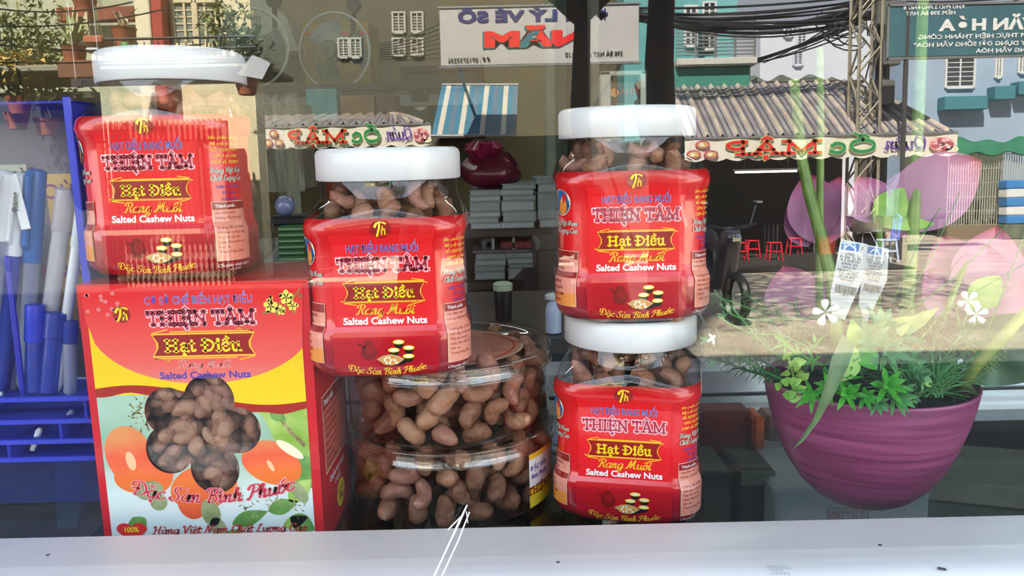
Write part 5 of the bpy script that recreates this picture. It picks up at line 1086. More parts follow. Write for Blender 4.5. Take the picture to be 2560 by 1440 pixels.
M_wp = mat('white_pen_plastic', (.7, .74, .8), .3); M_cy = mat('teal_blue_cap', (.015, .12, .42), .3); M_ink = mat('blue_ink', (.01, .015, .4), .4); M_clr = sheet('clear_barrel', (.8, .84, .92), (.55, .6, .75), .35, .1); M_bb = sheet('blue_barrel', (.3, .4, .9), (.04, .08, .5), .6, .2); M_frost = sheet('frosted_barrel', (.85, .86, .9), (.62, .6, .66), .6, .3)
pen((18, 428), (-45, 985), .0068, M_wp, M_clr, M_ink, 'white-capped pen at the far left edge of the rack', .3, .518)
p_ = pen((55, 432), (-2, 990), .0052, M_wp, M_bb, M_ink, 'blue pen with a white clip lettered in black', .36, .524)
a = Art(); a.text('Stemg', 0, 0, .0035, BLACK, 1, .02, rot=RAD(83)); c_ = P(47, 505, .515); o = a.build(lambda s_, z_, e_: c_ + Vector((s_, -.001 - e_, z_)), 'clip_lettering'); o.parent = p_; o.matrix_parent_inverse = Matrix.Translation(-Vector(p_.location))
pc('clip_plate', MB().bbox(-.0032, .0032, 0, .0012, -.018, .018, .001, 0, Matrix.Translation(c_ + Vector((0, -.0005, 0))) @ Matrix.Rotation(RAD(-8), 4, 'Y')), M_wp, p_)
pen((92, 422), (60, 992), .0062, M_cy, M_clr, M_ink, 'pen with a teal blue cap and clear barrel', .4, .530)
pen((18, 640), (58, 994), .0022, M_ink, M_ink, M_ink, 'thin dark blue refill leaning in front of the white-clipped pen', .1, .510, False)
pen((166, 470), (98, 992), .0062, M_frost, M_frost, M_wp, 'frosted pale pen leaning left, the thicker of the two', .2, .528, False)
pen((205, 520), (140, 990), .0040, M_wp, M_wp, M_wp, 'slim white pen leaning against the rack side', .2, .526, False)
pen((112, 560), (30, 992), .0030, M_clr, M_clr, M_ink, 'slim clear pen with dark refill behind the frosted pen', .25, .536, False)
pen((140, 780), (118, 993), .0070, M_bb, M_bb, M_ink, 'short blue translucent pen beside the slim white pen', .3, .520, False)
pen((88, 760), (82, 993), .0060, M_bsol, M_bb, M_ink, 'short deep blue pen below the teal cap', .4, .516, False)
pen((175, 800), (176, 993), .0050, M_bb, M_clr, M_ink, 'short pale blue pen nearest the rack side', .3, .522, False)
for k in range(10):  # pale solid stubs stand in for glints on the trays
    x = xr_ - .012 - .023 * k; row = k % 3; z = zl[row + 1] + .0015
    tag(MB().tube([(x, fy + .012, z), (x + .005, fy + .014, z + .013), (x + .006, fy + .014, z + .015)], [.0016, .0022, .001], 8).build('glint_stub', [M_wp, M_clr, M_wp][row], None, True), 'small pale pencil stub in the stepped trays of the blue rack', 'glint', 'pencil stubs in the trays')
# ================================================================ lower compartment
def box_thing(name, px0, py0, px1, py1, y, depth, m, label, cat_, zbot=None, bev=.003, rot=0):
    x0, x1, z0, z1 = prect(px0, py0, px1, py1, y); z0 = z0 if zbot is None else zbot
    t = thing(name, label, cat_, ((x0+x1)/2, y, z0)); w_ = x1 - x0
    pc('body', MB().bbox(x0, x1, y, y + depth, z0 + .0005, z1, bev), m, t); return t, (x0, x1, z0, z1)
LZ = -.44
t, (x0, x1, z0, z1) = box_thing('shipping_carton', 1940, 1222, 2322, 1400, .60, .12, mat('white_carton', (.62, .64, .7), .7, 0, .05, 20, bump=.3), 'plastic-wrapped white carton with red handling symbols below the flower pot', 'carton', LZ)
a = Art(); mk = mat('mark_red', (.5, .2, .2), .6); c = P(2119, 1283, .60); u = .60 / F_PX * 1.05
for k in range(3):
    cx = (k - 1) * 37 * u; s_ = 15 * u
    for p_, q_ in (((-1,-1),(1,-1)), ((1,-1),(1,1)), ((1,1),(-1,1)), ((-1,1),(-1,-1))): a.line([(cx+p_[0]*s_, p_[1]*s_), (cx+q_[0]*s_, q_[1]*s_)], 2.2*u, mk, 1)
    if k == 0:
        for s2 in (-1, 1): a.line([(cx+s2*3*u, -9*u), (cx+s2*9*u, -4*u), (cx+s2*10*u, 4*u)], 3.5*u, mk, 1)
        a.poly([(cx, -2*u), (cx+5*u, 3*u), (cx, 8*u), (cx-5*u, 3*u)], mk, 1)
    if k == 1: a.poly([(cx-10*u, 1*u), (cx-6*u, 6*u), (cx, 8*u), (cx+6*u, 6*u), (cx+10*u, 1*u), (cx, 2.5*u)], mk, 1); a.line([(cx, 4*u), (cx, -8*u), (cx-3*u, -9*u)], 1.5*u, mk, 1)
    if k == 2: a.poly([(cx-5*u, 11*u), (cx+5*u, 11*u), (cx+4*u, 3*u), (cx, 0), (cx-4*u, 3*u)], mk, 1); a.line([(cx, 1*u), (cx, -9*u)], 1.5*u, mk, 1); a.line([(cx-4*u, -10*u), (cx+4*u, -10*u)], 1.8*u, mk, 1)
o = a.build(lambda s_, z_, e_: c + Vector((s_, -.0005 - e_, z_)), 'handling_symbols'); o.parent = t; o.matrix_parent_inverse = Matrix.Translation(-Vector(t.location))
pc('plastic_wrap', MB().grid(lambda u_, v_: Vector((x0 - .004 + (x1-x0+.008)*u_, .5965 + .0015*math.sin(u_*31+v_*9) , z0 + .001 + (z1-z0+.001)*v_ + .002*math.sin(u_*17))), 40, 6), clear('crinkled_wrap', (.9, .92, .95), .05, .15), t, True)
t, _ = box_thing('red_packet', 1752, 1030, 1880, 1148, .70, .03, mat('dark_red_packet', (.16, .02, .015), .35, 0, .3, 15, coat=.4), 'dark red snack packet standing below the rear track, behind the lower jar', 'packet', LZ)
t, _ = box_thing('orange_packet', 1882, 1042, 1912, 1152, .69, .03, mat('orange_packet', (.55, .10, .02), .4, 0, .2, 20), 'narrow orange packet beside the dark red one', 'packet', LZ)
t, _ = box_thing('clear_bag', 1915, 1040, 2010, 1180, .71, .03, mat('pinkish_bag', (.22, .12, .1), .4, 0, .3, 30), 'pinkish plastic bag behind the left side of the pot', 'bag', LZ)
box_thing('black_box', 1752, 1180, 1830, 1320, .62, .06, mat('charcoal_box', (.03, .035, .04), .5), 'charcoal box on the lower shelf beside the stacked jars', 'box', LZ)
t, _ = box_thing('black_box', 1845, 1172, 1935, 1320, .63, .06, mat('charcoal_box', (.03, .035, .04), .5), 'charcoal box with a grey top label next to the white carton', 'box', LZ); x0, x1, z0, z1 = _
pc('top_label', MB().box(x0 + .002, x1, .6285, .63, z1 - .014, z1 - .002), mat('label_grey', (.2, .24, .2), .6), t)
t, _ = box_thing('grey_tray', 1752, 1150, 1990, 1172, .72, .05, mat('grey_tray', (.1, .11, .11), .6), 'low grey tray edge behind the charcoal boxes', 'tray', LZ)
for k in range(7):
    p_ = P(2430 + 14 * (k % 3), 1300 - 32 * k, .62 + .012 * k); z = LZ + .002 + .0215 * k
    o = MB().bbox(-.10, .10, -.05, .05, 0, .020, .002).build('book', [mat('paper_grey', (.24, .24, .21), .8, 0, .1, 40), mat('brown_cover', (.17, .1, .05), .7), mat('slate_cover', (.07, .1, .09), .7)][k % 3], None, loc=None)
    o.location = (.40 + .006 * (k % 3), .70, z); o.rotation_euler = (0, 0, RAD(-18 + 5 * (k % 2)))
    tag(o, ['lowest', 'second', 'third', 'fourth', 'fifth', 'sixth', 'topmost'][k] + ' book of the pile on the lower shelf right of the pot', 'book', 'books on the lower shelf')
for k, (x, m_) in enumerate(((-.35, 'a'), (-.22, 'b'), (-.05, 'c'))):
    tag(MB().bbox(x - .05, x + .05, .62, .72, LZ + .0005, LZ + .1, .003).build('dark_carton', mat('very_dark_carton', (.035, .04, .05), .6, 0, .3, 10), None), ['dark carton on the lower shelf under the pen rack', 'dark carton on the lower shelf under the red carton', 'dark carton on the lower shelf under the round tubs'][k], 'carton')
# folded clear paper in the lower left
c = P(170, 1230, .6); tag(MB().prism([(-.012, -.03), (-.008, .028), (.014, .022), (.012, -.005), (.003, -.03)], lambda x, y_, t_: c + Vector((x, t_, y_)), 0, .001).build('paper_slip', mat('slate_paper', (.12, .17, .2), .6), None), 'torn slate-coloured paper slip standing behind the rack trays', 'paper')
# ================================================================ the shop behind
M_shelf2 = mat('dark_wood', (.035, .028, .024), .6, 0, .3, 5)
M_pages = mat('book_pages', (.42, .47, .52), .8, 0, .06, 30)
M_pages2 = mat('book_pages_b', (.33, .38, .41), .8, 0, .06, 30)
BY = 1.75
def zpx(py, y=BY, px=1270): return P(px, py, y).z
xa, xb = P(1120, 600, BY).x, P(1420, 600, BY).x
t = thing('shelf_unit', 'dark low shelf unit carrying stacks of books in the middle of the shop', 'shelf', ((xa+xb)/2, BY + .1, FLOOR))
for py in (573, 704, 830): z = zpx(py); pc('shelf', MB().bbox(xa, xb, BY, BY + .32, z - .018, z, .002), M_shelf2, t)
for x in (xa, xb): pc('side', MB().bbox(x - .01, x + .01, BY, BY + .32, FLOOR, zpx(575), .002), M_shelf2, t)
pc('back', MB().box(xa, xb, BY + .32, BY + .33, FLOOR, zpx(575)), M_shelf2, t)
pc('rib', MB().box(P(1232, 600, BY).x - .003, P(1232, 600, BY).x + .003, BY + .02, BY + .03, zpx(628), zpx(576)), M_greym, t)
pc('rib', MB().box(P(1284, 600, BY).x - .003, P(1284, 600, BY).x + .003, BY + .02, BY + .03, zpx(628), zpx(576)), M_greym, t)
names = {0: 'left book column under the crimson bag', 1: 'middle book column of the upper shelf', 2: 'right book column of the upper shelf', 3: 'left book column of the lower shelf', 4: 'right book column of the lower shelf'}
ords = ['bottom', 'second', 'third', 'fourth', 'fifth', 'sixth', 'seventh', 'eighth']
def books(col, x0p, x1p, edges, top, group):
    x0, x1 = P(x0p, 520, BY).x, P(x1p, 520, BY).x
    for k in range(len(edges) - 1):
        z0, z1 = zpx(edges[k]), zpx(edges[k + 1]); dx = RND.uniform(-.004, .004); last = k == len(edges) - 2
        b = thing('book', '%s book, counted from the shelf, of the %s' % (ords[k] if not last else 'top', names[col]), 'book', ((x0+x1)/2 + dx, BY + .01, z0), RAD(RND.uniform(-2, 2)), group)
        w_ = (x1 - x0) / 2 - .001; h = z1 - z0
        MB().bbox(-w_ + .002, w_ - .001, 0.003, .19, .0012, h - .0016, .001).build('pages', [M_pages, M_pages2][k % 2], b)
        MB().box(-w_, w_, 0, .2, 0, .0012).box(-w_, w_, 0, .2, h - .0016, h - .0004).box(w_ - .001, w_, 0, .2, .0012, h - .0016).build('cover', mat('pale_cover', (.3, .34, .37), .6), b)
G1 = 'books stacked on the upper shelf'; G2 = 'books stacked on the lower shelf'
books(0, 1168, 1249, [572, 557, 543, 529, 503, 489, 474], 0, G1); books(1, 1252, 1340, [572, 556, 529, 503, 489, 474, 460], 0, G1); books(2, 1343, 1395, [572, 551, 484, 462, 447], 0, G1)
books(3, 1178, 1259, [700, 680, 665, 650, 634], 0, G2); books(4, 1262, 1346, [700, 673, 662, 648, 632], 0, G2)
tag(MB().bbox(P(1180, 620, BY).x, P(1325, 620, BY).x, BY + .005, BY + .18, zpx(633) + .0005, zpx(626), .001).build('ring_binder', mat('grey_binder', (.16, .15, .17), .5), None), 'flat grey binder lying across the two lower book columns', 'binder')
tag(MB().bbox(P(1250, 620, BY).x, P(1335, 620, BY).x, BY + .02, BY + .18, zpx(626) + .0005, zpx(607), .002).build('red_book', mat('crimson_cover', (.18, .01, .02), .5), None), 'crimson book lying on the flat grey binder', 'book')
# crimson plastic bag on the books
c = P(1226, 424, BY + .08); t = thing('plastic_bag', 'dark crimson plastic carrier bag with a crumpled top on the books', 'bag', (c.x, BY + .08, zpx(474)))
def bag(u_, v_):
    a, b = 2*math.pi*u_, v_; r = [.0, .045, .062, .068, .066, .055, .04, .03, .0][min(8, int(b*8))]
    return c + Vector((r*math.cos(a)*(1+.1*math.sin(3*a+b*7)) + (.014 if b > .6 else 0) * math.sin(5*a), r*.8*math.sin(a)*(1+.08*math.sin(5*a)), -.048 + .093*b + .006*math.sin(4*a+b*9)*b))
pc('body', MB().grid(bag, 40, 8), mat('crimson_bag', (.11, .006, .025), .3, 0, .3, 40, coat=.2), t, True)
mb = MB()
for k in range(9): a_ = k*.7; mb.tube([c + Vector((.012*math.cos(a_) - .012, .01*math.sin(a_), .03)), c + Vector((.035*math.cos(a_) - .014, .03*math.sin(a_), .052 + .008*math.sin(k*2))), c + Vector((.022*math.cos(a_) - .012, .02*math.sin(a_), .063))], [.010, .014, .004], 7)
pc('crumpled_top', mb, mat('magenta_bag', (.24, .01, .06), .35, 0, .3, 40), t, True)
# tumbler and bottle
def bottle(px, py0, py1, y, r, prof_, m_, label, name, cat_, capm=None, caph=0, zb=None):
    c = P(px, py1, y); top = P(px, py0, y).z; H = top - c.z; t = thing(name, label, cat_, (c.x, y, c.z))
    MB().lathe([(rr*r, zz*H) for rr, zz in prof_], 24).build('body', m_, t, True)
    if capm: MB().lathe([(0, H*(1-caph)), (r*1.05, H*(1-caph)), (r*1.08, H*.97), (r*.7, H*1.02), (0, H*1.03)], 24).build('lid', capm, t, True)
    return t
bottle(1259, 706, 800, .98, .0115, [(0,0),(.85,.0),(.9,.05),(1,.8),(1,.84)], M_black, 'black tumbler with a pale green lid behind the round tubs', 'tumbler', 'cup', mat('pale_green_lid', (.42, .5, .35), .4), .2)
bottle(1384, 735, 830, .9, .009, [(0,0),(1,0),(1,.6),(.8,.75),(.45,.8),(.45,.9)], M_whp, 'white bottle with a dark band just left of the stacked jars', 'bottle', 'bottle', M_white, .12)
xa, xb = P(1100, 820, .9).x, P(1400, 820, .9).x; zz = P(1259, 800, .98).z
t = thing('side_table', 'dark side table right behind the display case', 'table', ((xa+xb)/2, 1.0, FLOOR)); pc('top', MB().bbox(xa - .1, xb + .15, .87, 1.2, zz - .02, zz - .0005, .003), M_shelf2, t)
for x in (xa - .08, xb + .13):
    for y in (.89, 1.18): pc('leg', MB().box(x - .015, x + .015, y - .015, y + .015, FLOOR, zz - .02), M_shelf2, t)
# dark chair back
c = P(1325, 745, 1.4); t = thing('office_chair', 'black office chair with a rounded back between the shelves and the jars', 'chair', (c.x, 1.4, FLOOR))
pc('backrest', MB().bbox(c.x - .03, c.x + .05, 1.38, 1.42, c.z - .09, c.z + .055, .02), M_black, t, True); pc('seat', MB().bbox(c.x - .16, c.x + .2, 1.3, 1.65, c.z - .17, c.z - .12, .02), M_black, t); pc('post', MB().tube([(c.x, 1.48, FLOOR + .05), (c.x, 1.48, c.z - .17)], .02, 8), M_black, t)
for k in range(5): a_ = k*1.257; pc('foot', MB().tube([(c.x, 1.48, FLOOR + .08), (c.x + .25*math.cos(a_), 1.48 + .25*math.sin(a_), FLOOR + .03)], .02, 6), M_black, t)
box_thing('dark_cabinet', 1344, 622, 1480, 1000, 1.35, .25, mat('dark_cabinet', (.02, .012, .012), .4), 'tall dark cabinet right of the book shelves, behind the upper stacked jar', 'cabinet', FLOOR)
box_thing('carton_pile', 1150, 800, 1400, 1100, 1.55, .15, M_dark, 'dark carton on the floor under the book shelves', 'carton', FLOOR)
# green striped notebooks, blue ball, wrapped goods
for k in range(6):
    y0 = 655 - 15 * k; x0, x1, z0, z1 = prect(694, y0 - 15, 764 - (k % 2) * 3, y0, .92)
    b = MB().bbox(x0, x1, .92, 1.02, z0 + .0003, z1, .001).box(x0 + .001, x1 - .001, .9195, .92, (z0+z1)/2 - .0006, (z0+z1)/2 + .0006, 1).build('notebook', [mat('green_cover', (.03, .10, .03), .5), mat('notebook_line', (.3, .4, .2), .6)], None)
    tag(b, ['bottom', 'second', 'third', 'fourth', 'fifth', 'top'][k] + ' green striped notebook of the pile between the two left jars', 'notebook', 'green notebooks')
x0, x1, z0, z1 = prect(640, 655, 800, 690, .9); t = thing('counter_ledge', 'grey ledge behind the red carton carrying green notebooks', 'counter', ((x0+x1)/2, .95, FLOOR)); pc('top', MB().bbox(x0 - .2, x1 + .02, .88, 1.2, z1 - .02, z1 - .0005, .002), mat('ledge_grey', (.25, .24, .22), .4), t); pc('base', MB().box(x0 - .18, x1, .9, 1.18, FLOOR, z1 - .02), M_dark, t)
c = P(712, 515, .95); tag(MB().lathe([(0, -.012), (.006, -.011), (.0105, -.006), (.012, 0), (.0105, .006), (.006, .011), (0, .012)], 20, (c.x, .95, c.z)).build('ball', mat('lilac_ball', (.18, .2, .35), .25, coat=.5), None, True), 'lilac blue ball-shaped tape dispenser above the green notebooks', 'ball')
tag(MB().bbox(c.x - .02, c.x + .025, .94, .99, P(712, 565, .95).z + .0005, c.z - .0115, .003).build('dark_box', M_black, None), 'small black box on top of the green notebooks', 'box')
wrap = sheet('plastic_wrap_goods', (.8, .82, .78), (.4, .4, .34), .35, .2)
def wrapped(px0, py0, px1, py1, y, d, mi, label, name='wrapped_pack', cat_='pack'):
    x0, x1, z0, z1 = prect(px0, py0, px1, py1, y); t = thing(name, label, cat_, ((x0+x1)/2, y, z0))
    pc('contents', MB().bbox(x0 + .01, x1 - .01, y + .01, y + d, z0, z1 - .01, .004), mi, t)
    pc('wrap', MB().grid(lambda u_, v_: Vector((x0 + (x1-x0)*u_, y + .004*math.sin(u_*19 + v_*11), z0 + (z1-z0)*v_*(1 + .05*math.sin(u_*9)))), 24, 10), wrap, t, True); return t
wrapped(642, 240, 755, 480, 1.6, .15, mat('beige_fabric', (.2, .18, .13), .8, 0, .3, 8), 'plastic-wrapped beige goods hanging between the top left jar and the centre jar')
wrapped(690, 250, 742, 545, 1.3, .05, mat('pale_paper', (.32, .3, .22), .8, 0, .2, 10), 'pale wrapped pack with a small leaflet, below the shaded stall sign')
# shelf across the back with goods
SY = 3.2; zs = P(880, 208, SY).z; xa, xb = P(560, 208, SY).x, P(1215, 208, SY).x
t = thing('wall_shelf', 'long dark wall shelf with hanging goods below the fan', 'shelf', ((xa+xb)/2, SY, zs)); pc('plank', MB().bbox(xa, xb, SY, RY1, zs - .03, zs, .003), M_shelf2, t)
for x in (xa + .1, (xa+xb)/2, xb - .1): pc('bracket', MB().tube([(x, SY + .05, zs - .03), (x, RY1, zs - .35)], .012), M_shelf2, t)
pc('hanging_strip', MB().box(xa, xb, SY + .02, SY + .03, zs - .09, zs - .03), mat('shelf_label_strip', (.18, .2, .19), .5), t)
for k, (p0, p1, q0, q1, m_, l_) in enumerate([(765, 842, 222, 278, mat('aqua_pack', (.08, .3, .33), .4), 'aqua plastic pack on the lower back shelf under the fan'), (850, 936, 238, 288, mat('brown_carton', (.2, .11, .05), .8), 'brown carton on the lower back shelf'), (940, 990, 235, 300, mat('maroon_pack', (.09, .03, .03), .6), 'maroon pack beside the brown carton')]):
    box_thing('shelf_pack', p0, q0, p1, q1, 3.0, .12, m_, l_, 'pack', P(860, 300, 3.0).z)
z2 = P(860, 289, 3.0).z; x2, x3 = P(740, 280, 3.0).x, P(1010, 280, 3.0).x
t = thing('lower_shelf', 'lower dark shelf holding an aqua pack and a brown carton', 'shelf', ((x2+x3)/2, 3.0, FLOOR)); pc('plank', MB().bbox(x2 - .3, x3, 2.98, 3.5, P(860, 300, 3.0).z - .04, P(860, 300, 3.0).z, .003), M_shelf2, t); 
for x in (x2 - .28, x3 - .02): pc('post', MB().box(x - .02, x + .02, 3.0, 3.04, FLOOR, P(860, 300, 3.0).z - .04), M_shelf2, t)
for k in range(7):
    x = P(1030 + 6 * k, 225, 3.15).x; tag(MB().tube([(x, 3.15, zs - .03), (x, 3.14, P(1030, 222, 3.15).z), (x + .004, 3.13, P(1030, 255, 3.15).z)], [.002, .006, .006], 6).build('hanging_strap', M_black, None), 'black strap hanging in the row from the wall shelf', 'strap', 'straps under the wall shelf')
# dark cloth drape swooping under the shelf
tag(MB().grid(lambda u_, v_: P(745 + 340 * u_, 225 + 30 * v_ + 22 * math.sin(u_ * math.pi * 5) ** 2, 3.25) , 60, 4).grid(lambda u_, v_: P(745 + 340 * u_, 225 + 30 * v_ + 22 * math.sin(u_ * math.pi * 5) ** 2, 3.26) , 60, 4).build('draped_plastic', clear('drape_plastic', (.6, .6, .58), .05, .2), None, True), 'clear plastic sheet draped in swags below the wall shelf', 'sheet')
# wooden picture frame
x0, x1, z0, z1 = prect(1006, 165, 1212, 348, 4.2); t = thing('picture_frame', 'reddish wooden framed dark green board on the cream back wall', 'frame', ((x0+x1)/2, 4.2, z0)); M_fw = mat('frame_wood', (.09, .03, .015), .5)
pc('frame', MB().bbox(x0, x0+.03, 4.18, 4.24, z0, z1, .004).bbox(x1-.03, x1, 4.18, 4.24, z0, z1, .004).bbox(x0, x1, 4.18, 4.24, z0, z0+.03, .004).bbox(x0, x1, 4.18, 4.24, z1-.03, z1, .004), M_fw, t); pc('board', MB().box(x0+.02, x1-.02, 4.2, 4.23, z0+.02, z1-.02), mat('frame_green', (.03, .05, .035), .4, 0, .4, 4), t)
pc('wall_mount', MB().box(x0+.1, x1-.1, 4.23, RY1, z0+.1, z1-.1), M_fw, t)
# wall fans
def fan(px, py, rpx, y, label):
    c = P(px, py, y); R = rpx / F_PX * y * 1.02; t = thing('wall_fan', label, 'fan', c)
    m = mat('fan_wire', (.32, .36, .3), .4, .3); RX = Matrix.Rotation(RAD(90), 4, 'X')
    def bx_(mb): mb.v = [tuple((Matrix.Rotation(RAD(-12), 4, 'Z') @ RX) @ Vector(v)) for v in mb.v]; return mb
    bx_(MB().tube([(R*math.cos(a*.131), R*math.sin(a*.131), 0) for a in range(49)], .006, 6)).build('guard_rim', mat('fan_rim', (.5, .55, .5), .3), t, True)
    mb = MB()
    for k in range(72):
        a0 = 2*math.pi*k/72; pts = []
        for j in range(6): f = j/5; a_ = a0 + .5*f; r = R*(.26 + .74*f); pts.append((r*math.cos(a_), r*math.sin(a_), .06*math.cos(f*1.5)))
        mb.tube(pts, .0012, 3, cap=False)
    for f in (.5, .75): mb.tube([(R*f*math.cos(a*.131), R*f*math.sin(a*.131), .05*(1-f*.4)) for a in range(49)], .0015, 4)
    bx_(mb).build('guard_wires', m, t, kind='stuff')
    for k in range(3):
        mb = MB(); a0 = k*2.094
        mb.grid(lambda u_, v_: Vector((R*(.15+.7*u_)*math.cos(a0+(v_-.5)*1.3), R*(.15+.7*u_)*math.sin(a0+(v_-.5)*1.3), -.03 + (v_-.5)*.05)), 6, 6); bx_(mb).build('blade', mat('fan_blade', (.16, .24, .22), .4), t, True)
    bx_(MB().lathe([(0, .075), (R*.22, .07), (R*.24, .05), (R*.2, .04), (0, .04)], 24)).build('badge', mat('fan_badge', (.12, .14, .1), .5), t, True)
    bx_(MB().lathe([(0, -.14), (R*.2, -.13), (R*.24, -.05), (R*.12, -.04), (0, -.04)], 20)).build('motor', M_black, t, True)
    bx_(MB().tube([(0, 0, -.1), (.02, R*.6, -.16), (.06, R*1.25, -.1)], .012, 6).lathe([(0, 0), (.03, .0), (.03, .03), (0, .03)], 12, (.06, R*1.27, -.11))).build('mount_arm', M_black, t, True)
    return t
fan(836, 128, 88, 3.5, 'round grey-green wall fan in front of the yellow carton')
fan(632, 120, 90, 3.4, 'second wall fan, mostly behind the top left jar lid')
x0, x1, z0, z1 = prect(757, 52, 924, 206, 3.9); t = thing('yellow_carton', 'yellow carton with red and green stripes on the shelf behind the fan', 'carton', ((x0+x1)/2, 3.9, zs))
pc('body', MB().bbox(x0, x1, 3.9, 4.2, zs + .0005, z1, .006), mat('yellow_board', (.42, .27, .035), .7, 0, .15, 4), t); zc = P(840, 88, 3.9).z
pc('stripe', MB().box(x0 - .001, x1 + .001, 3.897, 3.9, zc, zc + .012), RED, t); pc('stripe', MB().box(x0 - .001, x1 + .001, 3.897, 3.9, zc - .02, zc - .008), GRN, t)
x0, x1, z0, z1 = prect(560, -40, 742, 130, 4.1); t = thing('white_board', 'pale painted board high on the back wall left of the fan', 'board', ((x0+x1)/2, 4.1, z0)); pc('board', MB().prism([(x0, z0), (x1, z0), (x1 - .05, (z0+z1)/2), (x1 - .22, z1), (x0, z1)], lambda x, z, t_: Vector((x, t_, z)), 4.1, RY1), mat('pale_board', (.55, .6, .5), .6), t)
# lettering strip behind the top left lid
x0, x1, z0, z1 = prect(178, 196, 262, 222, .75); t = thing('lettered_strip', 'grey strip lettered in dark capitals beside the top left jar lid', 'strip', ((x0+x1)/2, .75, z0)); pc('strip', MB().box(x0, x1, .75, .753, z0, z1), mat('strip_brown', (.12, .08, .07), .7), t)
a = Art(); a.text('XIBL', 0, -.0035, .007, BLACK, 1, .03, width=.020); c = Vector(((x0+x1)/2 - .001, .7495, (z0+z1)/2)); o = a.build(lambda s_, z_, e_: c + Vector((s_, -e_, z_)), 'lettering'); o.parent = t; o.matrix_parent_inverse = Matrix.Translation(-Vector(t.location))
pc('hanger', MB().tube([(x0 + .004, .7515, z1), (x0 + .004, .7515, .405)], .0006, 5).tube([(x1 - .004, .7515, z1), (x1 - .004, .7515, .405)], .0006, 5), M_greym, t)
pc('cross_rod', MB().tube([(x0 - .02, .7515, .405), (x1 + .02, .7515, .405)], .002, 6), M_greym, t)
# crumpled clear bag on the rear track, right of the stacked jars
def cb(u_, v_):
    p_ = P(1750 + 128 * u_, 935 - 150 * v_ * (1 - .75 * u_) , .86 + .03 * math.sin(v_ * 3)); return p_ + Vector((.002*math.sin(v_*23), .006*math.sin(u_*17 + v_*13), .003*math.sin(u_*29)))
tag(MB().grid(cb, 26, 16).build('plastic_bag', sheet('clear_crumpled', (.85, .87, .9), (.62, .64, .68), .45, .15), None, 'all'), 'crumpled clear plastic bag on the rear track right of the stacked jars', 'bag')
# dark box with a round shoulder (right end, behind the pot)
c = P(2500, 868, .80); 
# unseen ceiling tubes added as fill light for the shop
for k, x in enumerate((-.9, .9)):
    t = thing('fill_ceiling_light', ['added ceiling fill tube nearer the pen rack side', 'added ceiling fill tube nearer the flower pot side'][k], 'light', (x, 2.2, RZ1)); pc('fitting', MB().bbox(x - .6, x + .6, 2.17, 2.23, RZ1 - .05, RZ1, .005), M_white, t); pc('tube', MB().tube([(x - .58, 2.2, RZ1 - .075), (x + .58, 2.2, RZ1 - .075)], .014), mat('fill_tube', (.95, 1, .95), .5, emit=20), t)
# clear tape strip on the pane
A, B = P(1168, 1262, .388), PZ(1085, 1441, -.2125); M_ = A.lerp(B, .5)
tag(MB().tube([A, A.lerp(M_, .5), M_, B], [.0004, .0007, .0005, .0005], 5).tube([A + Vector((.001, 0, -.004)), M_ + Vector((.004, 0, .0)), B + Vector((.004, 0, 0))], .0004, 5).tube([A + Vector((-.003, 0, -.006)), A.lerp(M_, .7) + Vector((-.004, 0, 0))], .0004, 5).tube([A + Vector((0, 0, -.01)), A.lerp(M_, .5) + Vector((.004, 0, .006))], .0003, 5).build('tape_strand', mat('white_strand', (.8, .82, .85), .3), None, True), 'thin white frayed tape strand stuck on the pane over the round tubs', 'tape')
c = P(640, 172, .402); tag(MB().prism([(-.008, -.003), (.0, .006), (.004, .0045), (.0085, .002), (.004, -.0055)], lambda x, y_, t_: c + Vector((x, t_, y_)), -.0045, -.0043).build('tape_piece', sheet('tape_clear', (.9, .9, .9), (.6, .6, .62), .4, .1), None), 'torn clear tape piece on the pane beside the top left lid', 'tape')
# ================================================================ flower pot with artificial plants and lotus
PX, PY, PR, PH = P(2166, 1000, .545).x, .545, .0705, .0895
M_pot = bpy.data.materials.new('plum_pot'); M_pot.use_nodes = True
nt = M_pot.node_tree; n = nt.nodes; l = nt.links; b_ = n['Principled BSDF']
tc = n.new('ShaderNodeTexCoord'); mp = n.new('ShaderNodeMapping'); mp.inputs['Scale'].default_value = (12, 12, 260); nz = n.new('ShaderNodeTexNoise'); nz.inputs['Scale'].default_value = 1.0; nz.inputs['Detail'].default_value = 5
cr = n.new('ShaderNodeValToRGB'); cr.color_ramp.elements[0].color = (.15, .024, .075, 1); cr.color_ramp.elements[0].position = .35; cr.color_ramp.elements[1].color = (.31, .07, .19, 1); cr.color_ramp.elements[1].position = .68
l.new(tc.outputs['Object'], mp.inputs[0]); l.new(mp.outputs[0], nz.inputs[0]); l.new(nz.outputs[0], cr.inputs[0]); l.new(cr.outputs[0], b_.inputs['Base Color']); b_.inputs['Roughness'].default_value = .38
bp = n.new('ShaderNodeBump'); bp.inputs['Strength'].default_value = .25; bp.inputs['Distance'].default_value = .001; l.new(nz.outputs[0], bp.inputs['Height']); l.new(bp.outputs[0], b_.inputs['Normal'])
pot = thing('potted_plant', 'plum ceramic bowl planted with artificial greenery and pink lotus flowers', 'plant', (PX, PY, SH_Z + .0003))
MB().lathe([(0, 0), (.020, 0), (.026, .0012), (.034, .006), (.044, .016), (.053, .030), (.060, .046), (.065, .062), (.0685, .076), (.0702, .087), (.0705, .0890), (.0698, .0896), (.0688, .0890), (.066, .074), (.060, .052), (.03, .046), (0, .046)], 72).build('bowl', M_pot, pot, 'all')
MB().lathe([(0, .083), (.03, .082), (.05, .080), (.0665, .077)], 32).build('soil', mat('dark_moss', (.012, .02, .008), .95, 0, .5, 60), pot, True)
inv = Matrix.Translation(-Vector(pot.location))
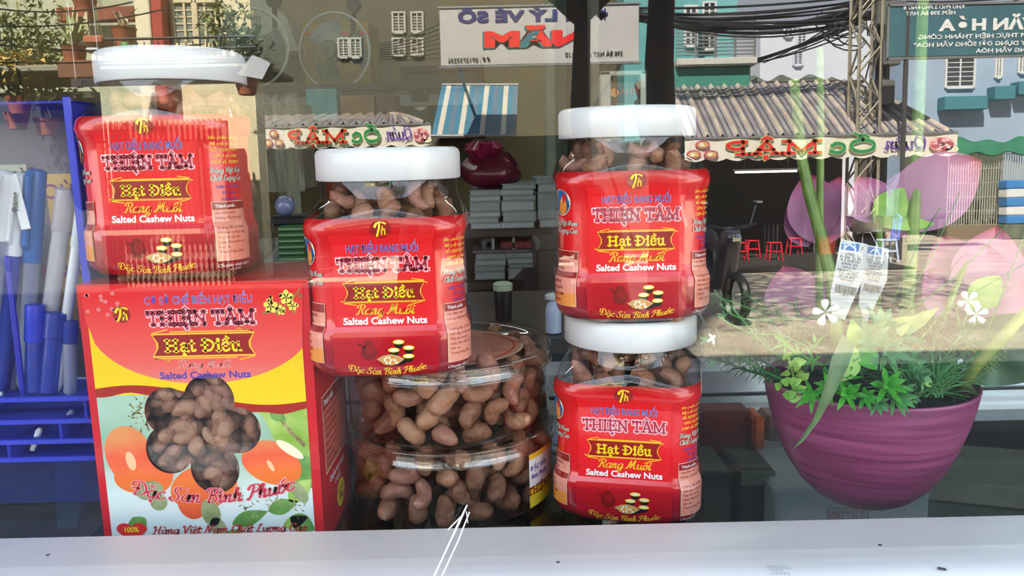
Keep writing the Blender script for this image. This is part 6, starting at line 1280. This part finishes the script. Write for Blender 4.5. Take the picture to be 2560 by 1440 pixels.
def pl(name, mb, m, smooth=True, parent=None, **t):
    o = mb.build(name, m, None, 'all' if smooth else False, **t); o.parent = parent or pot; o.matrix_parent_inverse = inv.copy(); return o
G = lambda nm, c1, c2, r=.45: mat(nm, c1, r, 0, 0, 60, .5, 0, .1, 0, c2, .15)
G_bright = G('leaf_bright', (.03, .26, .015), (.09, .42, .04)); G_light = G('leaf_light', (.16, .36, .05), (.32, .55, .10)); G_mid = G('leaf_mid', (.03, .17, .04), (.07, .28, .07)); G_dark = G('leaf_dark', (.012, .07, .025), (.03, .13, .05)); G_sage = G('leaf_sage', (.05, .22, .07), (.13, .36, .15)); G_stem = G('lotus_stem', (.10, .2, .03), (.2, .33, .06)); G_olive = G('leaf_olive', (.2, .3, .06), (.36, .42, .1))
def leaf(mb, base, d, L, w, up=Vector((0, -1, .2)), droop=.15, n_=6, fold=.25, tip=1.0):
    """pointed leaf blade from base along d with width w and a fold along the midrib, 2 triangles thick edge"""
    d = d.normalized(); s_ = d.cross(up); s_ = s_.normalized() if s_.length > 1e-4 else Vector((1, 0, 0)); nn = s_.cross(d); rows = []
    for k in range(n_ + 1):
        f = k / n_; c = base + d * L * f - Vector((0, 0, 1)) * droop * L * f * f; ww = w * (math.sin(math.pi * min(1, (f * .92 + .06)) ** tip)) * .5
        rows += [c - s_ * ww + nn * ww * fold, c, c + s_ * ww + nn * ww * fold]
    mb.add(rows, [(3*k+j, 3*k+j+1, 3*k+j+4, 3*k+j+3) for k in range(n_) for j in (0, 1)])
def whorl(c, axis, n_, L, w, m_, name='leaf', spread=.8, rings=2):
    axis = axis.normalized(); u = axis.orthogonal().normalized(); v = axis.cross(u)
    for r in range(rings):
        for k in range(n_):
            a = 2*math.pi*(k + .5*r)/n_ + RND.uniform(-.15, .15); mb = MB(); sp_ = spread * (1 - .35 * r)
            d = (u*math.cos(a) + v*math.sin(a))*sp_ + axis*(1 - sp_*.6); leaf(mb, c + axis*.003*r, d, L*RND.uniform(.8, 1.1)*(1 - .2*r), w, up=axis, droop=.12); pl(name, mb, m_)
def sprig(pts_px, y, n_, L, w, m_, lean=.6, stem_r=.0009, per=4, name='sprig', y2=None, taper=.5):
    """a stem through photo-like control points carrying small whorled leaves; one part"""
    y2 = y if y2 is None else y2; P3 = [P(a, b, y + (y2 - y) * i / max(1, len(pts_px) - 1)) for i, (a, b) in enumerate(pts_px)]
    Q3 = []
    for i in range(len(P3) - 1):
        p0, p1, p2, p3 = P3[max(i-1, 0)], P3[i], P3[i+1], P3[min(i+2, len(P3)-1)]
        for k in range(6): t = k/6; Q3.append(.5*(2*p1 + (p2-p0)*t + (2*p0-5*p1+4*p2-p3)*t*t + (3*p1-p0-3*p2+p3)*t**3))
    Q3.append(P3[-1]); mb = MB().tube(Q3, stem_r, 5)
    N = len(Q3) - 1
    for k in range(n_):
        f = .15 + .85 * k / max(1, n_ - 1); i = min(N - 1, int(f * N)); c = Q3[i].lerp(Q3[i+1], f*N - i); ax = (Q3[min(i+1, N)] - Q3[max(i-1, 0)]).normalized(); u = ax.orthogonal().normalized(); v = ax.cross(u)
        for j in range(per):
            a = 2*math.pi*j/per + k*.9 + RND.uniform(-.3, .3); d = (u*math.cos(a) + v*math.sin(a))*lean + ax*(1.1 - lean); leaf(mb, c, d, L*(1 - taper*.4*f)*RND.uniform(.75, 1.15), w, up=ax, n_=3)
    return pl(name, mb, m_)
# feathery left arms
for pts, y, m_ in (([(1960, 900), (1900, 850), (1830, 770), (1790, 735)], .50, G_mid), ([(1990, 880), (1920, 800), (1870, 770), (1800, 745)], .53, G_mid), ([(1950, 930), (1880, 890), (1800, 880), (1745, 868)], .50, G_dark), ([(1960, 950), (1880, 930), (1810, 905), (1775, 890)], .50, G_dark), ([(2010, 860), (1960, 800), (1900, 760), (1862, 735)], .56, G_mid), ([(2030, 870), (1960, 830), (1880, 835), (1790, 840)], .54, G_dark), ([(1985, 860), (1950, 790), (1935, 760)], .53, G_dark), ([(1960, 950), (1905, 925), (1850, 890)], .49, G_mid), ([(2020, 860), (2000, 800), (1985, 760)], .56, G_mid), ([(1990, 900), (1930, 870), (1870, 800)], .51, G_mid)):
    sprig(pts, y, 15, .0085, .0016, m_, .75)
for px, py, y in ((1768, 850, .49), (1785, 905, .50), (1812, 790, .5)): whorl(P(px, py, y), Vector((-1, -.6, .4)), 5, .006, .0016, G_sage, rings=1)
# long thin arching stalks reaching to the white flower
sprig([(1800, 760), (1850, 795), (1950, 800), (2040, 795)], .50, 3, .004, .001, G_mid, .7, .0008)
sprig([(1795, 790), (1870, 830), (1960, 840), (2040, 880)], .50, 3, .004, .001, G_mid, .7, .0007)
# front star-leaved sprigs
for px, py, y, L, w, m_, ax in ((2215, 965, .468, .0160, .0042, G_bright, (0, -1, .5)), (2232, 990, .470, .0155, .0042, G_mid, (.3, -1, .2)), (2115, 985, .468, .0135, .0034, G_bright, (-.2, -1, .5)), (2070, 965, .472, .0125, .0028, G_bright, (-.5, -1, .3)), (2160, 990, .467, .010, .0034, G_bright, (0, -1, .2)), (2030, 985, .475, .0125, .0028, G_bright, (-.6, -1, .3)), (2100, 950, .478, .0135, .0032, G_bright, (0, -.7, .9)), (2190, 1005, .466, .009, .0034, G_mid, (.1, -1, 0)), (2260, 985, .474, .010, .0034, G_dark, (.6, -1, .1))):
    whorl(P(px, py, y), Vector(ax), 6, L, w, m_)
# left star sprig on a diagonal stem
for px, py in ((1963, 862), (2000, 884), (2035, 902)): whorl(P(px, py, .485), Vector((-.8, -.5, .5)), 4, .010, .0022, G_bright, rings=1, spread=.9)
sprig([(1938, 840), (1990, 880), (2060, 915)], .486, 2, .006, .002, G_bright, .8, .001)
whorl(P(2035, 870, .485), Vector((0, -.4, 1)), 4, .010, .0022, G_bright, rings=2)
# small rounded light leaves
for k in range(16):
    px, py = 1962 + RND.uniform(-18, 40), 900 + k * 6.5 + RND.uniform(-8, 8); mb = MB(); a = RND.uniform(-1, 1)
    leaf(mb, P(px, py, .478), Vector((math.sin(a * 2), -.5, math.cos(a) * .6)), .0085, .0062, droop=.1, tip=.7); pl('round_leaf', mb, G_light)
sprig([(1975, 1000), (1985, 950), (1970, 890)], .48, 4, .006, .004, G_light, .8, .0009)
# broad leaves in the middle
for (b0, t0, wd, m_, y0, y1, up) in (((2140, 870), (2096, 955), .0155, G_light, .480, .470, Vector((.1, -1, .1))), ((2145, 870), (2192, 925), .0125, G_bright, .482, .472, Vector((0, -1, .1))), ((2140, 870), (2128, 800), .0105, G_light, .485, .480, Vector((0, -1, 0))), ((2150, 868), (2290, 792), .0145, G_olive, .495, .49, Vector((.0, -1, .5))), ((2130, 860), (2146, 760), .009, G_dark, .50, .50, Vector((0, -1, 0))), ((2215, 850), (2345, 770), .010, G_olive, .52, .52, Vector((.2, -1, .3)))):
    A_0, B_0 = P(*b0, y0), P(*t0, y1); mb = MB(); leaf(mb, A_0, B_0 - A_0, (B_0 - A_0).length, wd, up=up, droop=.0, n_=10, fold=.3); pl('broad_leaf', mb, m_)
# sage velvet leaves right of centre
for k, (px, py, ax) in enumerate(((2175, 855, (-.4, -1, .5)), (2215, 880, (0, -1, .4)), (2255, 905, (.4, -1, .2)), (2240, 850, (.2, -.8, .9)), (2200, 825, (-.2, -.8, 1)))): whorl(P(px, py, .485 + .003 * k), Vector(ax), 6, .0180, .0048, G_sage, spread=.85)
whorl(P(2285, 935, .482), Vector((.7, -1, -.1)), 5, .011, .0046, G_sage)
whorl(P(2300, 945, .480), Vector((.8, -1, -.3)), 3, .011, .005, G_light, rings=1)
# long blade drooping over the rim
pts = [P(2122, 850, .470), P(2100, 905, .462), P(2070, 985, .458), P(2040, 1050, .457), P(2005, 1100, .458), P(1984, 1120, .460)]
mb = MB(); ws = [.0050, .0058, .0036, .0018, .0011, .0003]; vs_ = []
for i, p in enumerate(pts):
    d = (pts[min(i+1, 5)] - pts[max(i-1, 0)]).normalized(); s_ = d.cross(Vector((0, -1, 0))).normalized(); vs_ += [p - s_*ws[i], p + Vector((0, .0015, 0)), p + s_*ws[i]]
mb.add(vs_, [(3*k+j, 3*k+j+1, 3*k+j+4, 3*k+j+3) for k in range(5) for j in (0, 1)]); pl('blade_leaf', mb, G('leaf_khaki', (.05, .12, .03), (.1, .2, .06)))
# fine feathery mass on the right: threads, uncountable
mb = MB()
for k in range(520):
    b0 = P(2290 + RND.uniform(-60, 70), 985 + RND.uniform(-30, 10), .50 + RND.uniform(-.02, .06)); a, e = RND.uniform(-1.5, 1.7), RND.uniform(.3, 1.2)
    d = Vector((math.sin(a), RND.uniform(-.5, .4), math.cos(a)*.9 + .2)); L = RND.uniform(.012, .034); q = b0 + d*L*.6; mb.tube([b0, q, q + (d + Vector((RND.uniform(-.5, .5), RND.uniform(-.5, .2), -.4)))*L*.4], [.0005, .0004, .0001], 3, cap=False)
pl('feather_fronds', mb, G_mid, kind='stuff')
for pts, y in (([(2330, 960), (2360, 900), (2400, 840), (2440, 810)], .52), ([(2320, 960), (2330, 880), (2350, 810)], .54), ([(2350, 970), (2400, 920), (2450, 880)], .53), ([(2290, 940), (2300, 870), (2310, 800)], .55), ([(2360, 960), (2420, 930), (2490, 905)], .53), ([(2340, 960), (2390, 870), (2470, 850)], .55), ([(2260, 920), (2280, 850), (2270, 790)], .57), ([(2370, 960), (2400, 860), (2390, 770)], .58)):
    sprig(pts, y, 16, .009, .0011, G_mid, .7)
for pts, y in (([(2250, 900), (2290, 860), (2340, 800)], .54), ([(2230, 880), (2250, 820), (2255, 770)], .56), ([(2300, 900), (2380, 870), (2440, 880)], .56)): sprig(pts, y, 7, .010, .004, G_olive, .7)
# filler greens in the middle, rear
for k in range(26):
    x_ = 1960 + RND.uniform(0, 420); sprig([(x_, 950), (x_ + RND.uniform(-30, 30), 880), (x_ + RND.uniform(-60, 60), 800 + RND.uniform(-30, 40))], .545 + RND.uniform(0, .045), 8, .010, .0026, [G_dark, G_mid, G_dark, G_sage][k % 4], .7)
# hairy yellow-green stem on the right
pts = [P(2385, 985, .52), P(2440, 915, .50), P(2500, 850, .49), P(2575, 770, .48)]
mb = MB().tube(pts, [.0036, .0036, .0036, .0034], 10)
for k in range(90): f = RND.random() * .75; i = int(f*3); c = pts[i].lerp(pts[i+1], f*3 - i); d = Vector((RND.uniform(-.2, 1), RND.uniform(-.6, .3), RND.uniform(-1, .3))).normalized(); mb.tube([c + d*.003, c + d*RND.uniform(.006, .012)], [.0003, .00008], 3, cap=False)
pl('hairy_stem', mb, G_olive)
# lotus stems and blossoms
def stem(pts, y0, y1, r0, r1):
    P3 = [P(a, b, y0 + (y1-y0)*i/(len(pts)-1)) for i, (a, b) in enumerate(pts)]; pl('lotus_stem', MB().tube(P3, [r0 + (r1-r0)*i/(len(P3)-1) for i in range(len(P3))], 10), G_stem); return P3
stem([(2095, 900), (2088, 800), (2078, 700), (2055, 600), (2022, 480), (2005, 400), (1985, 200)], .555, .60, .0052, .0036)
stem([(2050, 860), (2048, 700), (2050, 520), (2052, 300), (2050, 120)], .60, .62, .0032, .0026)
stem([(2265, 870), (2270, 740), (2282, 600), (2290, 440), (2300, 200), (2310, -60)], .60, .62, .0050, .0040)
stem([(2190, 880), (2196, 700), (2200, 540)], .60, .61, .0026, .0024)
stem([(2330, 900), (2380, 740), (2420, 640)], .60, .62, .0026, .0024)
M_pet = gradmat('lotus_petal', [(0, (.30, .14, .26)), (.6, (.40, .16, .34)), (.88, (.45, .10, .26)), (1, (.5, .01, .07))], 'Z', 0, 1, .5, .0)
def petal(base, tip, width, cup=.25, side=Vector((0, -1, 0)), parent=None):
    d = tip - base; L = d.length; d.normalize(); s_ = d.cross(side).normalized(); nn = s_.cross(d); nu, nv = 12, 8
    def f(u_, v_):
        ww = width * .5 * math.sin(math.pi * min(1, (u_ * .95 + .04)) ** .8) ** .75; a = (v_ - .5) * 2
        return Vector((a*ww, nnz(a, ww, u_), u_))
    def nnz(a, ww, u_): return 0
    mb = MB(); vs_ = []
    for i in range(nu + 1):
        u_ = i / nu; ww = width * .56 * (max(0, math.sin(math.pi * min(1, u_ * .96 + .04) ** 1.05))) ** .62 * (1 - .45 * u_ ** 6)
        for j in range(nv + 1): a = (j / nv - .5) * 2; vs_.append(base + d*L*u_ + s_*a*ww + nn*(cup*width*(a*a*.5 - .25) * (1 - u_*.5) + .12*L*math.sin(u_*2.6)))
    # colour runs along the petal: object frame with Z from base to tip, 0..1
    M = Matrix((s_, nn, d)).transposed().to_4x4(); M.translation = base; S = M @ Matrix.Scale(L, 4); Si = S.inverted()
    mb.add([Si @ v for v in vs_], [(i*(nv+1)+j, (i+1)*(nv+1)+j, (i+1)*(nv+1)+j+1, i*(nv+1)+j+1) for i in range(nu) for j in range(nv)])
    o = mb.build('petal', M_pet, None, 'all'); o.parent = parent or pot; o.matrix_parent_inverse = inv @ S; return o
def bloom(list_, y):
    for k, (b0, t0, wpx) in enumerate(list_): yy = y + .004 * (k % 3); petal(P(*b0, yy), P(*t0, yy - .004), wpx / F_PX * yy * 1.1)
bloom([((2200, 550), (2442, 398), 150), ((2190, 560), (2330, 418), 110), ((2200, 560), (2290, 520), 90), ((2185, 550), (2140, 440), 90)], .615)
bloom([((2420, 760), (2485, 562), 150), ((2430, 770), (2560, 640), 150), ((2400, 760), (2340, 585), 130), ((2430, 770), (2580, 740), 150), ((2410, 770), (2300, 680), 110), ((2440, 800), (2600, 860), 140), ((2430, 780), (2440, 600), 130)], .625)
bloom([((2040, 600), (2010, 430), 110), ((2045, 610), (2095, 440), 100), ((2030, 610), (1970, 500), 80)], .63)
bloom([((1990, 800), (1955, 660), 120), ((2000, 800), (2060, 690), 110), ((1985, 800), (1930, 760), 90)], .635)
for b0, t0 in (((2200, 560), (2400, 500)), ((2190, 560), (2260, 470)), ((2420, 770), (2500, 690))):
    A_0, B_0 = P(*b0, .612), P(*t0, .608); mb = MB(); leaf(mb, A_0, B_0 - A_0, (B_0-A_0).length, .026, droop=0, n_=8); pl('sepal', mb, G_light)
# round dark lotus leaf at the right
c = P(2490, 868, .60); mb = MB(); mb.grid(lambda u_, v_: c + Vector((.034*v_*math.cos(6.283*u_), .006*math.sin(6.283*u_*3)*v_ - .01*v_*v_, .030*v_*math.sin(6.283*u_))), 36, 5); pl('lotus_leaf', mb, G_dark)
# white five-petal flowers
def wflower(px, py, y, r, tilt=0):
    c = P(px, py, y)
    for k in range(5):
        a = k*1.2566 + .5 + tilt; d = Vector((math.cos(a), -.25, math.sin(a))); q = c + d*r
        mb = MB().tube([c + d*r*.12, c + d*r*.4, c + d*r*.75, c + d*r*.98, c + d*r*1.08], [r*.05, r*.17, r*.32, r*.30, r*.1], 8); pl('white_petal', mb, mat('white_petal', (.85, .86, .82), .4))
    pl('flower_heart', MB().lathe([(0, -.001), (r*.12, 0), (0, .001)], 8, tuple(c)), G_light)
wflower(2063, 780, .476, .0078); wflower(2418, 752, .53, .0070, .4); wflower(2440, 785, .525, .0068, 1.1)
whorl(P(1783, 845, .487), Vector((-1, -1, .2)), 4, .005, .002, mat('white_petal', (.85, .86, .82)), 'white_petal', rings=1)
# thin grass blades on the right
for a_, b_2, c_ in (((2230, 760), (2300, 600), (2350, 520)), ((2240, 800), (2380, 700), (2520, 560)), ((2300, 820), (2420, 740), (2560, 660)), ((2270, 740), (2330, 640), (2400, 480)), ((2440, 900), (2520, 700), (2570, 560))):
    pl('grass_blade', MB().tube([P(*a_, .57), P(*b_2, .575), P(*c_, .58)], [.0007, .0006, .0003], 5), G_mid)
# ---- hanging price tag and the copy standing for its reflection
def price_tag(corners, y, label, strong=1):
    c0 = P(*corners[0], y); t = thing('price_tag', label, 'tag', P(*corners[3], y)); q = [P(a, b, y) for a, b in corners]
    pc('card', MB().add(q + [v + Vector((0, .0006, 0)) for v in q], [tuple(range(len(q)))[::-1], tuple(range(len(q), 2*len(q)))] + [(i, (i+1) % len(q), len(q)+(i+1) % len(q), len(q)+i) for i in range(len(q))]), mat('tag_card', (.55, .57, .57), .6), t)
    o_, ex, ez = q[0], (q[1]-q[0]), (q[-1]-q[0])      # top left, along the top edge, down the left edge
    W_, H_ = ex.length, (q[-1]-q[0]).length; ex.normalize(); ez = -ez.normalized(); a = Art()
    a.rect(.06*W_, -.17*H_, .72*W_, -.03*H_, BLUE, 1, 1); a.line(cat([(.2*W_, -.14*H_), (.35*W_, -.07*H_), (.6*W_, -.13*H_)]), W_*.05, WHITE, 2); a.text('3', .85*W_, -.12*H_, W_*.12, BLACK, 1, .02)
    for k in range(9): a.text(['CÔNG TY', 'HOA LỤA', 'MÃ: 0938 245', '6938 45', 'Xuất xứ: VN', 'Hàng trang trí', 'Giá: 185.000', 'ĐT 08 3835', 'GIAO HÀNG'][k], .5*W_, -(.26 + .058*k)*H_, W_*.095, BLACK, 1, .0, width=W_*(.5 + .1*((k*7) % 4)))
    x_ = .14
    for wd in (2,1,3,1,1,2,3,1,2,1,3,2,1): a.rect(x_*W_, -.955*H_, (x_+.022*wd)*W_, -.805*H_, BLACK, 1, 1); x_ += .022*wd + .024
    a.text('0 94 5', .5*W_, -.995*H_, W_*.09, BLACK, 1, 0)
    o = a.build(lambda s_, z_, e_: o_ + ex*s_ + ez*z_ + Vector((0, -e_, 0)), 'tag_print', step=.00006, base=.0001); o.parent = t; o.matrix_parent_inverse = Matrix.Translation(-Vector(t.location))
    pc('thread', MB().tube([q[0].lerp(q[1], .5), q[0].lerp(q[1], .6) + Vector((.002, .02, .008))], .0003, 4), M_white, t)
price_tag([(2103, 598), (2168, 610), (2112, 800), (2076, 790)][:2] + [(2160, 690), (2112, 800), (2080, 786), (2076, 735)], .49, 'white price tag with barcode and blue emblem in front of the lotus stem')
price_tag([(2168, 612), (2222, 622), (2218, 700), (2166, 808), (2142, 800), (2150, 730)], .515, 'paler copy of the price tag, standing for its reflection')  # second tag models the first tag's reflection in glass behind it

# ================================================================ the person taking the picture, mirrored dimly in the pane
def skin_fig(name, verts, edges, mats_, parent, root=0, sub=2):
    me = bpy.data.meshes.new(name); me.from_pydata([v[:3] for v in verts], edges, []); o = bpy.data.objects.new(name, me); COL.objects.link(o)
    o.modifiers.new('skin', 'SKIN'); sv = me.skin_vertices[0].data
    for i, v in enumerate(verts): r = v[3]; sv[i].radius = (r, r) if not isinstance(r, tuple) else r
    for i in range(len(verts)): sv[i].use_root = (i == root)
    s_ = o.modifiers.new('sub', 'SUBSURF'); s_.levels = sub; s_.render_levels = sub; me.materials.append(mats_)
    dg = bpy.context.evaluated_depsgraph_get(); m2 = bpy.data.meshes.new_from_object(o.evaluated_get(dg)); m2.name = name
    for p_ in m2.polygons: p_.use_smooth = True
    bpy.data.objects.remove(o); o = bpy.data.objects.new(name, m2); COL.objects.link(o); m2.materials.clear(); m2.materials.append(mats_); o.parent = parent; return o
PYY = -.40
per = thing('person', 'person in a dark plum jacket holding up a phone, dimly mirrored in the pane', 'person', (.10, PYY, FLOOR))
M_skin = mat('skin', (.28, .15, .1), .55); M_jk = mat('plum_jacket', (.025, .012, .022), .85, 0, .2, 20); M_tr = mat('dark_trousers', (.015, .016, .022), .85); M_hair = mat('black_hair', (.008, .007, .007), .6)
hz = 1.33   # head centre above the floor
B = [(0, 0, .86, .13), (0, 0, 1.02, .12), (0, 0, 1.14, .07), (0, .0, 1.20, .05), (0, .02, 1.28, .062), (0, .03, 1.35, .085), (0, .02, 1.43, .075), (0, .01, 1.475, .045)]
E_ = [(i, i+1) for i in range(7)]
for s_ in (-1, 1):
    k = len(B); B += [(s_*.15, 0, 1.08, .055), (s_*.20, .07, .93, .045), (s_*.20, .16, .86, .04), (s_*.15, .25, 1.10, .033), (s_*.10, .335, 1.35, .024), (s_*.095, .36, 1.385, .026), (s_*.09, .372, 1.42, .022)]
    E_ += [(1, k)] + [(k+i, k+i+1) for i in range(6)]
    k2 = len(B); B += [(s_*.09, 0, .80, .095), (s_*.10, .01, .45, .062), (s_*.10, 0, .10, .042), (s_*.10, .0, .05, .04), (s_*.11, .14, .03, .03)]
    E_ += [(0, k2)] + [(k2+i, k2+i+1) for i in range(4)]
body = skin_fig('body', B, E_, M_skin, per)
for s_ in (-1, 1):
    for f, (dx, dz, ln) in enumerate(((.000, .028, .030), (-.003, .018, .036), (-.004, .004, .038), (-.004, -.010, .034))):
        x0 = s_*.092; V_ = [(x0, .372, 1.40 + dz, .009), (s_*(.086), .392, 1.405 + dz, .0085), (s_*(.070), .402, 1.408 + dz, .008), (s_*(.070 - ln*.6), .398, 1.41 + dz, .0065)]
        skin_fig('finger', V_, [(0, 1), (1, 2), (2, 3)], M_skin, per, sub=1)
    skin_fig('thumb', [(s_*.095, .36, 1.385, .012), (s_*.078, .345, 1.40, .010), (s_*.055, .352, 1.415, .008)], [(0, 1), (1, 2)], M_skin, per, sub=1)
J = [(0, 0, .84, .155), (0, 0, 1.0, .145), (0, 0, 1.12, .10), (0, .0, 1.18, .062)]; JE = [(0, 1), (1, 2), (2, 3)]
for s_ in (-1, 1): k = len(J); J += [(s_*.155, 0, 1.08, .075), (s_*.205, .07, .93, .062), (s_*.205, .16, .86, .056), (s_*.152, .25, 1.10, .046), (s_*.112, .315, 1.29, .036)]; JE += [(1, k)] + [(k+i, k+i+1) for i in range(4)]
skin_fig('jacket', J, JE, M_jk, per)
T = [(0, 0, .86, .14)]; TE = []
for s_ in (-1, 1): k = len(T); T += [(s_*.09, 0, .78, .11), (s_*.10, .01, .45, .078), (s_*.10, 0, .10, .06)]; TE += [(0, k), (k, k+1), (k+1, k+2)]
skin_fig('trousers', T, TE, M_tr, per)
skin_fig('hair', [(0, -.035, 1.30, .05), (0, -.02, 1.40, .085), (0, .0, 1.46, .078), (0, .05, 1.475, .05)], [(0, 1), (1, 2), (2, 3)], M_hair, per)
for s_ in (-1, 1):
    MB().lathe([(0, -.010), (.007, -.007), (.010, 0), (.007, .007), (0, .010)], 12, (s_*.031, .098, 1.365)).build('eye', M_white, per, True); MB().lathe([(0, -.004), (.004, 0), (0, .004)], 10, (s_*.031, .108, 1.365)).build('pupil', M_black, per, True)
    skin_fig('ear', [(s_*.082, .02, 1.34, .008), (s_*.09, .015, 1.36, .012), (s_*.086, .012, 1.38, .009)], [(0, 1), (1, 2)], M_skin, per, sub=1)
    MB().bbox(s_*.10 - .045, s_*.10 + .045, -.06, .2, 0, .07, .025).build('shoe', M_black, per)
skin_fig('nose', [(0, .105, 1.37, .008), (0, .122, 1.335, .011), (0, .108, 1.325, .007)], [(0, 1), (1, 2)], M_skin, per, sub=1)
skin_fig('mouth', [(-.02, .100, 1.298, .005), (0, .108, 1.298, .007), (.02, .100, 1.298, .005)], [(0, 1), (1, 2)], mat('lips', (.25, .08, .07), .5), per, sub=1)
per.location = (0, PYY, FLOOR)
ph = MB().bbox(-.074, .074, -.022, -.013, -.035, .040, .004).build('phone', M_black, None); tag(ph, 'black phone held level in both hands in front of the face', 'phone')
